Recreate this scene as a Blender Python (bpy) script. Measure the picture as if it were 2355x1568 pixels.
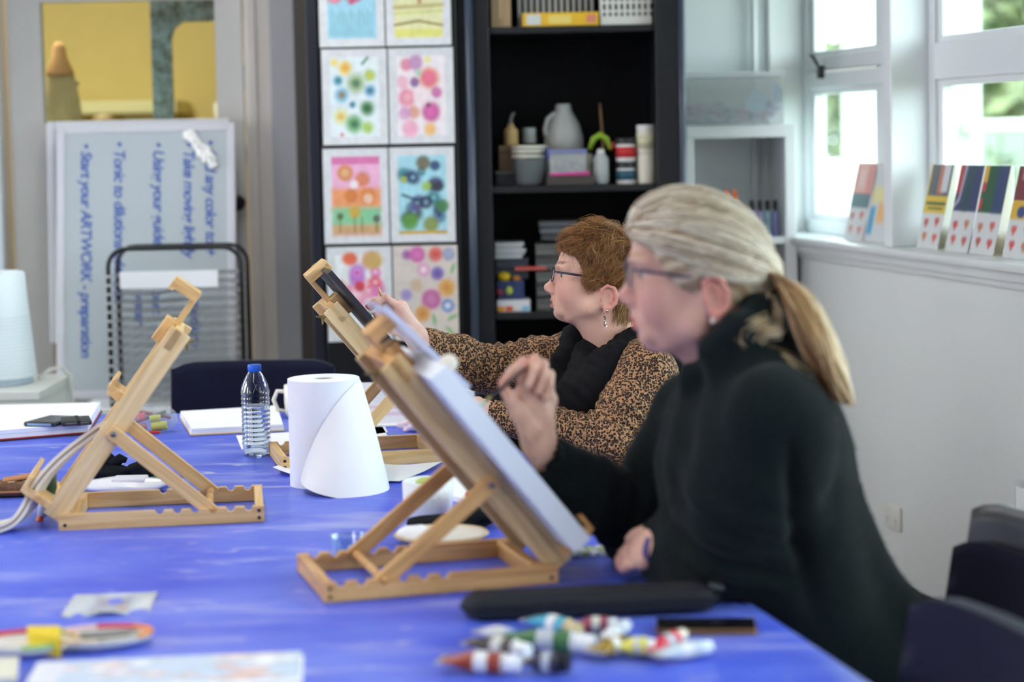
import bpy, bmesh, math, random
import numpy as np
from mathutils import Vector, Matrix, Euler
random.seed(7); RNG = np.random.default_rng(7)
scene = bpy.context.scene
for _o in list(bpy.data.objects): bpy.data.objects.remove(_o)
COL = scene.collection

# ------------------------------------------------------------------ camera
FPX, CXP, PYP, CAMH = 4579.0, 1177.5, 620.0, 1.47
PITCH = math.atan((620 - 319) / FPX); ROLL = 0.020
_f = np.array([0, math.cos(PITCH), -math.sin(PITCH)]); _u = np.array([0, math.sin(PITCH), math.cos(PITCH)]); _r = np.array([1., 0, 0])
cR = _r * math.cos(ROLL) - _u * math.sin(ROLL); cU = _u * math.cos(ROLL) + _r * math.sin(ROLL); cF = _f
CAM = np.array([0, 0, CAMH])
cam = bpy.data.cameras.new('camera'); camo = bpy.data.objects.new('camera', cam); COL.objects.link(camo)
cam.sensor_fit = 'HORIZONTAL'; cam.sensor_width = 36.0; cam.lens = FPX / 2355 * 36.0
cam.shift_y = -(784 - PYP) / 2355
_m = Matrix(((cR[0], cU[0], -cF[0], 0), (cR[1], cU[1], -cF[1], 0), (cR[2], cU[2], -cF[2], CAMH), (0, 0, 0, 1)))
camo.matrix_world = _m
cam.clip_start = 0.05; cam.clip_end = 200
cam.dof.use_dof = True; cam.dof.focus_distance = 4.55; cam.dof.aperture_fstop = 2.1; cam.dof.aperture_blades = 9
scene.camera = camo

# ------------------------------------------------------------------ light, exposure
scene.view_settings.view_transform = 'Standard'; scene.view_settings.look = 'None'
scene.view_settings.exposure = EXPO = 0.55; scene.view_settings.gamma = 1.0; scene.view_settings.use_curve_mapping = False
world = bpy.data.worlds.new('overcast_sky'); scene.world = world; world.use_nodes = True
_bg = world.node_tree.nodes['Background']; _bg.inputs[0].default_value = (0.93, 0.97, 1.0, 1); _bg.inputs[1].default_value = 9.5
def area_light(name, loc, size, power, color=(1, .97, .93), rot=(0, 0, 0)):
    l = bpy.data.lights.new(name, 'AREA'); l.shape = 'RECTANGLE'; l.size, l.size_y = size; l.energy = power; l.color = color
    o = bpy.data.objects.new(name, l); COL.objects.link(o); o.location = loc; o.rotation_euler = rot; return o
area_light('ceiling_tube_light', (-0.9, 3.2, 2.62), (0.30, 1.5), 12)
area_light('ceiling_tube_light', (-0.9, 5.6, 2.62), (0.30, 1.5), 12)
area_light('ceiling_tube_light', (0.6, 1.4, 2.62), (0.30, 1.5), 6)

# ------------------------------------------------------------------ helpers
def ray(x, y): return cF + cR * (x - CXP) / FPX - cU * (y - PYP) / FPX
def px(x, y, D): d = ray(x, y); return CAM + d * D / d[1]
def pz(x, y, z): d = ray(x, y); return CAM + d * (z - CAMH) / d[2]
def lin(c):
    r = []
    for v in c[:3]:
        v = v / 255.0; r.append(v / 12.92 if v <= .04045 else ((v + .055) / 1.055) ** 2.4)
    return tuple(r) + (1.0,)
MATS = {}
def mat(name, rgb=(200, 200, 200), rough=.5, spec=.5, metal=0, var=0.0, vscale=8, bump=0, bscale=200, trans=0, alpha=1, coat=0, sheen=0, vcol=None, sss=0, emit=0, stretch=None, rgb2=None, ior=1.45):
    if name in MATS: return MATS[name]
    m = bpy.data.materials.new(name); m.use_nodes = True; nt = m.node_tree; b = nt.nodes['Principled BSDF']
    base = lin(rgb); b.inputs['Base Color'].default_value = base
    b.inputs['Roughness'].default_value = rough; b.inputs['Specular IOR Level'].default_value = spec; b.inputs['Metallic'].default_value = metal
    b.inputs['IOR'].default_value = ior
    if trans: b.inputs['Transmission Weight'].default_value = trans
    if alpha < 1: b.inputs['Alpha'].default_value = alpha
    if coat: b.inputs['Coat Weight'].default_value = coat
    if sheen: b.inputs['Sheen Weight'].default_value = sheen; b.inputs['Sheen Roughness'].default_value = .5
    if sss: b.inputs['Subsurface Weight'].default_value = sss; b.inputs['Subsurface Radius'].default_value = (.012, .005, .003); b.inputs['Subsurface Scale'].default_value = 1.0
    if emit: b.inputs['Emission Color'].default_value = base; b.inputs['Emission Strength'].default_value = emit
    tc = nt.nodes.new('ShaderNodeTexCoord'); src = tc.outputs['Object']
    if stretch:
        mp = nt.nodes.new('ShaderNodeMapping'); mp.inputs['Scale'].default_value = stretch; nt.links.new(src, mp.inputs[0]); src = mp.outputs[0]
    col_out = None
    if vcol:
        a = nt.nodes.new('ShaderNodeAttribute'); a.attribute_name = vcol; col_out = a.outputs['Color']
    if var or rgb2:
        n = nt.nodes.new('ShaderNodeTexNoise'); n.inputs['Scale'].default_value = vscale; n.inputs['Detail'].default_value = 4; nt.links.new(src, n.inputs['Vector'])
        if rgb2:
            rp = nt.nodes.new('ShaderNodeValToRGB'); rp.color_ramp.elements[0].position = .38; rp.color_ramp.elements[1].position = .66
            rp.color_ramp.elements[0].color = base; rp.color_ramp.elements[1].color = lin(rgb2); nt.links.new(n.outputs['Fac'], rp.inputs[0]); col_out = rp.outputs[0]
        else:
            mx = nt.nodes.new('ShaderNodeHueSaturation'); mr = nt.nodes.new('ShaderNodeMapRange')
            mr.inputs['From Min'].default_value = .25; mr.inputs['From Max'].default_value = .75; mr.inputs['To Min'].default_value = 1 - var; mr.inputs['To Max'].default_value = 1 + var
            nt.links.new(n.outputs['Fac'], mr.inputs['Value']); nt.links.new(mr.outputs[0], mx.inputs['Value'])
            if col_out: nt.links.new(col_out, mx.inputs['Color'])
            else: mx.inputs['Color'].default_value = base
            col_out = mx.outputs[0]
    if col_out: nt.links.new(col_out, b.inputs['Base Color'])
    if bump:
        n2 = nt.nodes.new('ShaderNodeTexNoise'); n2.inputs['Scale'].default_value = bscale; n2.inputs['Detail'].default_value = 3; nt.links.new(src, n2.inputs['Vector'])
        bp = nt.nodes.new('ShaderNodeBump'); bp.inputs['Strength'].default_value = bump; bp.inputs['Distance'].default_value = .002
        nt.links.new(n2.outputs['Fac'], bp.inputs['Height']); nt.links.new(bp.outputs[0], b.inputs['Normal'])
    MATS[name] = m; return m
def glass_mat(name, tint=(235, 245, 245), refl=.10, rough=.02):
    if name in MATS: return MATS[name]
    m = bpy.data.materials.new(name); m.use_nodes = True; nt = m.node_tree; nt.nodes.clear()
    out = nt.nodes.new('ShaderNodeOutputMaterial'); mx = nt.nodes.new('ShaderNodeMixShader'); t = nt.nodes.new('ShaderNodeBsdfTransparent'); g = nt.nodes.new('ShaderNodeBsdfGlossy')
    lw = nt.nodes.new('ShaderNodeLayerWeight'); lw.inputs[0].default_value = .35; mu = nt.nodes.new('ShaderNodeMath'); mu.operation = 'MULTIPLY'; mu.inputs[1].default_value = min(1, refl * 2.2); nt.links.new(lw.outputs['Facing'], mu.inputs[0])
    t.inputs[0].default_value = lin(tint); g.inputs[0].default_value = (1, 1, 1, 1); g.inputs['Roughness'].default_value = rough
    nt.links.new(mu.outputs[0], mx.inputs[0]); nt.links.new(t.outputs[0], mx.inputs[1]); nt.links.new(g.outputs[0], mx.inputs[2]); nt.links.new(mx.outputs[0], out.inputs[0])
    MATS[name] = m; return m
def film_mat(name, rgb, fac=.35, rough=.2, vcol=None):
    "thin clear or milky plastic: part see-through, part diffuse / glossy"
    if name in MATS: return MATS[name]
    m = bpy.data.materials.new(name); m.use_nodes = True; nt = m.node_tree; b = nt.nodes['Principled BSDF']
    b.inputs['Base Color'].default_value = lin(rgb); b.inputs['Roughness'].default_value = rough
    if vcol:
        a = nt.nodes.new('ShaderNodeAttribute'); a.attribute_name = vcol; nt.links.new(a.outputs['Color'], b.inputs['Base Color'])
    b.inputs['Alpha'].default_value = fac
    MATS[name] = m; return m
def wood_mat(name, a, b_, c, axis=0, scale=1.0, rough=.45):
    "pine: long grain streaks along the object's local axis, with darker figure"
    if name in MATS: return MATS[name]
    m = bpy.data.materials.new(name); m.use_nodes = True; nt = m.node_tree; b = nt.nodes['Principled BSDF']
    tc = nt.nodes.new('ShaderNodeTexCoord'); mp = nt.nodes.new('ShaderNodeMapping'); s = [60 * scale] * 3; s[axis] = 4 * scale; mp.inputs['Scale'].default_value = s
    oi = nt.nodes.new('ShaderNodeObjectInfo'); ad = nt.nodes.new('ShaderNodeVectorMath'); ad.operation = 'ADD'
    sc = nt.nodes.new('ShaderNodeVectorMath'); sc.operation = 'SCALE'; sc.inputs['Scale'].default_value = 9.0
    cb = nt.nodes.new('ShaderNodeCombineXYZ')
    for i in range(3): nt.links.new(oi.outputs['Random'], cb.inputs[i])
    nt.links.new(cb.outputs[0], sc.inputs[0]); nt.links.new(tc.outputs['Object'], ad.inputs[0]); nt.links.new(sc.outputs[0], ad.inputs[1]); nt.links.new(ad.outputs[0], mp.inputs[0])
    n = nt.nodes.new('ShaderNodeTexNoise'); n.inputs['Scale'].default_value = 1.0; n.inputs['Detail'].default_value = 4; n.inputs['Distortion'].default_value = .8; nt.links.new(mp.outputs[0], n.inputs['Vector'])
    rp = nt.nodes.new('ShaderNodeValToRGB'); e = rp.color_ramp.elements; e[0].position = .3; e[0].color = lin(c); e[1].position = .62; e[1].color = lin(a)
    k = e.new(.47); k.color = lin(b_); nt.links.new(n.outputs['Fac'], rp.inputs[0]); nt.links.new(rp.outputs[0], b.inputs['Base Color'])
    b.inputs['Roughness'].default_value = rough; MATS[name] = m; return m

class B:
    "collects shapes into one mesh"
    def __init__(s): s.bm = bmesh.new()
    def _add(s, vs, fs, mi=0):
        v = [s.bm.verts.new(p) for p in vs]
        for f in fs:
            try: fa = s.bm.faces.new([v[i] for i in f]); fa.material_index = mi
            except ValueError: pass
        return v
    def box(s, c, size, rot=None, bev=0, mi=0):
        hx, hy, hz = [q / 2 for q in size]
        vs = [Vector((x * hx, y * hy, z * hz)) for x in (-1, 1) for y in (-1, 1) for z in (-1, 1)]
        t = bmesh.new(); vv = [t.verts.new(p) for p in vs]
        for f in ((0, 1, 3, 2), (4, 6, 7, 5), (0, 4, 5, 1), (2, 3, 7, 6), (0, 2, 6, 4), (1, 5, 7, 3)): t.faces.new([vv[i] for i in f])
        if bev: bmesh.ops.bevel(t, geom=t.edges[:], offset=bev, segments=2, affect='EDGES', profile=.5)
        M = Matrix.Translation(Vector(c)) @ (rot.to_4x4() if rot is not None else Matrix())
        t.verts.index_update(); s._add([M @ v.co for v in t.verts], [[v.index for v in f.verts] for f in t.faces], mi); t.free(); return s
    def box2(s, a, b, bev=0, mi=0):
        return s.box([(a[i] + b[i]) / 2 for i in range(3)], [abs(b[i] - a[i]) for i in range(3)], None, bev, mi)
    def beam(s, p, q, w, h, up=(0, 0, 1), bev=0, mi=0, ext=0):
        "box beam from p to q, w across, h along up"
        p, q = Vector(p), Vector(q); d = (q - p); L = d.length; d.normalize(); u = Vector(up); sd = d.cross(u).normalized(); u = sd.cross(d).normalized()
        R = Matrix((d, sd, u)).transposed()
        return s.box((p + q) / 2, (L + 2 * ext, w, h), R, bev, mi)
    def tube(s, pts, r, n=10, cap=True, mi=0):
        pts = [Vector(p) for p in pts]; rs = r if hasattr(r, '__len__') else [r] * len(pts)
        rings = []; prev = None
        for i, p in enumerate(pts):
            d = (pts[min(i + 1, len(pts) - 1)] - pts[max(i - 1, 0)]).normalized()
            if prev is None: a = d.orthogonal().normalized()
            else: a = (prev - d * prev.dot(d)).normalized()
            prev = a; b = d.cross(a)
            rings.append([p + (a * math.cos(2 * math.pi * k / n) + b * math.sin(2 * math.pi * k / n)) * rs[i] for k in range(n)])
        vs = [v for rg in rings for v in rg]; fs = []
        for i in range(len(pts) - 1):
            for k in range(n): fs.append((i * n + k, i * n + (k + 1) % n, (i + 1) * n + (k + 1) % n, (i + 1) * n + k))
        if cap: fs.append(tuple(range(n - 1, -1, -1))); fs.append(tuple((len(pts) - 1) * n + k for k in range(n)))
        s._add(vs, fs, mi); return s
    def lathe(s, prof, n=32, c=(0, 0, 0), mi=0, close=False, squash=None):
        vs = []; fs = []
        for r, z in prof:
            for k in range(n): vs.append((c[0] + r * math.cos(2 * math.pi * k / n), c[1] + r * math.sin(2 * math.pi * k / n), c[2] + z))
        m = len(prof)
        for i in range(m - 1 + (1 if close else 0)):
            j = (i + 1) % m
            for k in range(n): fs.append((i * n + k, i * n + (k + 1) % n, j * n + (k + 1) % n, j * n + k))
        if not close:
            if prof[0][0] > 1e-6: fs.append(tuple(range(n - 1, -1, -1)))
            if prof[-1][0] > 1e-6: fs.append(tuple((m - 1) * n + k for k in range(n)))
        s._add(vs, fs, mi); bmesh.ops.remove_doubles(s.bm, verts=s.bm.verts[:], dist=1e-6); return s
    def prism(s, poly, a, b, plane='xz', mi=0):
        "extrude a 2-D outline between a and b along the third axis"
        def P(u, v, w): return {'xz': (u, w, v), 'xy': (u, v, w), 'yz': (w, u, v)}[plane]
        n = len(poly); vs = [P(u, v, a) for u, v in poly] + [P(u, v, b) for u, v in poly]
        fs = [tuple(range(n)), tuple(range(2 * n - 1, n - 1, -1))] + [(i, (i + 1) % n + 0, (i + 1) % n + n, i + n) for i in range(n)]
        s._add(vs, fs, mi); return s
    def grid(s, fn, nu, nv, mi=0):
        vs = [fn(i / nu, j / nv) for j in range(nv + 1) for i in range(nu + 1)]
        s._add(vs, [(j * (nu + 1) + i, j * (nu + 1) + i + 1, (j + 1) * (nu + 1) + i + 1, (j + 1) * (nu + 1) + i) for j in range(nv) for i in range(nu)], mi); return s
    def sphere(s, c, r, nu=16, nv=10, mi=0):
        rr = r if hasattr(r, '__len__') else (r, r, r); t = bmesh.new(); bmesh.ops.create_uvsphere(t, u_segments=nu, v_segments=nv, radius=1)
        t.verts.index_update(); s._add([(c[0] + v.co.x * rr[0], c[1] + v.co.y * rr[1], c[2] + v.co.z * rr[2]) for v in t.verts], [[v.index for v in f.verts] for f in t.faces], mi); t.free(); return s
    def xf(s, M): bmesh.ops.transform(s.bm, matrix=M, verts=s.bm.verts[:]); return s
    def mesh(s, name, mats, smooth=False, normals=True):
        if normals: bmesh.ops.recalc_face_normals(s.bm, faces=s.bm.faces[:])
        me = bpy.data.meshes.new(name); s.bm.to_mesh(me); s.bm.free()
        for m in (mats if isinstance(mats, (list, tuple)) else [mats]): me.materials.append(m)
        if smooth:
            for p in me.polygons: p.use_smooth = True
            if smooth == 'auto': autosmooth(me)
        return me
    def obj(s, name, mats, parent=None, smooth=False, loc=None, rotz=None, normals=True):
        return link(name, s.mesh(name, mats, smooth, normals), parent, loc, rotz)
def autosmooth(me, ang=40):
    me.set_sharp_from_angle(angle=math.radians(ang))
def link(name, data, parent=None, loc=None, rotz=None):
    o = bpy.data.objects.new(name, data); COL.objects.link(o)
    if parent is not None: o.parent = parent
    if loc is not None: o.location = loc
    if rotz is not None: o.rotation_euler = (0, 0, rotz)
    return o
def tag(o, label=None, cat=None, group=None, kind=None):
    if label: o['label'] = label
    if cat: o['category'] = cat
    if group: o['group'] = group
    if kind: o['kind'] = kind
    return o
def thing(name, label, cat, loc=(0, 0, 0), rotz=0, group=None):
    return tag(link(name, None, None, loc, rotz), label, cat, group)
def struct(o): o['kind'] = 'structure'; return o
def copy_tree(o, parent=None):
    c = o.copy(); COL.objects.link(c)
    if parent is not None: c.parent = parent
    for ch in list(o.children): copy_tree(ch, c)
    return c
def npmesh(name, V, Fq, mats, smooth=True, parent=None, col=None, loc=None):
    me = bpy.data.meshes.new(name); V = np.asarray(V, dtype=np.float32); Fq = np.asarray(Fq, dtype=np.int32)
    me.vertices.add(len(V)); me.vertices.foreach_set('co', V.ravel()); k = Fq.shape[1]
    me.loops.add(Fq.size); me.loops.foreach_set('vertex_index', Fq.ravel()); me.polygons.add(len(Fq))
    me.polygons.foreach_set('loop_start', np.arange(0, Fq.size, k, dtype=np.int32)); me.polygons.foreach_set('loop_total', np.full(len(Fq), k, dtype=np.int32))
    me.update(calc_edges=True); me.validate()
    if smooth: me.polygons.foreach_set('use_smooth', np.ones(len(me.polygons), dtype=bool))
    if col is not None:
        a = me.color_attributes.new('col', 'FLOAT_COLOR', 'POINT'); c = np.ones((len(V), 4), dtype=np.float32); c[:, :3] = col; a.data.foreach_set('color', c.ravel())
    for m in (mats if isinstance(mats, (list, tuple)) else [mats]): me.materials.append(m)
    return link(name, me, parent, loc)
def rz(a): return Matrix.Rotation(a, 4, 'Z')

# ------------------------------------------------------------------ printed sheets: a small raster painter whose pixels become vertex colours of a flat sheet
class Paint:
    def __init__(s, w, h, bg):
        s.w, s.h = w, h; s.a = np.zeros((h, w, 3)); s.a[:] = lin(bg)[:3]
        s.X, s.Y = np.meshgrid((np.arange(w) + .5) / w, (np.arange(h) + .5) / h); s.asp = h / w
    def mix(s, m, c, al=1):
        m = np.clip(m, 0, 1)[..., None] * al; s.a = s.a * (1 - m) + np.array(lin(c)[:3]) * m; return s
    def ell(s, cx, cy, rx, ry=None, c=(0, 0, 0), ang=0, soft=.25, al=1):
        ry = rx if ry is None else ry; dx = s.X - cx; dy = (s.Y - cy) * s.asp; ca, sa = math.cos(ang), math.sin(ang)
        d = np.sqrt(((dx * ca + dy * sa) / rx) ** 2 + ((-dx * sa + dy * ca) / ry) ** 2); return s.mix((1 + soft - d) / (2 * soft), c, al)
    def rect(s, x0, y0, x1, y1, c, soft=.01, al=1):
        return s.mix(np.minimum(np.minimum(s.X - x0, x1 - s.X), np.minimum(s.Y - y0, y1 - s.Y)) / soft + .5, c, al)
    def line(s, x0, y0, x1, y1, w, c, al=1):
        dx, dy = x1 - x0, (y1 - y0) * s.asp; px_, py_ = s.X - x0, (s.Y - y0) * s.asp; t = np.clip((px_ * dx + py_ * dy) / (dx * dx + dy * dy + 1e-9), 0, 1)
        return s.mix(1.5 - np.hypot(px_ - t * dx, py_ - t * dy) / w, c, al)
    def noise(s, amt, n=12, seed=0):
        g = np.random.default_rng(seed).random((n + 2, n + 2)); x = s.X * n; y = s.Y * n; i = x.astype(int); j = y.astype(int); fx = x - i; fy = y - j
        v = g[j, i] * (1 - fx) * (1 - fy) + g[j, i + 1] * fx * (1 - fy) + g[j + 1, i] * (1 - fx) * fy + g[j + 1, i + 1] * fx * fy
        s.a *= (1 + amt * (v - .5) * 2)[..., None]; return s
def print_mat(rough=.6): return mat('printed_paper_%d' % int(rough * 100), (255, 255, 255), rough, vcol='col')
def sheet(name, P, w, h, parent=None, curve=None, rough=.6, m=None, loc=None, thick=.0006):
    "a sheet in local x (0..w) / z (h..0 top down) facing -y, with a back face"
    nx, ny = P.w, P.h; u, v = np.meshgrid(np.linspace(0, 1, nx), np.linspace(0, 1, ny)); x = (u * w).ravel(); z = ((1 - v) * h).ravel(); y = np.zeros_like(x)
    if curve is not None: y = curve(u.ravel(), v.ravel())
    V = np.stack([x, y, z], 1); idx = np.arange(nx * ny).reshape(ny, nx); Fq = np.stack([idx[1:, :-1], idx[1:, 1:], idx[:-1, 1:], idx[:-1, :-1]], -1).reshape(-1, 4)
    V2 = V.copy(); V2[:, 1] += thick; col = np.clip(P.a.reshape(-1, 3), 0, 1); col = col * .86 + .10 * col.mean(1)[:, None]; pc = np.tile(np.median(col.reshape(-1, 3)[[0, nx - 1, -1]], 0), (len(V), 1))
    return npmesh(name, np.vstack([V, V2]), np.vstack([Fq, Fq[:, ::-1] + len(V)]), m or print_mat(rough), True, parent, np.vstack([col, pc]), loc)
# ================================================================== THE SETTING
scene.cycles.use_denoising = True
scene.cycles.max_bounces = 10; scene.cycles.transparent_max_bounces = 16
scene.cycles.caustics_reflective = False; scene.cycles.caustics_refractive = False; scene.cycles.sample_clamp_indirect = 4.0
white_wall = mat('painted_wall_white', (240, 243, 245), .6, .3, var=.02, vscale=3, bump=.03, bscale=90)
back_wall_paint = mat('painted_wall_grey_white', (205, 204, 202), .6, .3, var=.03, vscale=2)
gloss_white = mat('gloss_white_paint', (228, 230, 233), .32, .5)
grey_trim = mat('grey_trim_paint', (170, 166, 162), .5, .4, var=.03)
dark_trim = mat('dark_brown_grey_post', (66, 60, 57), .5, .4, var=.05)
floor_m = mat('beige_vinyl_floor', (176, 164, 148), .45, .4, var=.08, vscale=6)
struct(B().box2((-4.5, -2.5, -.06), (2.9, 7.4, 0)).obj('floor', floor_m))
struct(B().box2((-4.5, -2.5, 2.72), (2.9, 7.4, 2.8)).obj('ceiling', mat('ceiling_white', (232, 232, 228), .8)))
YB = 7.07
# back wall: pieces left of the door, above it and right of it
bw = B()
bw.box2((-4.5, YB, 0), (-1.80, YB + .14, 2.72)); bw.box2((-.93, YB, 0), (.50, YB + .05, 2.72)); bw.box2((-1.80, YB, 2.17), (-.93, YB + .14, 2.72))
struct(bw.obj('wall_back', back_wall_paint)); struct(B().box2((.50, YB, 0), (.95, YB + .05, 2.72)).obj('wall_back_corner_lit', white_wall))  # corner piece of the same wall, window light put into its whiter colour
# door with a glazed upper light
door = struct(link('door_1', None, None, (-1.772, YB + .03, 0)))
DW = .831
dl = B(); g0, g1, gz0, gz1 = .118, .736, 1.555, 1.985
dl.box2((0, 0, 0), (g0, .045, 2.14)); dl.box2((g1, 0, 0), (DW, .045, 2.14)); dl.box2((g0, 0, 0), (g1, .045, gz0)); dl.box2((g0, 0, gz1), (g1, .045, 2.14))
door_white = mat('door_paint_warm_white', (186, 184, 181), .45, .45, var=.03)
dl.obj('door_leaf', door_white, door)
B().box2((g0, .018, gz0), (g1, .024, gz1)).obj('pane', glass_mat('window_glass'), door)
kb = B().lathe([(.0, -.052), (.018, -.052), (.027, -.044), (.028, -.034), (.02, -.024), (.011, -.018), (.011, 0), (.026, 0), (.026, .003), (0, .003)], 20)
kb.xf(Matrix.Rotation(math.radians(-90), 4, 'X')); kb.xf(Matrix.Translation((.803, 0, 1.262)))
kb.obj('door_knob', mat('dark_bronze', (58, 56, 60), .3, .5, metal=.8), door, 'auto')
for hz in (.35, 1.66): B().tube([(DW + .008, -.004, hz), (DW + .008, -.004, hz + .09)], .007, 10).obj('hinge', mat('old_steel', (120, 118, 112), .35, metal=.8), door)
tr1 = B(); tr1.box2((-.926, YB - .022, 0), (-.833, YB, 2.25), .006); tr1.box2((-.915, YB - .032, 0), (-.885, YB - .02, 2.25), .004); struct(tr1.obj('trim_1', mat('casing_warm_grey', (188, 182, 175), .45, .4, var=.03)))
tr2 = B(); tr2.box2((-.833, YB - .06, 0), (-.745, YB, 2.72), .004); struct(tr2.obj('trim_2', mat('panel_cool_grey', (150, 150, 154), .5, .4)))
tr3 = B(); tr3.box2((-.745, YB - .10, 0), (-.66, YB, 2.72), .004); struct(tr3.obj('trim_3', dark_trim))
tr4 = B(); tr4.box2((-1.89, YB - .022, 0), (-1.80, YB, 2.25), .006); tr4.box2((-1.80, YB - .022, 2.16), (-.93, YB, 2.25), .006); struct(tr4.obj('trim_4', mat('casing_blue_white', (205, 214, 222), .45, .4)))
# room beyond the door
yel = mat('yellow_wall_paint', (226, 200, 132), .7, .2, var=.03)
fr = B(); fr.box2((-4.0, 9.6, 0), (-.2, 9.7, 2.9)); struct(fr.obj('wall_far_room', yel))
fr = B(); fr.box2((-4.1, 7.3, 0), (-4.0, 9.7, 2.9)); fr.box2((-.3, 7.22, 0), (-.2, 9.7, 2.9)); struct(fr.obj('wall_far_room_sides', yel))
struct(B().box2((-4.1, 7.25, -.06), (-.2, 9.7, 0)).obj('floor_far_room', floor_m))
struct(B().box2((-4.1, 7.25, 2.85), (-.2, 9.7, 2.9)).obj('ceiling_far_room', mat('ceiling_far', (235, 230, 215), .8)))
area_light('far_room_ceiling_light', (-2.0, 7.75, 2.75), (.6, .6), 34, (1, .93, .8))
# left wall with its own row of windows, and the wall behind the camera
lw = B(); lw.box2((-3.7, -2.5, 0), (-3.55, 7.2, 1.0)); lw.box2((-3.7, -2.5, 2.2), (-3.55, 7.2, 2.72))
for k in range(6): lw.box2((-3.7, -2.5 + k * 1.9, 1.0), (-3.55, -1.25 + k * 1.9, 2.2))
struct(lw.obj('wall_left', white_wall)); rw = B(); rw.box2((-3.7, -2.6, 0), (2.9, -2.5, 2.72)); struct(rw.obj('wall_rear', mat('rear_wall_darkened', (84, 88, 96), .8)))  # unseen rear wall, made dark to cut light on camera-facing sides
# ---------------------------------------------------------------- window wall (right), local x runs along the wall toward the camera, y outward
WROT = math.atan2(-.9761, .2173); WORG = (.9145, 7.07, 0)
def wlink(b, name, m, smooth=False): return struct(b.obj(name, m, None, smooth, WORG, WROT))
SILL = 1.12; WTOP = 2.42; RV = .125; WL = 8.4
ww = B(); ww.box2((-.05, 0, 0), (WL, .18, 1.075)); ww.box2((-.05, 0, WTOP), (WL, .18, 2.72)); ww.box2((-.03, 0, 1.075), (.03, .17, WTOP))
wlink(ww, 'wall_right', mat('painted_wall_soft_grey', (222, 224, 224), .55, .35, var=.015, vscale=3, bump=.03, bscale=90))
sl = B(); sl.box2((.0, -.045, 1.096), (WL, .16, SILL), .007); sl.box2((.0, -.026, 1.068), (WL, .02, 1.097), .006); sl.box2((.0, -.014, 1.050), (WL, .02, 1.069), .005)
wlink(sl, 'trim_5', mat('sill_white_gloss', (230, 232, 234), .25, .5), 'auto')
bb = B(); bb.box2((0, -.014, 0), (WL, .0, .108), .004); wlink(bb, 'baseboard_right', mat('dark_baseboard', (52, 48, 46), .4, .4))
for i in range(8):
    t0 = 1.012 + i * 1.03
    wlink(B().box2((t0, .004, SILL), (t0 + .063, .16, WTOP), .004), 'trim_%d' % (6 + i), gloss_white)
upvc = mat('window_frame_white', (228, 230, 233), .3, .5)
for i in range(8):
    a = .03 if i == 0 else 1.075 + (i - 1) * 1.03; b = 1.012 + i * 1.03
    wn = struct(link('window_%d' % (i + 1), None, None, WORG, WROT))
    f = B(); fw = .042
    f.box2((a, RV, SILL), (a + fw, RV + .07, WTOP), .004); f.box2((b - fw, RV, SILL), (b, RV + .07, WTOP), .004); f.box2((a, RV, SILL), (b, RV + .07, SILL + .05), .004); f.box2((a, RV, WTOP - .05), (b, RV + .07, WTOP), .004)
    f.obj('window_frame', upvc, wn)
    tr = B()
    if i == 0: tr.box2((a + fw, RV - .012, 1.622), (b - fw, RV + .06, 1.676), .004); tr.box2((a + fw, RV, 1.682), (b - fw, RV + .07, 1.735), .004)
    else: tr.box2((a + fw, RV, 1.622), (b - fw, RV + .07, 1.731), .004)
    tr.obj('transom', upvc, wn)
    if i == 0:   # casement stile dividing the far window
        B().box2((a + .62, RV + .01, SILL + .05), (a + .70, RV + .06, WTOP - .05), .004).obj('mullion', upvc, wn)
        ct = B(); ct.box2((.235, RV - .03, 1.655), (.262, RV - .01, 1.70), .003); ct.tube([(.248, RV - .03, 1.70), (.248, RV - .045, 1.725), (.240, RV - .05, 1.735)], .006, 8); ct.obj('catch', mat('dark_bronze'), wn)
    for (z0, z1) in ((SILL + .05, 1.622), (1.731, WTOP - .05)):
        s = B(); q = .034; x0, x1 = a + fw, b - fw
        s.box2((x0, RV + .012, z0), (x0 + q, RV + .055, z1), .003); s.box2((x1 - q, RV + .012, z0), (x1, RV + .055, z1), .003); s.box2((x0 + q, RV + .012, z0), (x1 - q, RV + .055, z0 + .02), .003); s.box2((x0 + q, RV + .012, z1 - .02), (x1 - q, RV + .055, z1), .003)
        s.obj('sash', upvc, wn)
        B().box2((x0 + q, RV + .03, z0 + .02), (x1 - q, RV + .036, z1 - .02)).obj('pane', glass_mat('window_glass'), wn)
# garden outside
struct(B().box2((-12, -30, -.5), (60, 40, -.4)).obj('garden_ground', mat('garden_lawn', (76, 90, 58), .9, .1, var=.2, vscale=3)))
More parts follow.
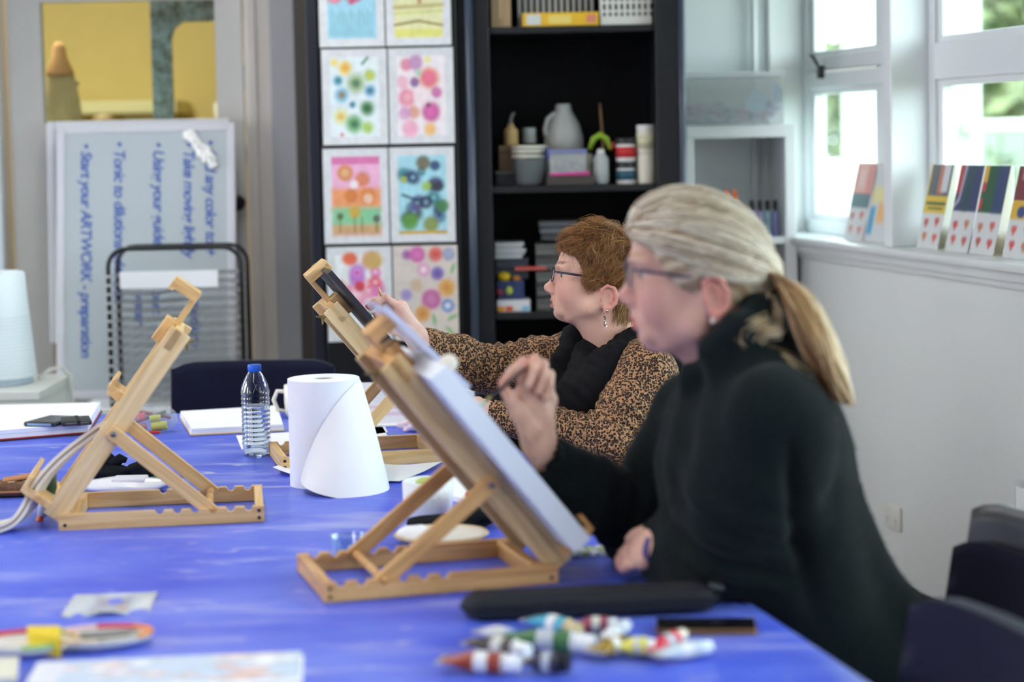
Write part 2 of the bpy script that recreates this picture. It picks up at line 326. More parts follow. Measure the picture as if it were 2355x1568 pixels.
# garden seen through the windows: pale timber fence, veranda posts, shrubs and trees
def WPt(t, o, z): c, s = math.cos(WROT), math.sin(WROT); return Vector((WORG[0] + c * t - s * o, WORG[1] + s * t + c * o, z))
fence_m = mat('pale_timber_fence', (116, 126, 112), .8, .2, var=.12, vscale=2)
fen = thing('garden_fence', 'pale timber paling fence across the garden beyond the windows', 'fence', WPt(-14, 6.0, -.4), WROT)
pal = B().box2((0, 0, 0), (.26, .03, 1.85), .004).mesh('paling', fence_m)
for k in range(60): link('paling', pal, fen, (k * .285, (k % 2) * .012, 0))
for zz in (.4, 1.5): B().box2((0, .03, zz), (17.1, .09, zz + .09)).obj('rail', fence_m, fen)
post_m = mat('white_veranda_post', (176, 180, 174), .6)
for k, (t, o) in enumerate(((-4.23, 2.1), (-1.53, 1.45))):
    v = thing('veranda_post', ['white square veranda post seen through the far window near the corner', 'white square veranda post seen through the nearer window'][k], 'post', WPt(t, o, -.4), WROT, 'veranda posts outside')
    B().box2((-.095, -.07, 0), (.095, .07, 3.0), .006).obj('shaft', post_m, v); B().box2((-.12, -.10, 0), (.12, .10, .18), .008).obj('plinth', post_m, v); B().box2((-.12, -.10, 2.84), (.12, .10, 3.0), .008).obj('capital', post_m, v)
bl = B(); bl.box2((-1.43, 1.42, 1.455), (1.2, 1.48, 1.515), .006)
tag(bl.obj('veranda_rail', post_m, None, False, WORG, WROT), 'pale horizontal veranda handrail outside the nearer window', 'handrail')
def leaf_crown(rx, rz_, n, leaf, seed, cols):
    r = np.random.default_rng(seed); d = r.normal(size=(n, 3)); d /= np.linalg.norm(d, axis=1)[:, None]; rad = r.uniform(.55, 1.0, n) ** .6
    lump = 1 + .25 * np.sin(d[:, 0] * 5 + seed) * np.sin(d[:, 2] * 4 + 1.7 * seed)
    P = d * (rad * lump)[:, None] * np.array([rx, rx, rz_]); a = r.normal(size=(n, 3)); a /= np.linalg.norm(a, axis=1)[:, None]; b = np.cross(a, d); b /= np.linalg.norm(b, axis=1)[:, None] + 1e-9
    s = leaf * r.uniform(.6, 1.3, n)[:, None]; V = np.stack([P - a * s, P + b * s * .45, P + a * s, P - b * s * .45], 1).reshape(-1, 3)
    C = np.array([lin(c)[:3] for c in cols])[r.integers(0, len(cols), n)] * r.uniform(.75, 1.2, n)[:, None]
    return V, np.arange(4 * n).reshape(n, 4), np.repeat(C, 4, 0)
leaf_m = mat('leaf', (120, 150, 80), .55, .4, vcol='col')
trees = [(-17.5, 10.0, 2.6, 2.3, .9, 3, [(84, 100, 62), (102, 114, 72), (117, 122, 90)], 'tall pale green tree beyond the fence at the far end'),
         (-12.0, 9.6, 2.5, 2.2, .9, 4, [(90, 106, 66), (108, 118, 76), (120, 124, 92)], 'pale green tree beyond the fence seen through the far window'),
         (-8.2, 9.4, 2.3, 2.2, .9, 5, [(76, 96, 54), (96, 109, 66), (111, 117, 76)], 'broad yellow green tree beyond the fence behind the nearer window'),
         (-5.0, 8.8, 2.0, 2.1, .8, 8, [(66, 85, 50), (85, 100, 62), (96, 78, 50)], 'round bronze tinged tree at the right edge of the nearer window')]
for (t, o, rx, rzz, hz, sd, cols, lb) in trees:
    tr = thing('garden_tree', lb, 'tree', WPt(t, o, -.4), 0, 'garden trees beyond the fence')
    V, Fq, C = leaf_crown(rx, rzz, 9000, .20, sd, cols); V[:, 2] += hz + 1.6
    npmesh('crown', V, Fq, leaf_m, False, tr, C)
    B().tube([(0, 0, 0), (.05, .02, 1.0), (0, .05, hz + 1.4)], [.12, .10, .05], 8).obj('trunk', mat('bark', (62, 52, 42), .9, var=.2), tr, True)
for k, (t, o, r_, hh, lb) in enumerate(((-9.6, 5.3, .6, .75, 'leafy shrub against the fence, far end of the garden'), (-6.3, 5.2, .6, .95, 'leafy shrub against the fence behind the sill cards'), (-3.6, 4.6, .6, .8, 'leafy shrub against the fence at the right edge'))):
    sh = thing('garden_shrub', lb, 'shrub', WPt(t, o, -.4), 0, 'garden shrubs')
    V, Fq, C = leaf_crown(r_, hh, 900, .07, 20 + k, [(72, 90, 50), (90, 103, 62), (106, 111, 76)]); V[:, 2] += hh + .25
    npmesh('crown', V, Fq, leaf_m, False, sh, C); B().tube([(0, 0, 0), (0, .02, .6)], [.03, .02], 6).obj('stem', mat('bark'), sh)
# ---- things in the room beyond the door
dist = mat('distressed_grey_paint', (172, 176, 172), .7, .3, rgb2=(112, 104, 88), vscale=26, bump=.5, bscale=60)
wf = thing('weathered_frame', 'weathered grey mirror frame hanging behind the door glass', 'frame', (-1.30, YB + .20, 0))
B().box2((.005, 0, 1.40), (.078, .035, 2.0), .004).obj('stile', dist, wf); B().box2((.40, 0, 1.40), (.47, .035, 2.0), .004).obj('stile', dist, wf)
B().box2((.078, .002, 1.918), (.40, .033, 1.995), .004).obj('top_rail', dist, wf); B().box2((.078, .002, 1.40), (.40, .033, 1.47), .004).obj('bottom_rail', dist, wf)
pv = B(); pv.prism([(.078, 1.918), (.078, 1.86), (.092, 1.895), (.12, 1.918)], .004, .03); pv.obj('corner_bracket', dist, wf)
B().box2((.29, .01, 1.875), (.335, .02, 1.925)).obj('tag', mat('dark_tag', (60, 52, 44), .7), wf)
mant = thing('mantelpiece', 'pale cream mantelpiece against the yellow far wall', 'mantelpiece', (-2.15, 9.25, 0))
cream = mat('cream_paint', (226, 212, 160), .6)
B().box2((-.42, -.05, 1.62), (.62, .35, 1.68), .008).obj('shelf', cream, mant); B().box2((-.36, .02, 0), (-.16, .35, 1.62), .006).obj('pilaster', cream, mant); B().box2((.36, .02, 0), (.56, .35, 1.62), .006).obj('pilaster', cream, mant)
B().box2((-.16, .02, 1.36), (.36, .3, 1.62), .006).obj('frieze', mat('ochre_paint', (206, 176, 100), .7), mant); B().box2((-.08, .0, 1.44), (.28, .03, 1.54), .006).obj('panel', mat('olive_panel', (160, 140, 84), .7), mant)
ct = thing('coat', 'beige coat with orange collar hanging beyond the door glass', 'coat', (-1.66, YB + .34, 0))
def _coat(u, v):
    a = u * 2 * math.pi; r = (.045 + .10 * v ** .8) * (1 + .10 * math.sin(5 * a + 3 * v)); return (r * math.cos(a), .45 * r * math.sin(a), 1.76 - .9 * v)
B().grid(_coat, 40, 24).obj('body', mat('beige_wool', (188, 164, 118), .9, var=.15, vscale=20), ct, True)
B().lathe([(.012, 1.86), (.024, 1.84), (.030, 1.80), (.052, 1.75), (.05, 1.74)], 18).obj('collar', mat('orange_wool', (206, 150, 96), .9), ct, True)
B().box2((-.06, .03, 1.70), (.06, .045, 1.715), .003).obj('hanger', mat('old_steel'), ct)
bx = thing('paper_bag', 'crumpled white paper bag on the far room table', 'bag', (-1.15, 8.6, 0))
tbl = thing('side_table', 'small dark side table in the far yellow room', 'table', (-1.30, 8.65, 0))
B().box2((-.62, -.25, 1.42), (.62, .25, 1.46), .006).obj('top', mat('dark_oak', (92, 74, 52), .5, var=.15), tbl)
for sx in (-1, 1):
    for sy in (-1, 1): B().box2((sx * .56 - .02, sy * .2 - .02, 0), (sx * .56 + .02, sy * .2 + .02, 1.42)).obj('leg', mat('dark_oak'), tbl)
r_ = np.random.default_rng(3)
B().grid(lambda u, v: ((.10 + .02 * math.sin(7 * u * 6.28 + 4 * v)) * math.cos(u * 6.28), (.07 + .015 * math.sin(5 * u * 6.28 - 3 * v)) * math.sin(u * 6.28), 1.46 + .19 * v), 36, 8).obj('bag_body', mat('white_paper_bag', (236, 228, 210), .8), bx, True)
for k, (x, c, h_) in enumerate(((-.45, (214, 206, 190), .12), (-.2, (190, 205, 200), .09), (-.02, (222, 196, 140), .1))):
    t = thing('storage_jar', ['cream lidded jar', 'pale aqua lidded jar', 'ochre lidded jar'][k] + ' on the far room table', 'jar', (-1.30 + x, 8.62, 1.46), 0, 'jars in the far room')
    B().lathe([(.04, 0), (.055, .01), (.055, h_ * .8), (.04, h_ * .9), (.04, h_)], 20).obj('body', mat('jar_%d' % k, c, .4), t, True); B().lathe([(.044, h_), (.044, h_ + .02), (.01, h_ + .03)], 20).obj('lid', mat('jar_lid', (180, 150, 110), .6), t, True)
# ================================================================== FURNITURE AND THINGS ALONG THE BACK WALL
blk = mat('black_powder_coat', (24, 25, 29), .38, .4, var=.06, vscale=4)
blk_in = mat('black_cabinet_interior', (17, 17, 20), .6, .2)
cabn = thing('cupboard', 'tall black steel cupboard with one sliding door covered in paintings', 'cupboard', (0, 6.5, 0))
CL, CR, CD, CT = -.655, .578, .50, 2.25
B().box2((CL, 0, 0), (CL + .04, CD, CT), .004).obj('side_panel', mat('navy_black_steel', (30, 33, 44), .35, .45), cabn); B().box2((.48, .006, 0), (CR, CD, CT), .004).obj('side_panel', blk, cabn)
B().box2((CL + .04, CD - .02, .06), (.48, CD - .005, CT)).obj('back_panel', blk_in, cabn); B().box2((-.135, .012, .06), (-.06, CD - .02, CT - .03), .003).obj('partition', blk, cabn)
B().box2((CL + .04, 0, 0), (.48, CD, .06)).obj('plinth', blk, cabn); B().box2((CL + .04, 0, CT - .03), (.48, CD, CT)).obj('top_panel', blk, cabn)
edge_m = mat('steel_edge_highlight', (58, 66, 84), .3, .6)  # rounded edges in paler blue, their highlight put into the colour
B().tube([(-.125, -.004, .06), (-.125, -.004, CT)], .014, 12).obj('door_edge', edge_m, cabn, True); B().tube([(.565, .004, 0), (.565, .004, CT)], .011, 12).obj('door_edge', edge_m, cabn, True)
B().box2((CL + .045, -.012, .07), (-.165, .008, CT - .03), .004).obj('sliding_door', blk, cabn); B().box2((-.165, .0, .07), (-.138, .012, CT - .03), .002).obj('door_track', blk_in, cabn)
for z in (1.834, 1.314, .899, .62, .30):
    B().box2((-.06, .03, z - .022), (.48, CD - .02, z), .002).obj('shelf', mat('black_shelf', (30, 30, 33), .4, .4), cabn)
    B().box2((-.60, .05, z - .022), (-.135, CD - .02, z), .002).obj('shelf', mat('black_shelf'), cabn)
# ---- paintings on the sliding door
def blooms(P, seed, cols, n, r0, r1, box=(.15, .85, .12, .88), core=None):
    r = np.random.default_rng(seed)
    for k in range(n):
        x = r.uniform(box[0], box[1]); y = r.uniform(box[2], box[3]); a = r.uniform(r0, r1); c = cols[k % len(cols)]
        P.ell(x, y, a, a * r.uniform(.85, 1.25), c, r.uniform(0, 3), .3, .9); P.ell(x, y, a * .55, a * .6, tuple(min(255, int(q * 1.12 + 10)) for q in c), 0, .3, .8)
        if core: P.ell(x, y, a * .25, None, core[k % len(core)], 0, .4, .9)
    return P
def paper(bg, inner, margin=(.135, .865, .09, .91)):
    P = Paint(60, 88, (216, 216, 220))
    if inner: P.rect(margin[0], margin[2], margin[1], margin[3], inner, .012)
    return P
pt = []
P = paper(0, (150, 205, 226)); blooms(P, 1, [(196, 60, 110), (190, 80, 130), (90, 130, 190), (220, 110, 130)], 13, .04, .10, (.2, .8, .1, .55), [(120, 40, 80), (236, 170, 150)])
for k in range(14): P.line(.2 + .045 * k, .62 + .02 * (k % 3), .19 + .046 * k, .88, .008, (80, 150, 150), .6)
pt.append((P, 'painting of magenta flowers on sky blue, top left of the cupboard door'))
P = paper(0, (226, 222, 168)); P.rect(.14, .2, .86, .42, (232, 214, 150)); P.line(.3, .15, .3, .45, .02, (196, 150, 100)); P.line(.52, .2, .52, .55, .03, (190, 130, 90)); P.line(.14, .6, .86, .58, .03, (190, 176, 110)); P.line(.14, .78, .5, .74, .02, (150, 130, 60)); P.line(.5, .74, .86, .79, .02, (150, 130, 60)); P.rect(.14, .82, .86, .91, (222, 216, 110)); P.line(.14, .66, .86, .64, .02, (206, 206, 120))
pt.append((P, 'yellow landscape painting with brown tree trunks, top right of the cupboard door'))
P = paper(0, (222, 232, 236))
for (x, y, r, c, k) in ((.36, .20, .10, (240, 200, 60), (226, 160, 30)), (.2, .14, .06, (240, 214, 110), (240, 220, 120)), (.73, .28, .085, (170, 206, 90), (214, 196, 40)), (.25, .33, .075, (90, 170, 190), (40, 110, 120)), (.52, .36, .14, (168, 190, 140), (60, 120, 80)), (.30, .48, .105, (110, 186, 216), (150, 120, 60)), (.73, .44, .085, (100, 170, 206), (50, 110, 130)), (.46, .58, .05, (50, 140, 170), (40, 120, 160)), (.68, .62, .105, (70, 140, 80), (30, 90, 50)), (.28, .70, .11, (224, 228, 160), (232, 180, 40)), (.48, .78, .13, (110, 180, 110), (50, 110, 70)), (.68, .82, .09, (170, 206, 110), (170, 200, 60)), (.29, .89, .03, (220, 120, 110), (210, 90, 80))): P.ell(x, y, r, r * 1.1, c, 0, .3, .9); P.ell(x, y, r * .5, None, k, 0, .5, .9)
P.line(.62, .16, .7, .1, .02, (90, 150, 110)); pt.append((P, 'painting of green, blue and yellow blooms on white, second row left'))
P = paper(0, (238, 226, 230))
for (x, y, r, c) in ((.28, .18, .09, (226, 120, 150)), (.42, .16, .11, (190, 130, 180)), (.6, .13, .05, (236, 226, 130)), (.62, .32, .15, (236, 130, 100)), (.62, .32, .10, (232, 100, 140)), (.40, .36, .07, (130, 70, 140)), (.22, .36, .09, (236, 170, 190)), (.28, .52, .13, (236, 130, 160)), (.28, .52, .06, (240, 170, 180)), (.50, .50, .12, (246, 220, 226)), (.73, .47, .08, (206, 90, 160)), (.64, .67, .14, (206, 50, 140)), (.64, .67, .08, (220, 90, 170)), (.38, .67, .09, (222, 150, 120)), (.24, .68, .09, (216, 150, 200)), (.32, .84, .12, (242, 160, 190)), (.62, .85, .09, (240, 180, 90)), (.46, .26, .05, (170, 200, 170)), (.6, .6, .03, (90, 60, 90))): P.ell(x, y, r, r * 1.1, c, 0, .25, .9)
pt.append((P, 'painting of pink and magenta blooms on white, second row right'))
P = paper(0, (236, 170, 206)); P.rect(.13, .09, .87, .17, (220, 110, 170)); P.rect(.13, .42, .87, .64, (238, 150, 90), .06); P.rect(.13, .62, .87, .83, (130, 200, 150), .06); P.rect(.13, .80, .87, .91, (206, 160, 110), .05)
for (x, y, r, c) in ((.34, .26, .12, (216, 130, 40)), (.34, .26, .06, (226, 170, 120)), (.6, .33, .11, (222, 120, 70)), (.47, .38, .06, (246, 236, 236)), (.42, .5, .1, (216, 120, 40)), (.68, .5, .12, (226, 130, 40)), (.68, .53, .07, (238, 196, 176)), (.47, .67, .09, (206, 160, 30)), (.25, .71, .05, (90, 90, 40)), (.8, .74, .055, (86, 90, 100))): P.ell(x, y, r, r * 1.05, c, 0, .2, .92)
for x in (.25, .47, .58, .8): P.line(x, .72, x, .88, .012, (110, 110, 50), .7)
pt.append((P, 'painting of orange poppies under a pink sky, third row left'))
P = paper(0, (160, 214, 228)); blooms(P, 9, [(40, 60, 100), (70, 110, 150), (50, 120, 130), (90, 80, 130), (60, 70, 60)], 15, .06, .12, (.2, .8, .22, .8), [(150, 190, 210), (40, 40, 60)])
for (x, y, r, c) in ((.52, .17, .11, (110, 96, 60)), (.22, .34, .05, (170, 180, 40)), (.56, .41, .07, (160, 196, 80)), (.55, .58, .10, (28, 40, 64)), (.55, .58, .04, (130, 150, 190)), (.3, .78, .13, (90, 150, 50)), (.62, .81, .12, (130, 140, 40)), (.8, .62, .1, (70, 130, 70)), (.7, .2, .08, (30, 56, 110)), (.74, .42, .08, (54, 56, 74))): P.ell(x, y, r, r, c, 0, .25, .92)
P.line(.2, .5, .5, .58, .02, (30, 80, 90)); P.rect(.13, .875, .87, .91, (206, 160, 50)); pt.append((P, 'painting of dark blue and green blooms on aqua, third row right'))
P = paper(0, (236, 236, 238)); blooms(P, 12, [(220, 110, 180), (236, 130, 160), (226, 90, 110), (190, 110, 200), (240, 170, 190)], 16, .07, .13, (.2, .8, .14, .62), [(244, 220, 230), (226, 70, 80)])
P.ell(.36, .13, .12, .1, (232, 100, 60)); P.ell(.71, .15, .15, .14, (206, 166, 90)); P.ell(.5, .42, .08, None, (216, 50, 70)); pt.append((P, 'painting of pink blooms with a tan disc behind the centre easel, bottom row left'))
P = Paint(60, 88, (214, 200, 192))
for (x, y, r, c, k) in ((.22, .1, .08, (170, 110, 170), (150, 80, 150)), (.38, .1, .12, (206, 70, 160), (216, 110, 180)), (.66, .1, .11, (222, 90, 80), (216, 70, 70)), (.86, .1, .1, (150, 156, 190), (160, 170, 200)), (.47, .26, .1, (220, 150, 190), (238, 220, 226)), (.68, .30, .1, (120, 90, 180), (100, 80, 160)), (.82, .45, .13, (222, 156, 50), (206, 140, 40)), (.2, .52, .09, (160, 140, 200), (150, 130, 190)), (.58, .57, .15, (190, 70, 150), (206, 130, 180)), (.83, .64, .10, (90, 130, 200), (220, 224, 236)), (.44, .72, .12, (216, 150, 60), (200, 130, 40)), (.36, .42, .10, (206, 180, 150), (206, 176, 140))): P.ell(x, y, r, r * 1.05, c, 0, .2, .9); P.ell(x, y, r * .45, None, k, 0, .4, .9)
for (x, y, a) in ((.9, .76, -.5), (.92, .25, 1.9), (.86, .9, .8), (.62, .78, 1.4), (.66, .93, 1.2)): P.ell(x, y, .09, .03, (120, 180, 110), a, .3, .9)
pt.append((P, 'painting of mixed flowers on beige filling the sheet, bottom row right'))
PH = .309; rows = [1.776, 1.460, 1.139, .819]; k = 0
for ri, zb in enumerate(rows):
    for ci in range(2):
        P, lb = pt[k]; x0 = -.607 + ci * .2155 + (.004 if ri % 2 else 0); w = .2105
        s = 1 if ci == 0 else -1; sd = k
        o = sheet('painting', P.noise(.08, 20, 40 + k), w, PH, None, (lambda u, v, s=s, sd=sd: -.004 - .008 * np.abs((u if s < 0 else 1 - u)) ** 4 - .004 * v ** 6 * (1 + .5 * math.sin(sd))), loc=(x0, 6.484, zb + .001))
        tag(o, lb, 'painting', 'paintings on the cupboard door'); k += 1
# ---- shelf things in the cupboard
def stand(name, lb, cat, x, y, z, rot=0, group='supplies in the cupboard'): return thing(name, lb, cat, (x, y, z), rot, group)
def jar(x, z, r, h, body, lid, lb, label_c=None, y=6.60, lh=.02):
    t = stand('paint_jar', lb, 'jar', x, y, z)
    B().lathe([(r * .94, 0), (r, .006), (r, h - lh - .008), (r * .9, h - lh)], 24).obj('body', body, t, 'auto'); B().lathe([(r * .98, h - lh), (r * .98, h - .003), (r * .9, h), (0, h)], 24).obj('lid', lid, t, 'auto')
    if label_c: B().lathe([(r * 1.01, h * .18), (r * 1.01, h * .62)], 24).obj('paper_label', mat('jar_label_%d_%d_%d' % label_c, label_c, .5), t, True)
    return t
wp = mat('white_plastic', (226, 224, 216), .4, .5); card = mat('cardboard', (176, 146, 116), .8, .2, var=.05)
clear = film_mat('clear_plastic', (240, 244, 248), .26, .15); milky = film_mat('milky_plastic', (206, 208, 206), .62, .3)
Z1, Z2, Z3 = 1.834, 1.314, .899
t = stand('cardboard_box', 'brown cardboard box at the left end of the top shelf', 'box', -.022, 6.66, Z1); B().box2((-.03, -.09, 0), (.035, .09, .17), .002).obj('carton', card, t); B().box2((-.006, -.092, .03), (.006, .09, .1705)).obj('tape', mat('parcel_tape', (190, 164, 120), .3), t)
t = stand('slatted_basket', 'grey white slatted plastic basket behind the yellow box, top shelf', 'basket', .165, 6.74, Z1)
B().box2((-.13, -.09, 0), (.13, .09, .012), .002).obj('base', milky, t); B().box2((-.13, -.09, .15), (.13, .09, .165), .002).obj('rim', milky, t)
for i in range(13): B().box2((-.128 + i * .02, -.09, .012), (-.118 + i * .02, -.084, .15)).obj('slat', milky, t)
t = stand('yellow_carton', 'flat yellow carton with a white panel, front of the top shelf', 'box', .175, 6.60, Z1); B().box2((-.125, -.05, 0), (.125, .05, .045), .002).obj('carton', mat('yellow_card', (226, 176, 40), .5), t)
B().box2((-.112, -.0512, .006), (-.065, -.0503, .04)).obj('panel', mat('label_grey', (206, 206, 200), .5), t); B().box2((-.04, -.0512, .008), (.035, -.0503, .036)).obj('panel', mat('label_pale_yellow', (232, 204, 110), .5), t); B().box2((.085, -.0512, .01), (.115, -.0503, .036)).obj('panel', mat('label_pink', (214, 130, 110), .5), t)
t = stand('perforated_basket', 'white perforated storage basket at the right end of the top shelf', 'basket', .39, 6.66, Z1)
B().box2((-.085, -.10, 0), (.085, .10, .03), .003).obj('base', wp, t); B().box2((-.085, -.10, .17), (.085, .10, .19), .003).obj('rim', wp, t)
for zi in range(5):
    for xi in range(9): B().box2((-.085 + xi * .0192, -.10, .03 + zi * .028), (-.0755 + xi * .0192, -.094, .058 + zi * .028)).obj('lattice', wp, t)
    B().box2((-.085, -.0985, .042 + zi * .028), (.085, -.094, .050 + zi * .028)).obj('lattice_bar', wp, t)
B().box2((-.08, -.09, .03), (.08, .09, .16)).obj('contents', mat('dark_contents', (90, 90, 92), .8), t)
t = stand('pump_bottle', 'beige bottle with a nozzle on a brown box, second shelf left', 'bottle', .005, 6.72, Z2 + .135)
B().lathe([(.022, 0), (.024, .004), (.024, .05), (.012, .06), (.010, .07)], 20).obj('body', mat('beige_bottle', (214, 176, 120), .5), t, 'auto'); B().tube([(0, 0, .07), (0, 0, .085), (.006, 0, .10), (.014, 0, .108)], [.007, .006, .005, .004], 10).obj('nozzle', mat('grey_plastic', (130, 126, 124), .5), t, True)
t = stand('brown_box', 'small brown wooden box under the beige bottle', 'box', .008, 6.70, Z2 + .05); B().box2((-.045, -.05, 0), (.045, .05, .083), .003).obj('case', mat('brown_ply', (140, 112, 88), .7, var=.1), t); B().box2((-.0455, -.0505, .058), (.0455, .0505, .062)).obj('seam', mat('dark_seam', (80, 64, 50), .7), t)
t = stand('stacked_tray', 'low black tray holding the brown box, second shelf left', 'tray', .005, 6.70, Z2); B().box2((-.055, -.08, 0), (.06, .09, .05), .004).obj('tray', mat('black_plastic', (36, 36, 40), .5), t); B().box2((-.056, -.081, .042), (.061, .091, .048), .002).obj('rim', mat('grey_plastic'), t)
jar(.068, Z2 + .14, .024, .052, mat('grey_white_plastic', (170, 172, 170), .5), mat('white_lid', (186, 188, 190), .5), 'white lidded tub behind the open container, second shelf', y=6.78)
t = stand('open_container', 'grey translucent tub with white lids stacked on it, second shelf', 'tub', .065, 6.60, Z2)
B().lathe([(.042, 0), (.05, .01), (.058, .085), (.06, .088), (.056, .085), (.04, .012), (0, .012)], 28).obj('tub', film_mat('smoky_plastic', (120, 124, 126), .7, .2), t, True)
for i, z in enumerate((.092, .108, .122)): B().lathe([(.0, z), (.058, z), (.060, z + .005), (.058, z + .011), (0, z + .011)], 28).obj('lid', mat('cream_lid', (196, 192, 176), .5), t, 'auto')
t = stand('plastic_jug', 'large translucent white jug with sloping shoulders, second shelf middle', 'jug', .185, 6.78, Z2 + .10)
B().lathe([(.06, 0), (.066, .006), (.066, .055), (.055, .10), (.035, .135), (.027, .15), (.028, .155), (.024, .17)], 28).obj('body', mat('milky_jug', (186, 186, 184), .4), t, True)
B().tube([(-.03, -.02, .14), (-.055, -.03, .12), (-.064, -.035, .085), (-.06, -.03, .06)], .008, 10).obj('handle', mat('milky_jug'), t, True)
t = stand('shoe_box', 'pale grey carton under the big jug, second shelf', 'box', .185, 6.80, Z2); B().box2((-.075, -.08, 0), (.09, .09, .085), .002).obj('carton', mat('pale_carton', (170, 168, 160), .7), t); B().box2((-.078, -.083, .07), (.093, .093, .10), .002).obj('lid', mat('pale_carton_lid', (186, 184, 174), .7), t)
t = stand('craft_box', 'clear box of craft bits with a blue clip lid, second shelf middle', 'box', .19, 6.58, Z2 + .035); B().box2((-.06, -.05, 0), (.06, .05, .07), .004).obj('tub', clear, t); B().box2((-.064, -.054, .07), (.064, .054, .082), .003).obj('lid', mat('lilac_lid', (120, 126, 170), .4), t); B().box2((-.067, -.03, .05), (-.060, .03, .088), .003).obj('clip', mat('blue_clip', (40, 60, 170), .4), t)
cb_ = B()
for i in range(26): cb_.sphere((RNG.uniform(-.05, .05), RNG.uniform(-.04, .04), RNG.uniform(.008, .055)), RNG.uniform(.005, .010), 6, 5, mi=i % 3)
o = cb_.obj('craft_bits', [mat('bits_a', (150, 130, 140), .5), mat('bits_b', (110, 116, 150), .5), mat('bits_c', (176, 160, 140), .5)], t); o['kind'] = 'stuff'
t = stand('pencil_tray', 'shallow tray of coloured pens under the clear craft box', 'tray', .19, 6.58, Z2); B().box2((-.068, -.055, 0), (.085, .055, .033), .003).obj('tray', mat('dark_tray', (62, 56, 52), .5), t)
for i, c in enumerate(((200, 60, 140), (40, 150, 170), (220, 150, 60), (40, 140, 150), (170, 50, 50))): B().tube([(-.06 + i * .004, -.045 + i * .018, .036), (.07, -.05 + i * .02, .038)], .006, 8).obj('pen', mat('pen_%d' % i, c, .4), t)
t = stand('hand_clamp', 'lime green spring clamp hung over a bottle, second shelf', 'clamp', .30, 6.60, Z2 + .115)
B().tube([(-.035, 0, 0), (-.022, 0, .035), (0, 0, .048), (.022, 0, .035), (.032, 0, .0)], [.007, .010, .012, .010, .007], 10).obj('bow', mat('lime_plastic', (130, 160, 40), .4), t, True); B().tube([(.032, 0, .0), (.045, 0, .012), (.04, 0, .022)], .006, 8).obj('tip', mat('red_tip', (170, 50, 40), .4), t, True)
t = stand('clear_bottle', 'clear squeeze bottle below the lime clamp', 'bottle', .30, 6.58, Z2); B().lathe([(.022, 0), (.026, .006), (.026, .085), (.012, .105), (.010, .118)], 20).obj('body', milky, t, True); B().lathe([(.013, .100), (.013, .112), (.006, .116)], 16).obj('collar', wp, t)
t = stand('paintbrush', 'single upright paintbrush handle at the back of the second shelf', 'paintbrush', .315, 6.72, Z2); B().tube([(0, 0, 0), (0, 0, .15), (-.006, 0, .235), (-.008, 0, .27)], [.003, .004, .004, .002], 8).obj('handle', mat('brush_wood', (150, 112, 76), .5), t, True); B().tube([(0, 0, 0), (0, 0, .02)], [.003, .005], 8).obj('ferrule', mat('old_steel'), t)
cream_j = mat('cream_jar', (226, 218, 200), .45); blk_lid = mat('black_lid', (36, 34, 36), .4)
jar(.385, Z2, .034, .072, mat('white_jar', (220, 216, 214), .4), blk_lid, 'white jar with a teal label, lower jar beside the cream tubs', (40, 84, 104)); jar(.385, Z2 + .073, .034, .078, mat('white_jar'), blk_lid, 'white jar with a red label, upper jar beside the cream tubs', (190, 36, 40))
jar(.453, Z2, .033, .098, cream_j, cream_j, 'lower plain cream tub at the right end of the second shelf'); jar(.453, Z2 + .099, .033, .094, cream_j, mat('white_lid2', (226, 226, 222), .4), 'upper cream tub with a pale green label, right end of the second shelf', (206, 204, 170))
# third shelf
t = stand('paper_stack', 'stack of white paper pads, third shelf left', 'paper stack', -.01, 6.68, Z3 + .175)
for i in range(5): B().box2((-.045 + .003 * (i % 2), -.09, i * .0105), (.045 + .006 * ((i * 7) % 3), .09, i * .0105 + .0095), .001).obj('pad', mat('pad_%d' % (i % 2), ((190, 192, 196), (170, 172, 176))[i % 2], .7), t)
t = stand('drawer_box', 'dark blue grey file boxes stacked under the paper pads', 'box', -.005, 6.70, Z3 + .105)
for i in range(2): B().box2((-.05, -.10, i * .036), (.06, .10, i * .036 + .034), .003).obj('box', mat('slate_box', (52, 58, 72), .5), t)
t = stand('toy_tub', 'clear tub of bright craft scraps with a yellow lump on top', 'tub', -.005, 6.62, Z3 + .042)
B().box2((-.048, -.05, 0), (.045, .06, .06), .004).obj('tub', film_mat('blue_clear', (70, 84, 130), .6, .2), t); B().sphere((-.022, -.02, .072), (.024, .02, .018), 14, 8).obj('scrap', mat('yellow_scrap', (206, 170, 20), .6), t, True); B().sphere((-.005, -.051, .028), (.012, .006, .014), 12, 8).obj('scrap', mat('lime_scrap', (170, 180, 70), .6), t, True); B().sphere((-.038, -.051, .022), (.012, .006, .013), 12, 8).obj('scrap', mat('crimson_scrap', (130, 40, 60), .6), t, True); B().sphere((.02, -.03, .066), (.014, .012, .01), 12, 8).obj('scrap', mat('orange_scrap', (190, 120, 60), .6), t, True)
t = stand('sticker_box', 'white box printed with orange and blue patches, bottom of the third shelf', 'box', .003, 6.60, Z3); B().box2((-.055, -.05, 0), (.055, .06, .040), .003).obj('carton', mat('white_card', (206, 206, 212), .5), t)
for i, c in enumerate(((222, 150, 50), (206, 84, 50), (214, 206, 206), (130, 176, 206))): B().box2((-.053 + i * .027, -.0512, .003), (-.030 + i * .027, -.0503, .02)).obj('patch', mat('patch_%d' % i, c, .5), t)
t = stand('red_ruler', 'red plastic ruler lying across the tubs, third shelf', 'ruler', .055, 6.58, Z3 + .136, -.05); B().box2((-.045, -.015, 0), (.06, .015, .012), .002).obj('blade', mat('red_plastic', (170, 44, 36), .4), t); B().box2((-.045, -.0155, .004), (.06, -.0148, .006)).obj('scale', mat('ruler_scale', (206, 150, 140), .5), t)
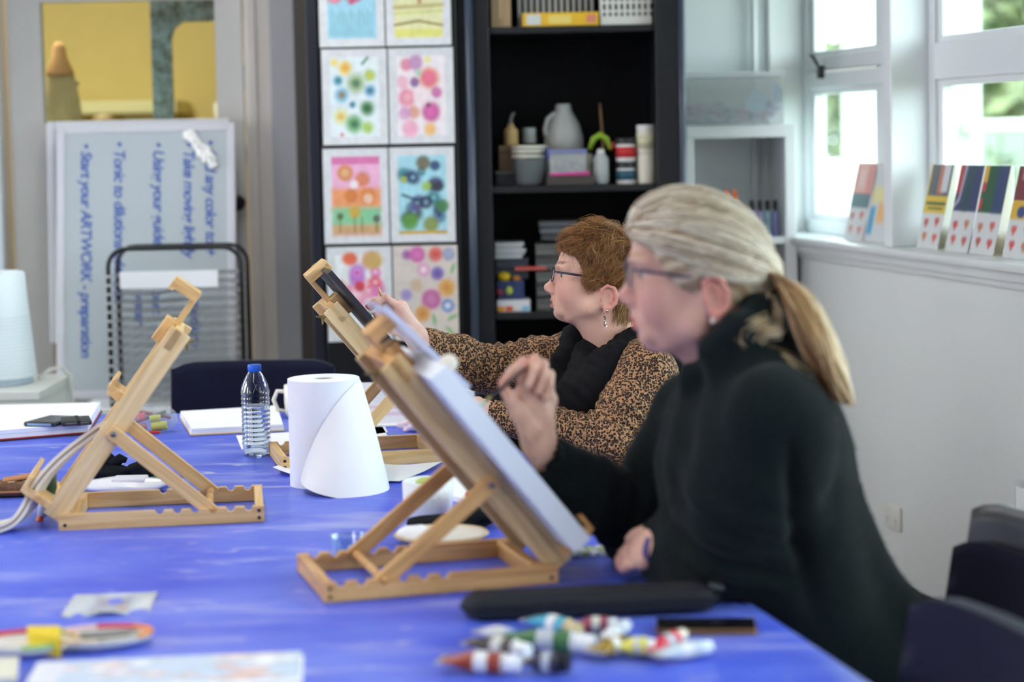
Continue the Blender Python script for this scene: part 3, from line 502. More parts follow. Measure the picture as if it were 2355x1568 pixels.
t = stand('tray_tower', 'tower of clear drawers behind the brown haired woman', 'drawers', .14, 6.66, Z3)
for i in range(5): B().box2((-.06, -.09, i * .045), (.075, .10, i * .045 + .041), .003).obj('drawer', mat('smoke_drawer_%d' % (i % 2), ((86, 86, 84), (70, 70, 70))[i % 2], .35), t); B().box2((-.055, -.0935, i * .045 + .012), (.07, -.089, i * .045 + .018)).obj('handle', mat('drawer_lip', (110, 110, 108), .4), t)
t = stand('box_lids', 'flat grey boxes piled on the clear drawers', 'box', .15, 6.68, Z3 + .232)
for i in range(3): B().box2((-.05 - .004 * i, -.08, i * .022), (.07, .09, i * .022 + .018), .002).obj('box', mat('grey_flat_%d' % i, ((70, 70, 74), (96, 98, 106), (84, 84, 88))[i], .5), t)
t = stand('paper_ream', 'pale grey paper reams on the lowest visible shelf', 'paper', .09, 6.66, .62)
for i in range(3): B().box2((-.12, -.10, i * .052), (.14, .11, i * .052 + .05), .002).obj('ream', mat('ream_%d' % (i % 2), ((150, 154, 158), (176, 178, 182))[i % 2], .6), t)
# ---- white cube shelf unit in the corner
kal = thing('cube_shelf', 'white open cube shelf unit in the corner beside the window', 'shelf unit', (.585, 6.73, 0)); kw = mat('white_foil', (238, 240, 243), .35, .45)
KW, KH, KD = .381, 1.50, .32
for x0, x1 in ((0, .037), (KW - .037, KW)): B().box2((x0, 0, 0), (x1, KD, KH - .042), .002).obj('side', kw, kal)
B().box2((0, 0, KH - .042), (KW, KD, KH), .002).obj('top', kw, kal)
for z in (0.02, .37, .745, 1.098): B().box2((.037, .002, z), (KW - .037, KD, z + .022), .001).obj('shelf', kw, kal)
tag(B().tube([(px(1737, 400, 7.05)[0], 7.04, 0), (px(1737, 400, 7.05)[0], 7.04, 2.7)], .011, 12).obj('pipe', gloss_white, None, True), 'white vertical pipe on the wall behind the cube shelf', 'pipe')
KG = 'things in the cube shelf'
t = thing('storage_tub', 'large clear lidded tub of purple and blue craft scraps on the cube shelf', 'tub', (.600, 6.75, 1.503), 0, KG)
tb = B(); tb.box2((0, 0, 0), (.33, .26, .005)); 
for a, b in (((0, 0, 0), (.33, .004, .16)), ((0, .256, 0), (.33, .26, .16)), ((0, 0, 0), (.004, .26, .16)), ((.326, 0, 0), (.33, .26, .16))): tb.box2(a, b)
tb.obj('tub', clear, t); B().box2((-.006, -.006, .16), (.336, .266, .178), .004).obj('lid', film_mat('frost_lid', (236, 242, 248), .6, .3), t)
sc_ = B()
for i in range(70): sc_.sphere((RNG.uniform(.02, .31), RNG.uniform(.02, .24), RNG.uniform(.012, .07)), (RNG.uniform(.012, .03), RNG.uniform(.01, .02), RNG.uniform(.006, .014)), 7, 5, mi=i % 6)
o = sc_.obj('craft_scraps', [mat('scrap_%d' % i, c, .5) for i, c in enumerate(((120, 134, 176), (150, 120, 170), (170, 130, 150), (110, 150, 170), (140, 140, 150), (96, 100, 150)))], t, True); o['kind'] = 'stuff'
B().box((.24, .02, .075), (.06, .01, .07), Euler((0, .5, 0)).to_matrix(), .001).obj('card_scrap', mat('pale_blue_card', (150, 180, 206), .5), t); B().prism([(.29, .07), (.326, .07), (.326, .12), (.295, .15)], .01, .02).obj('card_scrap', mat('pale_blue_card'), t)
for k, x in enumerate((.737, .765)):
    t = thing('glue_bottle', ['white glue bottle with orange cap, left of the pair on the cube shelf', 'white glue bottle with orange cap, right of the pair on the cube shelf'][k], 'bottle', (x, 6.80, 1.121), 0, KG)
    B().lathe([(.020, 0), (.022, .005), (.022, .10), (.016, .118), (.012, .124)], 20).obj('body', wp, t, True); B().lathe([(.012, .124), (.011, .13), (.005, .160), (.002, .164)], 16).obj('cap', mat('orange_cap', (236, 110, 40), .4), t, True)
for k in range(4):
    t = thing('paint_bottle', ['leftmost', 'second', 'third', 'rightmost'][k] + ' of four black capped paint bottles on the cube shelf', 'bottle', (.825 + k * .026, 6.80, 1.121), 0, KG)
    B().lathe([(.010, 0), (.0115, .004), (.0115, .078), (.007, .09)], 16).obj('body', mat('paint_body_%d' % k, ((150, 150, 196), (170, 160, 200), (150, 186, 200), (140, 140, 190))[k], .4), t, True); B().lathe([(.008, .088), (.008, .118), (.005, .122), (0, .122)], 14).obj('cap', blk_lid, t, 'auto')
t = thing('small_carton', 'small white carton with red print in front of the paint bottles', 'box', (.80, 6.755, 1.121), 0, KG); B().box2((-.02, -.015, 0), (.03, .012, .062), .001).obj('carton', mat('white_card'), t); B().box2((-.010, -.0158, .02), (.02, -.0151, .045)).obj('print', mat('red_print', (226, 140, 130), .5), t)
# ---- whiteboards
alu = mat('white_alu_frame', (206, 206, 214), .4, .5); wbm = mat('whiteboard_enamel', (182, 190, 196), .18, .5)
def board(name, lb, loc, w, h, lean, fw=.028):
    t = thing(name, lb, 'whiteboard', loc); t.rotation_euler = (-lean, 0, 0)
    B().box2((fw * .6, .004, fw * .6), (w - fw * .6, .016, h - fw * .6)).obj('panel', wbm, t)
    for a, b in (((0, 0, 0), (fw, .02, h)), ((w - fw, 0, 0), (w, .02, h)), ((fw, 0, 0), (w - fw, .02, fw)), ((fw, 0, h - fw), (w - fw, .02, h))): B().box2(a, b, .003).obj('frame', alu, t)
    return t
board('whiteboard', 'plain whiteboard leaning behind the written one, its left edge showing', (-1.62, 6.93, .79), .64, .775, math.radians(5))
wb = board('whiteboard', 'whiteboard on end covered in sideways blue handwriting', (-1.567, 6.765, .612), .618, .945, math.radians(9))
pl = B().box2((-1.60, 6.90, .612), (-1.568, 6.925, .79), .002); tag(pl.obj('timber_prop', mat('brown_timber', (130, 84, 36), .6, var=.15), None), 'brown timber prop under the rear whiteboard', 'timber')
ink = mat('blue_marker', (64, 92, 168), .6)
def writing(txt, x, z, size, shear=.2):
    c = bpy.data.curves.new('handwriting', 'FONT'); c.body = txt; c.size = size; c.shear = shear; c.extrude = .0002; c.offset = .0012; c.materials.append(ink)
    c.space_character = .92; tmp = bpy.data.objects.new('tmp', c); COL.objects.link(tmp); me = bpy.data.meshes.new_from_object(tmp.evaluated_get(bpy.context.evaluated_depsgraph_get())); bpy.data.objects.remove(tmp); o = link('handwriting', me, wb, (x, .0035, z)); o['kind'] = 'stuff'; o.rotation_euler = (math.radians(90), math.radians(90), 0); return o
for (txt, x, z, sz) in (('\u2022 Start your ARTWORK - preparation', .085, .885, .052), ('\u2022 Tonic to dilutions adding', .20, .89, .053), ('\u2022 Using your guides', .335, .885, .053), ('\u2022 Take moving lightly', .44, .885, .053), ('\u2022 Add any color to +', .515, .89, .053),
    ('mix', .20, .40, .05), ('water', .27, .36, .05), ('1 part', .33, .40, .05), ('medium', .46, .34, .055)): writing(txt, x, z, sz)
ga = B(); r_ = np.random.default_rng(5)
for i in range(40):
    s_ = i / 39; ga.sphere((.46 + .09 * s_ + r_.uniform(-.012, .012), -.006, .90 - .10 * s_ + r_.uniform(-.012, .012)), (r_.uniform(.008, .02), .006, r_.uniform(.008, .02)), 7, 5)
tag(ga.obj('paper_towel_wad', mat('bright_tissue', (250, 250, 248), .8), None, True, (-1.567, 6.765, .612)), 'white tissue wad stuck at the top right of the written whiteboard', 'tissue').rotation_euler = (-math.radians(9), 0, 0)
# ---- low white bench, small cabinet, air purifier
lb_ = thing('low_bench', 'low white bench under the whiteboards', 'bench', (-1.9, 6.50, 0)); B().box2((.46, 0, .585), (1.20, .48, .612), .004).obj('top', kw, lb_); B().box2((.48, .03, 0), (.51, .46, .585)).obj('side', kw, lb_); B().box2((1.15, .03, 0), (1.18, .46, .585)).obj('side', kw, lb_); B().box2((.51, .40, .2), (1.15, .42, .585)).obj('back_rail', kw, lb_)
sc = thing('side_cabinet', 'small white drawer cabinet under the air purifier', 'cabinet', (-1.92, 6.02, 0)); offw = mat('off_white_laminate', (214, 216, 210), .4)
B().box2((0, .01, 0), (.47, .45, .705), .003).obj('carcass', offw, sc); B().box2((-.005, 0, .705), (.475, .46, .732), .003).obj('top', offw, sc)
for i, (z0, z1) in enumerate(((.50, .665), (.27, .48), (.04, .25))): d = B().box2((.03, -.004, z0), (.43, .012, z1), .004).obj('drawer', mat('drawer_front', (206, 208, 202), .4), sc); B().box2((.18, -.018, (z0 + z1) / 2), (.28, -.004, (z0 + z1) / 2 + .012), .003).obj('handle', mat('old_steel'), d)
ap = thing('air_purifier', 'white tapered air purifier with a perforated shell', 'air purifier', (-1.640, 6.25, .732)); apm = mat('purifier_white', (226, 236, 240), .4, .5)
H_ = .352; prof = [(0, 0), (.115, 0), (.12, .004), (.122, .02)]; B().lathe(prof, 40).obj('base', mat('purifier_base', (170, 184, 198), .5), ap, True)
B().lathe([(.128, .022), (.131, .028), (.126, .09), (.112, .25), (.105, H_ - .006), (.102, H_), (.09, H_), (.085, H_ - .01), (0, H_ - .012)], 48).obj('shell', apm, ap, 'auto')
hd = B(); dots = 0
for j in range(16):
    z = .04 + j * .0115; r = .1315 - (z - .028) * .0855
    for k in range(40):
        a = math.radians(-160 + k * 4.0 + (j % 2) * 2.0); hd.box((r * math.cos(a), r * math.sin(a), z), (.0036, .0014, .0036), Matrix.Rotation(a + math.pi / 2, 3, 'Z'))
o = hd.obj('perforation', mat('purifier_hole', (200, 212, 218), .6), ap); o['kind'] = 'stuff'
B().lathe([(.084, H_ - .011), (.05, H_ - .008), (.05, H_ - .006), (0, H_ - .006)], 30).obj('grille', mat('purifier_base'), ap, True)
tag(B().tube([(-1.52, 6.33, .737), (-1.49, 6.36, .76), (-1.455, 6.38, .765), (-1.435, 6.39, .74), (-1.43, 6.40, .66), (-1.43, 6.40, .45)], .006, 8).obj('power_cable', mat('white_cable', (206, 204, 198), .5), None, True), 'white power cable looping down behind the side cabinet', 'cable')
# ---- drying rack
rk = thing('drying_rack', 'black framed wire drying rack on the bench before the whiteboard', 'drying rack', (-1.327, 6.53, .612)); RW, RH = .437, .522
def loop(y):
    r = .06; pts = [(0, y, 0), (0, y, RH - r)] + [(r - r * math.cos(a), y, RH - r + r * math.sin(a)) for a in np.linspace(.2, math.pi / 2, 6)] + [(RW - r + r * math.sin(a), y, RH - r + r * math.cos(a)) for a in np.linspace(0, math.pi / 2, 6)] + [(RW, y, 0)]
    return B().tube(pts, .0075, 10)
loop(0).obj('frame_tube', blk, rk, True); loop(.16).obj('frame_tube', blk, rk, True)
for x in (0, RW): B().tube([(x, 0, .01), (x, .16, .01)], .006, 8).obj('foot_bar', blk, rk)
wire = mat('galvanised_wire', (150, 152, 154), .35, .5, metal=.6)
for i in range(15):
    z = .02 + i * .0295; sh = B(); sag = .004 + .003 * math.sin(i * 1.7)
    for y in (-.004, .05, .11, .164): sh.tube([(.004, y, z), (RW * .3, y, z - sag), (RW * .6, y, z + sag * (1 if i % 3 else 2)), (RW - .004, y, z + .004)], .0016, 6)
    for k in range(9): x = .03 + k * .047; sh.tube([(x, -.004, z), (x, .164, z)], .0013, 5)
    sh.obj('wire_shelf', wire, rk)
    B().box2((-.008, -.009, z - .0035), (.009, -.002, z + .0035)).obj('spring_clip', mat('clip_white', (200, 200, 200), .4), rk)
dp = sheet('drying_paper', Paint(16, 10, (236, 236, 240)), .322, .0555, None, lambda u, v: -.002 - .006 * np.sin(u * 3.1), loc=(-1.287, 6.518, 1.005)); tag(dp, 'white paper strip clipped across the top of the drying rack', 'paper')
# ---- chairs
navy = mat('navy_upholstery', (19, 20, 42), .85, .15, var=.12, vscale=30, bump=.25, bscale=700, sheen=.06)
shellm = mat('grey_chair_shell', (58, 60, 66), .35, .5); chrome = mat('chair_leg_steel', (120, 122, 126), .3, metal=.9)
def make_chair(lb, full=True, group='navy chairs round the table', w=.47, top=.836, backtilt=9):
    t = thing('chair', lb, 'chair', (0, 0, 0), 0, group)      # faces -y
    def seat(u, v, dz, inset):
        x = (u - .5) * (w - inset); y = -.22 + .43 * v; e = (abs(u - .5) * 2) ** 4; return (x, y, .45 + dz - .012 * e + .012 * v - .02 * max(0, .15 - v) / .15)
    def solid(fn_a, fn_b, nu, nv):
        b = B(); b.grid(fn_a, nu, nv); b.grid(lambda u, v: fn_b(1 - u, v), nu, nv)
        for e in range(4):
            def rim(u, v, e=e):
                q = [(u, 0), (1, u), (1 - u, 1), (0, 1 - u)][e]; A = Vector(fn_a(*q)); C_ = Vector(fn_b(*q)); m = (A + C_) / 2; k = math.sin(v * math.pi); d = A.lerp(C_, v); out = Vector(((q[0] - .5) if e % 2 else 0, 0, 0)); return tuple(d + out.normalized() * .006 * k if out.length else d)
            b.grid(rim, max(nu, nv), 4)
        bmesh.ops.remove_doubles(b.bm, verts=b.bm.verts[:], dist=1e-5); return b
    solid(lambda u, v: seat(u, v, .03, .02), lambda u, v: seat(u, v, -.012, .02), 14, 14).obj('seat', navy, t, True)
    def back(u, v, off, inset, z0, z1):
        x = (u - .5) * (w - inset); cv = .035 * (abs(u - .5) * 2) ** 2; z = z0 + (z1 - z0) * v; cr = .018 * max(0, (abs(u - .5) * 2 - .72) / .28) ** 2 * (1 if v > .5 else 0)
        return (x, .205 + (z - .45) * math.tan(math.radians(backtilt)) - cv + off, z - cr * v)
    pz0, pz1 = (.50, top) if full else (.50, top - .055)
    solid(lambda u, v: back(u, v, -.030, .03 if not full else 0, pz0, pz1), lambda u, v: back(u, v, .004, .03 if not full else 0, pz0, pz1), 16, 12).obj('backrest', navy, t, True)
    solid(lambda u, v: back(u, v, .004, -.004 if not full else .012, .47, top + (.004 if not full else -.006)), lambda u, v: back(u, v, .018, 0 if not full else .012, .47, top + (.004 if not full else -.006)), 16, 12).obj('shell', shellm, t, True)
    for sx in (-1, 1):
        B().tube([(sx * (w / 2 - .03), -.19, .44), (sx * (w / 2 - .012), -.225, 0)], .011, 10).obj('leg', chrome, t, True); B().tube([(sx * (w / 2 - .03), .19, .44), (sx * (w / 2 - .012), .27, 0)], .011, 10).obj('leg', chrome, t, True)
        B().tube([(sx * (w / 2 - .04), .15, .44), (sx * (w / 2 - .05), .215, .47), (sx * (w / 2 - .05), .24, .56)], .012, 8).obj('back_post', chrome, t, True)
    B().box2((-w / 2 + .03, -.2, .425), (w / 2 - .03, .2, .438), .003).obj('seat_frame', shellm, t)
    return t
FACE = math.atan2(-.9761, -.2173) + math.pi / 2 + math.pi     # toward -normal: chairs on the right side face the table
ch0 = make_chair('navy upholstered chair standing empty at the far end of the table'); ch0.location = (-.762, 5.57, 0)
# ================================================================== TABLE, CLOTH, EASELS AND EVERYTHING ON THE TABLE
T = .74
def EX(y): return .377 - .2225 * (y - 2.975)            # right edge of the table top
Y0, Y1, XL0, XL1 = 1.9, 5.40, -1.45, -2.05
cloth_m = bpy.data.materials.new('blue_plastic_cloth'); cloth_m.use_nodes = True
def _cloth_nodes():
    nt = cloth_m.node_tree; b = nt.nodes['Principled BSDF']; tc = nt.nodes.new('ShaderNodeTexCoord')
    def noise(scale, detail, sx, sy, dist=0, rot=0):
        mp = nt.nodes.new('ShaderNodeMapping'); mp.inputs['Scale'].default_value = (sx, sy, 1); mp.inputs['Rotation'].default_value = (0, 0, rot); nt.links.new(tc.outputs['Object'], mp.inputs[0])
        n = nt.nodes.new('ShaderNodeTexNoise'); n.inputs['Scale'].default_value = scale; n.inputs['Detail'].default_value = detail; n.inputs['Distortion'].default_value = dist; nt.links.new(mp.outputs[0], n.inputs['Vector']); return n.outputs['Fac']
    def ramp(src, p0, p1, v0=0, v1=1):
        m = nt.nodes.new('ShaderNodeMapRange'); m.inputs['From Min'].default_value = p0; m.inputs['From Max'].default_value = p1; m.inputs['To Min'].default_value = v0; m.inputs['To Max'].default_value = v1; nt.links.new(src, m.inputs['Value']); return m.outputs[0]
    def mixc(a, bcol, fac):
        m = nt.nodes.new('ShaderNodeMix'); m.data_type = 'RGBA'; nt.links.new(fac, m.inputs['Factor'])
        if isinstance(a, tuple): m.inputs['A'].default_value = lin(a)
        else: nt.links.new(a, m.inputs['A'])
        m.inputs['B'].default_value = lin(bcol); return m.outputs['Result']
    c = mixc((50, 76, 212), (98, 118, 226), ramp(noise(2.6, 3, 1, 1.6), .32, .66))
    c = mixc(c, (176, 178, 226), ramp(noise(2.4, 5, 1.1, 4.2, .9, .18), .54, .76, 0, .6))       # dried paint wiped across the cloth
    c = mixc(c, (206, 204, 226), ramp(noise(7, 6, 1, 3.0, 1.0, -.12), .62, .76, 0, .8))
    c = mixc(c, (112, 140, 120), ramp(noise(5.5, 2, 1, 1.3, 0, .6), .76, .84, 0, .6))
    nt.links.new(c, b.inputs['Base Color']); b.inputs['Roughness'].default_value = .38; b.inputs['Specular IOR Level'].default_value = .35
    n2 = noise(14, 4, 1, 1, .6); bp = nt.nodes.new('ShaderNodeBump'); bp.inputs['Strength'].default_value = .35; bp.inputs['Distance'].default_value = .006; nt.links.new(n2, bp.inputs['Height']); nt.links.new(bp.outputs[0], b.inputs['Normal'])
_cloth_nodes()
def top_pt(u, v):
    y = Y0 + (Y1 - Y0) * v; xl = XL0 + (XL1 - XL0) * v; return xl + (EX(y) - xl) * u, y
def cloth_pt(a, b):
    "a, b in metres of cloth beyond the edges handled as a drop"
    ua, vb = min(max(a, 0), 1), min(max(b, 0), 1); x, y = top_pt(ua, vb); z = T
    da = (a - 1) * 2.2 if a > 1 else (-a * 2.2 if a < 0 else 0); db = (b - 1) * 3.5 if b > 1 else (-b * 3.5 if b < 0 else 0)
    d = max(da, db); s = .012
    if d > 0:
        out = min(d, .03) * .5 + (.012 * math.sin(17 * (a if db >= da else b) + 3) * min(1, d * 5)); z = T - max(0, d - .008)
        if da >= db: x += out * (1 if a > 1 else -1)
        else: y += out * (1 if b > 1 else -1)
    else: z += .0016 * math.sin(9 * x + 5 * y) * math.sin(7 * y - 4 * x)
    return (x, y, z)
us = [-.10, -.07, -.04, -.02, -.008, 0] + [i / 44 for i in range(1, 44)] + [1, 1.004, 1.01, 1.03, 1.06, 1.10]
vs_ = [-.07, -.05, -.03, -.012, -.004, 0] + [i / 70 for i in range(1, 70)] + [1, 1.003, 1.012, 1.03, 1.05, 1.07]
b = B(); vv = [cloth_pt(a, c) for c in vs_ for a in us]; n_ = len(us)
b._add(vv, [(j * n_ + i, j * n_ + i + 1, (j + 1) * n_ + i + 1, (j + 1) * n_ + i) for j in range(len(vs_) - 1) for i in range(n_ - 1)])
tag(b.obj('tablecloth', cloth_m, None, True), 'blue paint-stained plastic cloth covering the long work table', 'tablecloth')
tb = thing('work_table', 'long work table hidden under the blue cloth', 'table', (0, 0, 0)); ply = mat('table_ply', (150, 130, 104), .6)
b = B(); q = [(XL0 + .03, Y0 + .03), (EX(Y0) - .03, Y0 + .03), (EX(Y1) - .03, Y1 - .03), (XL1 + .03, Y1 - .03)]; b.prism(q, T - .034, T - .006, 'xy'); b.obj('tabletop', ply, tb)
for (x, y) in ((XL0 + .12, Y0 + .15), (EX(Y0) - .12, Y0 + .15), (EX(Y1) - .12, Y1 - .15), (XL1 + .12, Y1 - .15)): B().tube([(x, y, 0), (x, y, T - .034)], .022, 12).obj('leg', chrome, tb, True)

# ---- easels
pine = wood_mat('pine_light', (226, 190, 136), (214, 174, 118), (196, 150, 94)); pine2 = wood_mat('pine_warm', (214, 168, 108), (196, 146, 88), (170, 118, 66)); pine3 = wood_mat('pine_pale', (230, 202, 156), (220, 188, 138), (204, 164, 110))
pine_mid = wood_mat('pine_mid', (206, 176, 128), (192, 158, 108), (172, 134, 86)); bolt_m = mat('steel_bolt', (110, 110, 112), .3, metal=.8)
def beam_obj(name, p, q, w, h, up, m, parent, bev=.0012, ext=0):
    p, q = Vector(p), Vector(q); d = q - p; L = d.length; d.normalize(); sd = d.cross(Vector(up)).normalized(); u = sd.cross(d).normalized()
    o = B().box((0, 0, 0), (L + 2 * ext, w, h), None, bev).obj(name, m, parent); M = Matrix((d, u.cross(d), u)).transposed().to_4x4(); M.translation = (p + q) / 2; o.matrix_local = M; return o
def make_easel(lb, hinge, yaw_dir, wdir, tilt, SL, piv, notch, m, L=.39, W=.25, mast=.09, SW=.21, hook=True, rest=0):
    "hinge: front hinge corner on the table; yaw_dir: unit vector to the tail; wdir: unit vector away from the camera"
    t = thing('table_easel', lb, 'easel', (hinge[0], hinge[1], T + .001), 0, 'wooden table easels')
    X = Vector((yaw_dir[0], yaw_dir[1], 0)).normalized(); Wd = Vector((wdir[0], wdir[1], 0)).normalized(); Z = Vector((0, 0, 1))
    def P(x, y, z): return X * x + Wd * y + Z * z
    RHt, RT = .030, .016
    # notched side rails
    prof = [(0, 0), (L, 0), (L, RHt)]; xs = [L - .03 - i * .034 for i in range(6)]
    for xn in xs: prof += [(xn + .009, RHt), (xn + .0055, RHt - .007), (xn, RHt - .0095), (xn - .0055, RHt - .007), (xn - .009, RHt)]
    prof += [(0, RHt)]
    for y in (0, W - RT):
        o = B().prism(prof, 0, RT).obj('side_rail', m, t); Yl = Z.cross(X); M = Matrix((X, Yl, Z)).transposed().to_4x4(); off = P(0, y, 0)
        if Yl.dot(Wd) < 0: off = P(0, y + RT, 0)
        M.translation = off; o.matrix_local = M
        for (sx, sz) in ((.012, .010), (L - .010, .008), (L - .010, .022)):
            if y == 0: B().tube([P(sx, -.0006, sz), P(sx, .002, sz)], .0036, 10).obj('screw', mat('dark_screw', (52, 46, 44), .4, metal=.6), t)
    beam_obj('end_rail', P(L - .009, RT, RHt / 2), P(L - .009, W - RT, RHt / 2), .016, RHt, Z, m, t); beam_obj('cross_rail', P(.03, RT, RHt / 2), P(.03, W - RT, RHt / 2), .018, RHt, Z, m, t)
    # tilted frame
    c, s = math.cos(tilt), math.sin(tilt); S = X * c + Z * s; N = (-X * s + Z * c)             # along the stile; normal toward the painter
    h0 = P(.012, W / 2, .018); ST, SD = .016, .042
    y0 = (W - SW) / 2
    def Fp(l, y, n): return P(.012, y, .018) + S * l + N * (n + .022)
    for y in (y0 + ST / 2, W - y0 - ST / 2): beam_obj('stile', Fp(-.012, y, 0), Fp(SL, y, 0), ST, SD, N, pine3 if m is not pine2 else pine_mid, t)
    beam_obj('cross_bar', Fp(SL - .022, y0, .004), Fp(SL - .022, W - y0, .004), .044, .018, N, m, t); beam_obj('cross_bar', Fp(SL * .47, y0 + ST, 0), Fp(SL * .47, W - y0 - ST, 0), .03, .016, N, m, t)
    beam_obj('back_panel', Fp(.02, W / 2, -.006), Fp(SL - .05, W / 2, -.006), .045, .012, N, m, t)
    # ledge that carries the canvas
    beam_obj('ledge', Fp(.006, y0 - .01, .045), Fp(.006, W - y0 + .01, .045), .014, .058, N, m, t); beam_obj('ledge_lip', Fp(.018, y0 - .01, .076), Fp(.018, W - y0 + .01, .076), .034, .009, N, m, t)
    # mast, head block and hook
    beam_obj('mast', Fp(SL * .5, W / 2, .012), Fp(SL + mast, W / 2, .012), .022, .012, N, m, t)
    beam_obj('head_block', Fp(SL - .05, W / 2, .026), Fp(SL + .004, W / 2, .026), .05, .024, N, m, t)
    if hook: beam_obj('hook', Fp(SL + mast - .008, W / 2, .008), Fp(SL + mast - .008, W / 2, .066), .06, .022, S, m, t); beam_obj('hook_lip', Fp(SL + mast - .024, W / 2, .062), Fp(SL + mast - .004, W / 2, .062), .06, .010, N, m, t)
    wn = B(); wn.tube([Fp(SL - .02, W / 2, -.012), Fp(SL - .02, W / 2, -.028)], .004, 8); wn.tube([Fp(SL - .032, W / 2, -.034), Fp(SL - .022, W / 2, -.024), Fp(SL - .018, W / 2, -.024), Fp(SL - .008, W / 2, -.034)], [.002, .004, .004, .002], 8); wn.obj('wing_nut', mat('brass', (150, 136, 90), .3, metal=.9), t)
    if rest: beam_obj('canvas_rest', Fp(rest, W / 2 - .05, .034), Fp(rest, W / 2 + .05, .034), .020, .030, N, m, t); beam_obj('rest_lip', Fp(rest + .014, W / 2 - .05, .05), Fp(rest + .014, W / 2 + .05, .05), .03, .008, N, m, t)
    # struts
    xb, zb = L - notch, RHt - .004
    for y in (y0 - .006, W - y0 + .006):
        beam_obj('strut', Fp(piv, y, -.006), P(xb, y, zb), .013, .026, Z, m, t, ext=.012)
        B().tube([Fp(piv, y - .012, -.004), Fp(piv, y + .012, -.004)], .0055, 12).obj('bolt', bolt_m, t, True)
    B().tube([P(xb, .002, zb), P(xb, W - .002, zb)], .007, 12).obj('dowel', pine2, t, True)
    return t, Fp
d2 = math.radians
E_near, FN = make_easel('wooden table easel nearest the blonde woman holding a white canvas', pz(1285, 1342, T), (-math.cos(d2(16)), -math.sin(d2(16))), (-math.sin(d2(16)), math.cos(d2(16))), d2(51.5), .438, .178, .10, pine2, mast=.042)
E_a, FA = make_easel('wooden table easel the brown haired woman draws at', pz(1040, 1062, T), (-math.cos(d2(13)), -math.sin(d2(13))), (-math.sin(d2(13)), math.cos(d2(13))), d2(50.5), .424, .18, .14, pine, mast=.078)
E_l, FL = make_easel('empty wooden table easel at the left side, facing left', pz(135, 1222, T), (math.cos(d2(8)), math.sin(d2(8))), (-math.sin(d2(8)), math.cos(d2(8))), d2(54), .42, .188, .105, pine, mast=.075, rest=.245)
def rel(o, p): return Vector(p) + Vector(o.location)
def panel(name, lb, cat, eas, Fp, l0, l1, y0, y1, n0, th, m, parts=None, tip=0):
    a = [rel(eas, Fp(l, y, n + (l - l0) * tip)) for n in (n0, n0 + th) for l, y in ((l0, y0), (l1, y0), (l1, y1), (l0, y1))]
    o = a[0]; t = thing(name, lb, cat, o); b = B(); b._add([Vector(v) - o for v in a], [(0, 1, 2, 3), (7, 6, 5, 4), (0, 4, 5, 1), (1, 5, 6, 2), (2, 6, 7, 3), (3, 7, 4, 0)]); b.obj('board', m, t); return t, o
# canvas on the near easel
cv, o_ = panel('canvas', 'white stretched canvas standing on the near easel', 'canvas', E_near, FN, .016, .392, -.05, .27, .024, .034, mat('canvas_primed', (222, 226, 236), .7, .2, bump=.15, bscale=900))
a4 = [rel(E_near, FN(l, y, .0584)) - o_ for l, y in ((.02, -.047), (.388, -.047), (.388, .267), (.02, .267))]; b = B(); b._add(a4, [(0, 1, 2, 3)]); b.obj('primed_face', mat('canvas_face', (226, 232, 242), .6), cv)
fl_, o_ = panel('plastic_sleeve', 'clear lilac plastic sleeve hanging from the near easel hook onto the canvas', 'sleeve', E_near, FN, .314, .509, .05, .20, .072, .004, film_mat('lilac_sleeve', (190, 192, 222), .55, .25), tip=-.113)
e4 = B(); e4.beam(rel(E_near, FN(.314, .05, .074)) - o_, rel(E_near, FN(.509, .05, .052)) - o_, .004, .010, Vector((0, 0, 1))); e4.obj('welded_edge', mat('sleeve_edge', (186, 190, 220), .3), fl_)
tag(B().sphere(rel(E_near, FN(.385, -.02, .066)), (.015, .014, .015), 16, 10).obj('putty_ball', mat('pale_putty', (226, 214, 204), .6), None, True), 'pale putty eraser ball stuck on top of the near canvas', 'eraser')
# dark drawing board and paper on the far easel
db, o_ = panel('drawing_board', 'black drawing board with a white sheet on the far easel', 'drawing board', E_a, FA, .02, .492, -.02, .27, .042, .012, mat('black_board', (44, 44, 52), .35, .45))
a4 = [rel(E_a, FA(l, y, .0550)) - o_ for l, y in ((.04, .0), (.30, .0), (.30, .25), (.04, .25))]; b = B(); b._add(a4 + [v + Vector((.0, 0, .0008)) for v in a4], [(0, 1, 2, 3), (4, 5, 6, 7)]); b.obj('drawing_paper', mat('drawing_paper', (236, 236, 246), .7), db)
# curved strip on the left easel
b = B(); ctr = [px(232, 982, 3.87), px(190, 1012, 3.85), px(140, 1050, 3.83), px(100, 1092, 3.81), px(76, 1130, 3.79), px(62, 1165, 3.775), px(40, 1198, 3.76), px(8, 1216, 3.75), px(-60, 1222, 3.74)]
ctr = np.array(ctr); tt_ = np.linspace(0, 1, 36); ctr = np.stack([np.interp(tt_, np.linspace(0, 1, len(ctr)), ctr[:, i]) for i in range(3)], 1)
for _ in range(10): ctr[1:-1] = (ctr[:-2] + 2 * ctr[1:-1] + ctr[2:]) / 4
st = thing('curved_strip', 'off-white flexible curve strip bent from the left easel down to the cloth', 'strip', ctr[-1]); vs2 = []; nS = len(ctr)
for i, p in enumerate(ctr):
    p = Vector(p) - Vector(ctr[-1]); d = Vector(ctr[min(i + 1, nS - 1)] - ctr[max(i - 1, 0)]).normalized(); n = d.cross(Vector((0, 1, 0))).normalized()
    for (yy, nn) in ((-.012, -.008), (.05, -.008), (.05, .008), (-.012, .008)): vs2.append(p + Vector((.1 * yy, yy, 0)) + n * nn)
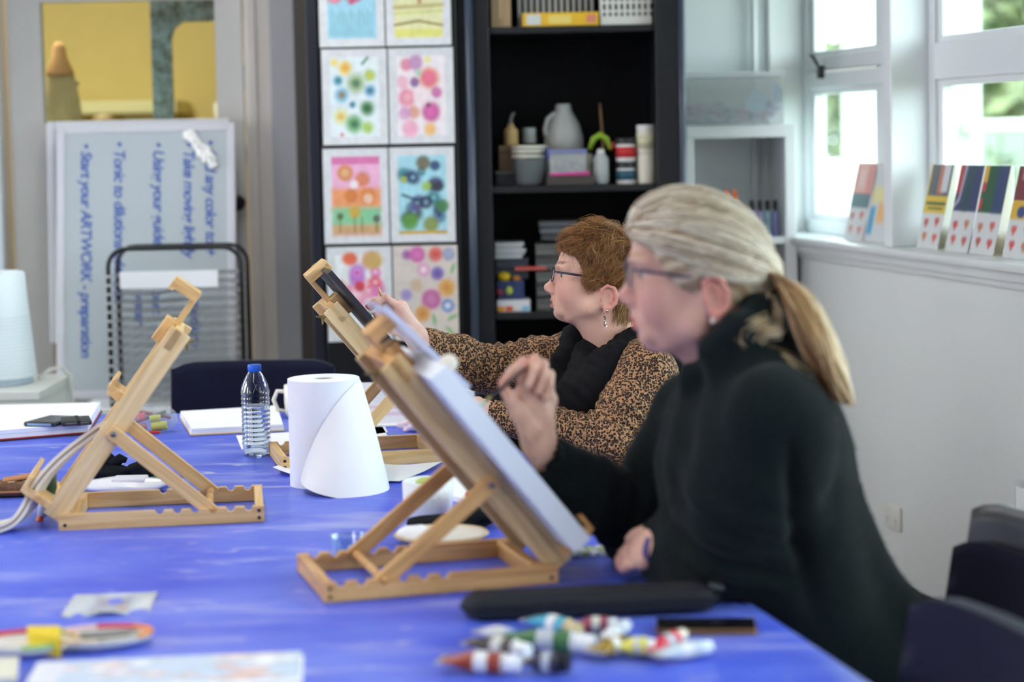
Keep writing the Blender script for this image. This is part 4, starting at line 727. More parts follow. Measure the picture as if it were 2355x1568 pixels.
fs2 = [(0, 1, 2, 3), tuple(len(vs2) - 4 + k for k in (3, 2, 1, 0))] + [(i * 4 + k, i * 4 + (k + 1) % 4, (i + 1) * 4 + (k + 1) % 4, (i + 1) * 4 + k) for i in range(nS - 1) for k in range(4)]
b = B(); b._add(vs2, fs2); b.obj('strip', mat('bone_white_plastic', (222, 216, 204), .4), st, 'auto')
g = B(); g.tube([Vector(p) - Vector(ctr[-1]) + Vector((0, -.0128, .001)) for p in ctr], .0016, 6); g.obj('groove', mat('strip_groove', (140, 110, 104), .5), st)
# ---- water bottle
bt = thing('water_bottle', 'clear ribbed water bottle with a blue cap, half full', 'bottle', pz(591, 1046, T)); HB = .214
prof = [(.0, .004), (.018, .002), (.027, .0), (.031, .004), (.0325, .012)]
for i in range(11):
    z = .024 + i * .0105; prof += [(.0322, z), (.0338, z + .0035), (.0338, z + .007), (.0322, z + .0105)]
prof += [(.0335, .143), (.0335, .150), (.031, .163), (.0255, .178), (.0185, .191), (.0135, .199), (.0125, .203)]
pet = glass_mat('pet_plastic', (236, 242, 248), .34, .03)
B().lathe(prof, 40).obj('body', pet, bt, True)
wpf = [(0, .006)] + [(max(.001, r - .0016), z) for r, z in prof[3:] if z < .118] + [(.0315, .118), (0, .118)]
B().lathe(wpf, 36).obj('water', mat('water', (245, 250, 255), .0, .5, trans=1, ior=1.33), bt, 'auto')
B().lathe([(.0152, .198), (.0158, .199), (.0158, .203), (.0162, .204), (.0162, HB - .002), (.0152, HB), (0, HB)], 40).obj('cap', mat('blue_cap', (28, 92, 206), .4), bt, 'auto')
for k in range(8):
    a = k * math.pi / 4; B().tube([(.0335 * math.cos(a), .0335 * math.sin(a), .150), (.0290 * math.cos(a + .25), .0290 * math.sin(a + .25), .170)], .0011, 5).obj('rib', pet, bt)
# ---- paper towel roll
pr = thing('paper_towel_roll', 'white paper towel roll standing with its loose sheet fanned out', 'paper towel', pz(750, 1112, T)); paper_m = mat('towel_paper', (240, 240, 246), .85, .15, bump=.25, bscale=420); R_, Hr = .0765, .228
B().lathe([(.021, .0), (R_, .0), (R_, Hr), (R_ - .001, Hr + .0005), (.021, Hr)], 64, close=True).obj('roll', paper_m, pr, 'auto'); B().lathe([(.0205, .002), (.0215, .002), (.0215, Hr - .002), (.0205, Hr - .002)], 32, close=True).obj('core', mat('core_card', (190, 180, 170), .8), pr)
def flap(u, v):
    # v: 0 bottom .. 1 top ; u: 0 on the roll (right rear) .. 1 free edge
    ee = d2(4) + (d2(-125) - d2(4)) * (1 - v) ** .42; ph = d2(46) + (ee - d2(46)) * u
    fl = .118 * (1 - v) ** 1.15 * math.sin(math.pi * min(1, u) ** 1.6) ** 1.2 + .0018
    z = Hr * (v * .985 + .004) + .03 * max(0, (u - .72) / .28) * (1 - v)
    return ((R_ + fl) * math.cos(ph), (R_ + fl) * math.sin(ph), z)
B().grid(flap, 40, 26).obj('loose_sheet', paper_m, pr, True)
# ---- mug behind the roll
def mug(name, lb, loc, r, h, m, handle_dir=math.pi, group=None):
    t = thing(name, lb, 'mug', loc, 0, group); B().lathe([(0, .004), (r * .82, .0), (r * .92, .006), (r, h * .5), (r, h), (r - .003, h + .001), (r - .005, h - .003), (r - .005, .01), (0, .008)], 40).obj('cup', m, t, True)
    if handle_dir is not None:
        c, s = math.cos(handle_dir), math.sin(handle_dir); B().tube([((r - .003) * c, (r - .003) * s, h * .80), ((r + .018) * c, (r + .018) * s, h * .82), ((r + .028) * c, (r + .028) * s, h * .55), ((r + .018) * c, (r + .018) * s, h * .25), ((r - .004) * c, (r - .004) * s, h * .18)], .0058, 10).obj('handle', m, t, True)
    return t
mug('mug', 'cream mug half hidden behind the paper towel roll', pz(699, 948, T) + np.array([0, -.10, 0]), .041, .088, mat('cream_glaze', (232, 228, 220), .25), math.pi)
# ---- left: binder of papers, phone, wallet
def slab(name, lb, cat, pts, th, m, z=T, layers=None, group=None, part='sheet'):
    "a flat stack outlined by table points"
    o = Vector((pts[0][0], pts[0][1], z)); t = thing(name, lb, cat, o, 0, group); zz = .0008
    for (h, mm, ins, nm) in (layers or [(th, m, 0, part)]):
        c = Vector((sum(p[0] for p in pts) / len(pts), sum(p[1] for p in pts) / len(pts), 0)); b = B()
        b.prism([((c.x + (p[0] - c.x) * (1 - ins)) - o.x, (c.y + (p[1] - c.y) * (1 - ins)) - o.y) for p in pts], zz, zz + h, 'xy'); b.obj(nm, mm, t); zz += h
    return t
wpap = mat('white_paper', (246, 246, 250), .75, .2); red_c = mat('red_cover', (176, 22, 34), .5); blk_c = mat('black_cover', (26, 26, 30), .5)
slab('ring_binder', 'black folder with a red edge under a thick pile of white papers', 'folder', [pz(-60, 1022, T), pz(205, 1000, T), pz(235, 948, T), pz(-40, 955, T)], 0, 0, layers=[(.004, blk_c, 0, 'cover'), (.003, red_c, .01, 'cover'), (.010, wpap, .02, 'paper_block'), (.0012, mat('paper_shadow', (190, 196, 222), .7), .03, 'paper_shade_line'), (.010, wpap, .025, 'paper_block')])  # thin bluish layer is a painted shade line between the paper blocks
zt = T + .0295
def devbox(name, lb, cat, p0, p1, depth, h, m, z, parts, rot=None):
    p0, p1 = Vector(p0), Vector(p1); d = p1 - p0; a = math.atan2(d.y, d.x); t = thing(name, lb, cat, (p0.x, p0.y, z), a); B().box2((0, 0, 0), (d.length, depth, h), min(.004, h * .3)).obj('case', m, t, 'auto')
    for (nm, x0, y0, z0, x1, y1, z1, mm) in parts: B().box2((x0 * d.length, y0 * depth, z0), (x1 * d.length, y1 * depth, z1), .0006).obj(nm, mm, t)
    return t
scr = mat('phone_glass', (60, 62, 70), .12, .6)
devbox('phone', 'phone in a dark bumper case lying on the paper pile', 'phone', pz(54, 980, zt), pz(126, 982, zt), .13, .011, mat('phone_bumper', (34, 36, 40), .5), zt, [('screen', .06, .06, .010, .94, .94, .0114, scr), ('back', .12, -.004, .002, .88, .02, .008, mat('phone_blue', (120, 150, 190), .4))])
devbox('wallet', 'black card wallet with an elastic band beside the phone', 'wallet', pz(142, 981, zt), pz(212, 977, zt), .10, .012, mat('black_leather', (44, 44, 46), .55), zt, [('card', .12, -.003, .006, .9, .01, .0075, mat('card_green', (140, 160, 150), .4)), ('card', .14, -.003, .0025, .88, .01, .004, mat('card_maroon', (110, 50, 50), .4)), ('elastic_band', .5, -.005, .0, .62, 1.01, .0135, mat('elastic', (30, 30, 32), .8))])
# pencil pouch
pp = thing('pencil_pouch', 'clear pencil pouch with yellow and pink highlighters', 'pouch', pz(352, 992, T)); 
B().grid(lambda u, v: (.056 * math.cos(u * 6.283) * math.cos((v - .5) * 3.14) ** .6, .036 * math.sin(u * 6.283) * math.cos((v - .5) * 3.14) ** .6, .029 + .028 * math.sin((v - .5) * 3.14)), 30, 14).obj('film', film_mat('pouch_film', (190, 196, 196), .30, .12), pp, True); pp.scale = (1.15, 1.15, 1.15)
for k, (x0, z0, x1, z1, r, c) in enumerate(((.0, .013, .034, .016, .010, (226, 222, 30)), (-.004, .030, .02, .032, .008, (216, 216, 50)), (-.034, .032, -.014, .036, .009, (226, 70, 84)), (-.03, .014, -.012, .013, .008, (214, 160, 160)), (-.046, .012, -.036, .013, .008, (120, 40, 44)), (-.04, .022, .03, .044, .004, (90, 110, 90)), (-.03, .045, .04, .03, .004, (150, 60, 60)))):
    B().tube([(x0, -.02 + .004 * k, z0), (x1, -.014 + .003 * k, z1)], r, 12).obj('marker', mat('marker_%d' % k, c, .35), pp, 'auto')
B().box2((-.02, -.043, .001), (.022, -.034, .006), .001).obj('zip', mat('red_zip', (206, 44, 50), .4), pp)
# notebook
slab('notebook', 'open white pad on a tan card cover near the water bottle', 'notebook', [pz(438, 1003, T), pz(655, 992, T), pz(640, 946, T), pz(412, 960, T)], 0, 0, layers=[(.003, mat('tan_card', (214, 186, 140), .7), 0, 'cover'), (.008, wpap, .02, 'page_block'), (.001, mat('paper_shadow'), .03, 'page_shade_line'), (.005, wpap, .03, 'page_block')])  # bluish layer paints the shade between the two page blocks
slab('paper_sheet', 'white sheet lying under the water bottle', 'paper', [pz(556, 1035, T), pz(900, 1020, T), pz(880, 982, T), pz(543, 1003, T)], .0012, wpap)
slab('paper_sheet', 'small white sheet behind the centre easel base', 'paper', [pz(845, 1002, T), pz(892, 996, T), pz(884, 980, T), pz(850, 984, T)], .0012, wpap)
# folded sheets right of the roll, corners lifting
def curled(name, lb, pts, lift, m=wpap, thick=.0008):
    o = Vector(pts[0]); t = thing(name, lb, 'paper', o)
    def f(u, v, dz=0):
        a = Vector(pts[0]).lerp(Vector(pts[1]), u); b_ = Vector(pts[3]).lerp(Vector(pts[2]), u); p = a.lerp(b_, v) - o; return (p.x, p.y, .001 + dz + lift(u, v))
    b = B(); b.grid(f, 14, 10); b.grid(lambda u, v: f(1 - u, v, thick), 14, 10); b.obj('leaf', m, t, True); return t
curled('paper_sheet', 'white folded sheet with a lifting corner right of the paper towel', [pz(700, 1108, T), pz(918, 1112, T), pz(1018, 1073, T), pz(850, 1075, T)], lambda u, v: .004 + .014 * max(0, u * v - .55) ** 1 + .016 * max(0, .35 - u) * v)
curled('paper_sheet', 'white sheet tip curling out left of the paper towel', [pz(700, 1100, T), pz(690, 1072, T), pz(640, 1086, T), pz(628, 1090, T)], lambda u, v: .002 + .012 * v * v)
# ---- things behind / under the left easel
gl = thing('black_cloth', 'crumpled black cloth glove behind the left easel', 'glove', pz(280, 1100, T)); gm = mat('black_knit', (26, 28, 32), .9, .1, bump=.3, bscale=300)
def lump(name, parent, m, c, rad, seed, amp=.18, n=28):
    r = np.random.default_rng(seed).uniform(0, 6.28, 6)
    def f(u, v):
        a = u * 6.2832; p = v * math.pi; k = 1 + amp * (math.sin(3 * a + r[0]) * math.sin(2 * p + r[1]) + .6 * math.sin(5 * a + r[2]) * math.sin(4 * p + r[3]))
        return (c[0] + rad[0] * k * math.sin(p) * math.cos(a), c[1] + rad[1] * k * math.sin(p) * math.sin(a), max(.001, c[2] + rad[2] * k * math.cos(p)))
    b = B(); b.grid(f, n, n // 2); bmesh.ops.remove_doubles(b.bm, verts=b.bm.verts[:], dist=1e-5); return b.obj(name, m, parent, True)
lump('palm', gl, gm, (-.03, 0, .016), (.055, .03, .016), 1); lump('thumb', gl, gm, (-.035, .01, .035), (.024, .014, .022), 2); lump('cuff', gl, gm, (.05, 0, .02), (.034, .022, .018), 3); B().tube([(-.02, 0, .03), (.0, .0, .045), (.012, 0, .040)], [.014, .011, .006], 10).obj('fingertip', gm, gl, True)
wb_ = thing('tissue_packet', 'white plastic packet lying inside the left easel base', 'packet', pz(285, 1132, T)); lump('wrapper', wb_, film_mat('white_film', (238, 238, 244), .92, .2), (0, 0, .016), (.105, .045, .017), 4, .08, 40); B().box2((-.02, -.03, .026), (.05, .02, .034), .003).obj('sticker', mat('packet_print', (226, 226, 236), .3), wb_)
slab('green_card', 'green and red printed card beside the black glove', 'card', [pz(330, 1105, T), pz(420, 1102, T), pz(395, 1084, T), pz(322, 1088, T)], 0, 0, layers=[(.0015, mat('red_card', (176, 40, 60), .5), 0, 'card'), (.001, mat('green_print', (110, 160, 130), .5), .12, 'print')])
slab('clear_film', 'small piece of clear film right of the left easel strut', 'film', [pz(415, 1098, T), pz(462, 1102, T), pz(446, 1086, T), pz(412, 1084, T)], .0006, film_mat('grey_film', (150, 170, 200), .5, .2))
gc = thing('glasses_case', 'brown embroidered glasses case with flower motif at the left edge', 'case', pz(45, 1140, T), .06); bc = mat('brown_felt', (120, 84, 60), .85, rgb2=(84, 58, 44), vscale=60)
B().box2((-.12, -.02, .001), (.06, .045, .030), .010).obj('body', bc, gc, True); B().box2((-.12, -.024, .010), (.06, -.018, .014), .001).obj('piping', mat('tan_piping', (176, 122, 80), .7), gc)
for k in range(6): B().lathe([(.0, .0302), (.007, .0302), (.008, .0306), (.004, .031), (0, .031)], 10, ( -.10 + .028 * k, .012 * math.sin(k * 2.1), 0)).obj('flower', mat('flower_thread', (200, 186, 150), .8), gc); B().lathe([(0, .0312), (.003, .0312), (0, .0318)], 8, (-.10 + .028 * k, .012 * math.sin(k * 2.1), 0)).obj('flower_eye', mat('flower_eye', (40, 50, 80), .8), gc)
B().box((-.0, .02, .036), (.075, .03, .006), Euler((.1, -.12, .1)).to_matrix(), .002).obj('flap', mat('tan_piping'), gc)
# paints held on the left easel ledge
for k, (x, y, c, lb) in enumerate(((108, 1118, (60, 90, 70), 'green capped brush leaning on the left easel ledge'), (95, 1150, (196, 200, 206), 'silver paint tube on the left easel ledge'))):
    p = px(x, y, 3.86); t = thing('paint_tube', lb, 'paint tube', p, 0, 'paints on the left easel'); B().tube([(0, 0, -.03), (.008, .0, .0), (.016, 0, .03)], [.010, .012, .003], 12).obj('barrel', mat('lt_%d' % k, c, .35), t, True); B().tube([(-.006, 0, -.042), (0, 0, -.028)], .007, 10).obj('cap', mat('lt_cap_%d' % k, ((196, 150, 60), (206, 90, 40))[k], .4), t)
# ---- between the easels: tumbler, black cloth, red pouch, palette plate, glass jar
tm = mug('tumbler', 'white dimpled ceramic tumbler seen between the easel struts', pz(985, 1188, T), .049, .072, mat('white_dimpled_glaze', (232, 234, 236), .4, bump=.8, bscale=160), None)
tag(B().sphere(np.array(pz(980, 1188, T)) + np.array([.0, .0, .066]), (.02, .018, .012), 12, 8).obj('green_sponge', mat('green_sponge', (176, 190, 110), .8), None, True), 'green sponge tip poking from the white tumbler', 'sponge')
bkc = thing('black_cloth', 'folded black cloth behind the palette plate', 'cloth', pz(1035, 1222, T)); lump('fold', bkc, gm, (0, .03, .012), (.085, .04, .015), 6, .10, 40); lump('fold', bkc, gm, (.045, .03, .022), (.045, .03, .016), 7, .15)
rp = thing('red_pouch', 'red patterned pouch beside the black cloth under the near easel', 'pouch', pz(1128, 1214, T) + np.array([0, .05, 0])); rm = mat('red_print_fabric', (196, 40, 56), .7, rgb2=(220, 196, 206), vscale=70); lump('body', rp, rm, (-.01, .02, .03), (.045, .03, .034), 8, .10); lump('flap', rp, rm, (-.02, .01, .055), (.03, .022, .012), 9, .15)
pl_ = thing('palette_plate', 'oval white palette plate with a wooden rim under the near easel', 'plate', pz(1015, 1248, T) + np.array([0, .01, 0])); b = B().lathe([(0, .010), (.07, .010), (.082, .016), (.084, .014), (.074, .005), (.05, .002), (0, .002)], 48); b.xf(Matrix.Diagonal((1, .92, 1, 1))); b.obj('dish', mat('warm_white_plate', (232, 224, 212), .3), pl_, True); b = B().lathe([(.080, .0145), (.0845, .018), (.087, .0145), (.083, .011)], 48, close=True); b.xf(Matrix.Diagonal((1, .92, 1, 1))); b.obj('rim', mat('wood_rim', (206, 180, 140), .5), pl_, True)
lump('tissue', pl_, wpap, (-.045, -.01, .018), (.035, .03, .014), 11, .15)
jg = thing('water_glass', 'small clear glass dish left of the near easel struts', 'glass', pz(805, 1275, T)); B().lathe([(0, .003), (.024, 0), (.028, .004), (.034, .034), (.0345, .035), (.033, .034), (.026, .006), (0, .005)], 32).obj('bowl', glass_mat('clear_glass', (232, 240, 246), .3), jg, True); B().sphere((.006, -.008, .012), (.010, .010, .008), 12, 8).obj('paint_blob', mat('white_paint', (240, 240, 244), .3), jg, True)
slab('folded_paper', 'white folded card right of the tumbler behind the near easel', 'card', [pz(1030, 1150, T), pz(1075, 1160, T), pz(1105, 1110, T), pz(1035, 1108, T)], .010, wpap)
wgc = thing('wire_coaster', 'white wire coaster behind the near easel', 'coaster', pz(1068, 1098, T)); wc = B()
for k in range(5): wc.tube([(-.024 + .012 * k, -.02, .004), (-.024 + .012 * k, .02, .004)], .0012, 5); wc.tube([(-.026, -.02 + .01 * k, .0055), (.026, -.02 + .01 * k, .0055)], .0012, 5)
wc.obj('wire_grid', mat('white_wire', (226, 230, 236), .4), wgc)
# behind the far easel: propped watercolour pad, crumpled tissue
sp = thing('watercolour_pad', 'propped white watercolour pad with a faint pink wash behind the far easel', 'pad', pz(905, 985, T) + np.array([0, .05, 0])); P = Paint(40, 26, (234, 232, 242)); P.rect(.1, .55, .95, .62, (226, 200, 220)); P.rect(.2, .2, .7, .5, (222, 224, 236)).rect(.3, .70, .85, .76, (226, 160, 200), .02, .5)
s_ = sheet('pad_sheet', P, .16, .105, sp, lambda u, v: .05 * (1 - v), loc=(-.085, 0, .002)); B().box2((-.09, .06, .001), (.08, .075, .104), .002).obj('backing', wpap, sp); B().box2((-.10, -.03, .001), (.09, .07, .006), .001).obj('base_sheet', wpap, sp)
ts = thing('tissue', 'crumpled pink stained tissue by the far easel base', 'tissue', pz(955, 992, T)); lump('wad', ts, mat('pink_tissue', (238, 214, 226), .85), (0, 0, .014), (.036, .022, .016), 13, .3)
slab('white_box', 'small white box behind the far easel and canvas', 'box', [pz(1050, 950, T), pz(1090, 950, T), pz(1092, 932, T), pz(1052, 932, T)], .06, mat('box_white', (226, 228, 232), .5))
# palette with wells right of the near canvas
pw_ = thing('bead_palette', 'clear well palette with pale green paints beside the near canvas', 'palette', pz(1378, 1280, T), .2); B().box2((-.055, -.02, 0), (.05, .05, .008), .003).obj('tray', clear, pw_)
for i in range(3):
    for j in range(6): B().lathe([(0, .010), (.005, .009), (.0075, .012), (.008, .011), (.006, .005), (0, .005)], 12, (-.044 + j * .0175, -.01 + i * .022, 0)).obj('well', mat('well_%d' % ((i + j) % 3), ((206, 214, 190), (176, 190, 140), (226, 230, 232))[(i + j) % 3], .2), pw_, True)
# ---- foreground: long black case, phone, tubes
lc = thing('brush_case', 'long black zip brush case lying before the near easel', 'case', pz(1090, 1436, T), math.atan2(.037, .383)); ccm = mat('black_nylon', (26, 28, 36), .65, .3, bump=.2, bscale=500)
def casef(u, v):
    x = -.018 + .402 * u; e = min(1, min(u, 1 - u) * 14) ** .5; a = v * 2 * math.pi; cy, cz = math.cos(a), math.sin(a); ex = .45
    return (x, .042 + .040 * e * math.copysign(abs(cy) ** ex, cy), .0195 + .0190 * (e * .85 + .15) * math.copysign(abs(cz) ** ex, cz))
b = B(); b.grid(casef, 40, 32); b.obj('shell', ccm, lc, True); B().tube([(-.014, .001, .024), (.19, .0005, .024), (.38, .001, .024)], .002, 6).obj('zip', mat('zip_black', (16, 16, 18), .4), lc); B().box((.378, .03, .036), (.02, .03, .006), Euler((0, .2, 0)).to_matrix(), .002).obj('tab', mat('grey_tab', (60, 62, 70), .6), lc)
devbox('phone', 'black phone with a gold edge lying near the table corner', 'phone', pz(1508, 1462, T), pz(1742, 1462, T), .072, .0085, mat('gold_edge', (206, 150, 84), .3, metal=.7), T + .001, [('screen', .01, .02, .008, .99, .98, .0092, mat('phone_black', (14, 14, 18), .1, .6)), ('band', .0, -.001, .002, .98, .01, .007, mat('bronze_band', (120, 96, 76), .35, metal=.5))])
tubes = [(1022, 1520, 1195, 1530, 16, (150, 60, 40), (238, 238, 240), 'brick red paint tube, nearest of the pile'), (1085, 1478, 1215, 1500, 15, (70, 60, 54), (236, 236, 236), 'brown paint tube with a round white cap, left of the pile'), (1150, 1468, 1365, 1484, 18, (54, 104, 62), (232, 232, 236), 'green paint tube in the middle of the pile'), (1225, 1425, 1330, 1452, 15, (60, 160, 190), (206, 186, 140), 'white paint tube with a turquoise band at the back of the pile'), (1320, 1440, 1420, 1440, 14, (150, 70, 90), (226, 230, 236), 'maroon paint tube with a white cap at the back of the pile'),
    (1210, 1522, 1310, 1530, 16, (50, 46, 66), (24, 24, 30), 'dark violet paint tube with a black cap'), (1370, 1500, 1440, 1478, 15, (150, 120, 40), (40, 44, 56), 'ochre paint tube right of the white caps'), (1425, 1488, 1500, 1490, 15, (222, 214, 90), (238, 238, 240), 'lemon yellow paint tube right of the ochre one'), (1490, 1500, 1570, 1462, 13, (206, 50, 76), (236, 226, 206), 'crimson paint tube pointing to the phone'), (1510, 1508, 1635, 1490, 13, (196, 206, 216), (226, 236, 244), 'pearl white paint tube at the right end of the pile'), (1110, 1452, 1190, 1470, 13, (206, 206, 216), (150, 170, 206), 'pale grey paint tube behind the brown one'), (1395, 1470, 1440, 1440, 13, (226, 228, 234), (206, 214, 226), 'short white paint tube leaning at the back of the pile')]
for k, (x0, y0, x1, y1, r, c, cap, lb) in enumerate(tubes):
    rr = r * 1.5 / 1650; p0 = Vector(pz(x0, y0, T + rr)); p1 = Vector(pz(x1, y1, T + rr * 1.0)); d = p1 - p0; L = d.length; L = max(L, .05)
    t = thing('paint_tube', lb, 'paint tube', (p0.x, p0.y, T + .002), math.atan2(d.y, d.x), 'paint tubes piled by the phone')
    def tf(u, v, rr=rr, L=L):
        a = v * 6.2832; sq = min(1, u * 2.2); return (L * .78 * u, (rr * (1.35 - .35 * sq)) * math.cos(a), rr + rr * (.12 + .88 * sq) * math.sin(a))
    b = B(); b.grid(tf, 10, 18); b.obj('barrel', mat('tube_%d' % k, c, .35, .5), t, True)
    B().box2((-.008, -rr * 1.4, rr - .001), (.004, rr * 1.4, rr + .001)).obj('crimp', mat('tube_metal', (206, 200, 190), .3, metal=.7), t)
    B().tube([(L * .42, 0, rr), (L * .6, 0, rr)], rr * 1.03, 18, cap=False).obj('band', mat('tube_band_%d' % (k % 3), ((226, 226, 226), (206, 206, 200), (180, 186, 196))[k % 3], .4), t, True)
    B().tube([(L * .775, 0, rr), (L * .80, 0, rr), (L * .82, 0, rr), (L, 0, rr)], [rr, rr * .5, rr * .86, rr * .78], 16).obj('cap', mat('tube_cap_%d' % k, cap, .35), t, 'auto')
# ---- bottom left: plastic packet, petal palettes, sponge, printed pad
P = Paint(40, 22, (206, 216, 232)); P.rect(.3, .15, .75, .85, (196, 196, 216)); P.rect(.36, .25, .52, .5, (170, 160, 180), .03, .6); P.rect(.55, .25, .7, .6, (150, 160, 190), .03, .6); P.ell(.66, .74, .05, .04, (226, 170, 120)); P.rect(0, 0, .22, 1, (222, 226, 232), .03, .8).rect(.8, 0, 1, 1, (220, 224, 226), .03, .8)
pk = thing('plastic_packet', 'clear plastic packet with printed label lying flat at lower left', 'packet', pz(140, 1420, T)); s_ = sheet('film', P, .135, .145, pk, lambda u, v: -.003 - .004 * np.sin(u * 9) * np.sin(v * 5), m=film_mat('packet_film', (210, 220, 234), .85, .25, 'col')); s_.rotation_euler = (math.radians(-90), 0, math.radians(4)); 
def petal_palette(lb, cpx, rx, ry, rot, rimcols, loc=None):
    t = thing('paint_palette', lb, 'palette', loc if loc is not None else pz(cpx[0], cpx[1], T), rot, 'used paint palettes')
    b = B().lathe([(0, .006), (.6, .007), (.82, .010), (.97, .016), (1.0, .0155), (.96, .008), (.7, .001), (0, .001)], 48); b.xf(Matrix.Diagonal((rx, ry, 1, 1))); b.obj('dish', mat('palette_white', (228, 230, 226), .3), t, True)
    for k, c in enumerate(rimcols):
        a0 = k * 6.2832 / len(rimcols); pts = [(rx * .97 * math.cos(a0 + q), ry * .97 * math.sin(a0 + q), .0165) for q in np.linspace(0, 6.2832 / len(rimcols), 6)]; B().tube(pts, .0042, 6).obj('paint_smear', mat('smear_%d_%d_%d' % c, c, .4), t, True)
    return t
petal_palette('oval white palette with a red and yellow smeared rim at the left edge', (62, 1496), .075, .055, .1, [(222, 190, 150), (170, 190, 90), (206, 60, 70), (206, 70, 60), (120, 60, 80), (206, 206, 200), (150, 190, 110), (206, 170, 130)])
p2 = petal_palette('oval white palette with an orange smeared rim and a brush hollow', (225, 1483), .080, .048, .22, [(236, 130, 50), (214, 70, 90), (226, 190, 200), (206, 206, 190), (150, 70, 140), (226, 206, 180), (206, 200, 180), (236, 150, 60)]); 
b = B().lathe([(0, .0085), (.8, .0085), (1, .012), (.7, .006)], 24); b.xf(Matrix.Diagonal((.05, .012, 1, 1))); b.xf(Matrix.Translation((.012, .012, .003))); b.obj('hollow', mat('grey_wash', (130, 128, 130), .4), p2, True)
slab('sponge', 'yellow sponge block behind the left palette', 'sponge', [pz(72, 1472, T + .02), pz(140, 1482, T + .02), pz(140, 1452, T + .02), pz(62, 1452, T + .02)], .028, mat('yellow_sponge', (226, 196, 50), .9, bump=.6, bscale=120))
P = Paint(60, 34, (196, 210, 232)); blooms(P, 31, [(206, 196, 206), (180, 200, 230), (222, 226, 236), (214, 190, 190)], 30, .03, .08, (.05, .95, .05, .95)); P.ell(.72, .45, .05, .04, (226, 176, 160)); P.ell(.8, .75, .08, .05, (222, 180, 170)); P.rect(0, 0, .12, 1, (222, 222, 236)); P.noise(.12, 24, 3)
bk = thing('printed_pad', 'pale blue floral printed pad at the bottom left edge of the table', 'pad', pz(50, 1600, T)); s_ = sheet('top_sheet', P, .37, .145, bk, lambda u, v: np.full_like(u, -.008)); s_.rotation_euler = (math.radians(-90), 0, math.radians(5)); B().box((.185, .07, .004), (.366, .14, .007), Matrix.Rotation(math.radians(5), 3, 'Z'), .001).obj('page_block', wpap, bk)
slab('cream_tile', 'cream square tile at the bottom left corner', 'tile', [pz(-30, 1575, T), pz(40, 1572, T), pz(44, 1524, T), pz(-20, 1526, T)], .008, mat('cream_tile', (226, 222, 204), .4))
# ---- chairs round the right side
d3 = math.degrees
def chair_at(lb, mid, yaw, full): c = make_chair(lb, full); c.location = (mid[0], mid[1], 0); c.rotation_euler = (0, 0, yaw); return c
CY = math.atan2(-.2173, -.9761) + math.pi / 2             # chair front (-y) turned toward the table
cb_ = chair_at('navy chair with a grey shell under the blonde woman', (.60, 3.09), CY, False)
ca_ = chair_at('navy chair under the brown haired woman', (.30, 4.62), CY, True)
cn_ = chair_at('dark navy chair nearest the camera at the right edge', (.395, 2.44), CY, True)
# ---- cards along the sill
def heart(P, x, y, s, c): P.ell(x - s * .45, y, s * .62, s * .6, c, .5, .25, .9); P.ell(x + s * .45, y, s * .62, s * .6, c, -.5, .25, .9); P.ell(x, y + s * .32, s * .5, s * .7, c, 0, .25, .9)
def card_print(k):
    P = Paint(36, 56, (214, 216, 218))
    if k == 0: P.rect(0, 0, 1, .40, (92, 94, 104)); P.rect(.45, 0, .75, .35, (190, 110, 80), .03); P.rect(.62, 0, .9, .33, (206, 206, 214), .03); P.rect(0, .38, 1, .58, (222, 186, 40)); P.rect(.05, .45, .95, .48, (90, 110, 70), .01); P.rect(.2, .51, .85, .54, (90, 110, 70), .01); P.rect(0, 0, .07, .55, (226, 190, 50), .01)
    elif k == 1: P.rect(0, 0, 1, .53, (66, 72, 110)); P.rect(.4, 0, .6, .53, (50, 84, 84), .05); P.rect(0, 0, .2, .33, (190, 60, 56), .03); P.line(.28, .02, .2, .4, .04, (180, 170, 190)); P.line(.2, .4, .0, .5, .04, (180, 170, 190))
    elif k == 2: P.rect(0, 0, 1, .53, (52, 96, 70)); P.rect(.55, 0, .95, .53, (64, 76, 120), .05); P.rect(0, 0, .18, .2, (222, 176, 40), .02); P.rect(0, .2, .16, .3, (206, 60, 60), .02); P.rect(0, .38, .14, .5, (206, 60, 60), .02)
    elif k == 3: P.rect(0, 0, 1, .38, (130, 60, 70)); P.rect(.2, 0, .6, .15, (206, 160, 160), .04); P.rect(0, .38, 1, .58, (222, 176, 40)); P.ell(.4, .5, .16, .1, (60, 80, 130))
    elif k == 4: P.rect(0, 0, 1, .42, (226, 140, 130)); P.rect(.2, .05, .6, .35, (236, 190, 180), .15); P.rect(0, .40, 1, .58, (70, 110, 120))
    else: P.rect(0, .3, 1, .5, (236, 222, 150), .1); P.rect(.0, .55, .3, .9, (60, 160, 206), .05); P.rect(.4, .5, .8, .75, (236, 180, 110), .08)
    if k < 5:
        hc = [(190, 74, 64), (206, 60, 60), (196, 120, 90), (214, 90, 80)]
        for j, (x, y) in enumerate(((.25, .68), (.72, .66), (.28, .84), (.74, .85))): heart(P, x, y, .10, hc[(j + k) % 4])
    return P
translucent_paper = bpy.data.materials.new('translucent_paper'); translucent_paper.use_nodes = True
_nt = translucent_paper.node_tree; _p = _nt.nodes['Principled BSDF']; _p.inputs['Base Color'].default_value = (.85, .86, .88, 1); _t = _nt.nodes.new('ShaderNodeBsdfTranslucent'); _t.inputs[0].default_value = (.85, .86, .88, 1); _x = _nt.nodes.new('ShaderNodeMixShader'); _x.inputs[0].default_value = .5
_nt.links.new(_p.outputs[0], _x.inputs[1]); _nt.links.new(_t.outputs[0], _x.inputs[2]); _nt.links.new(_x.outputs[0], _nt.nodes['Material Output'].inputs[0])
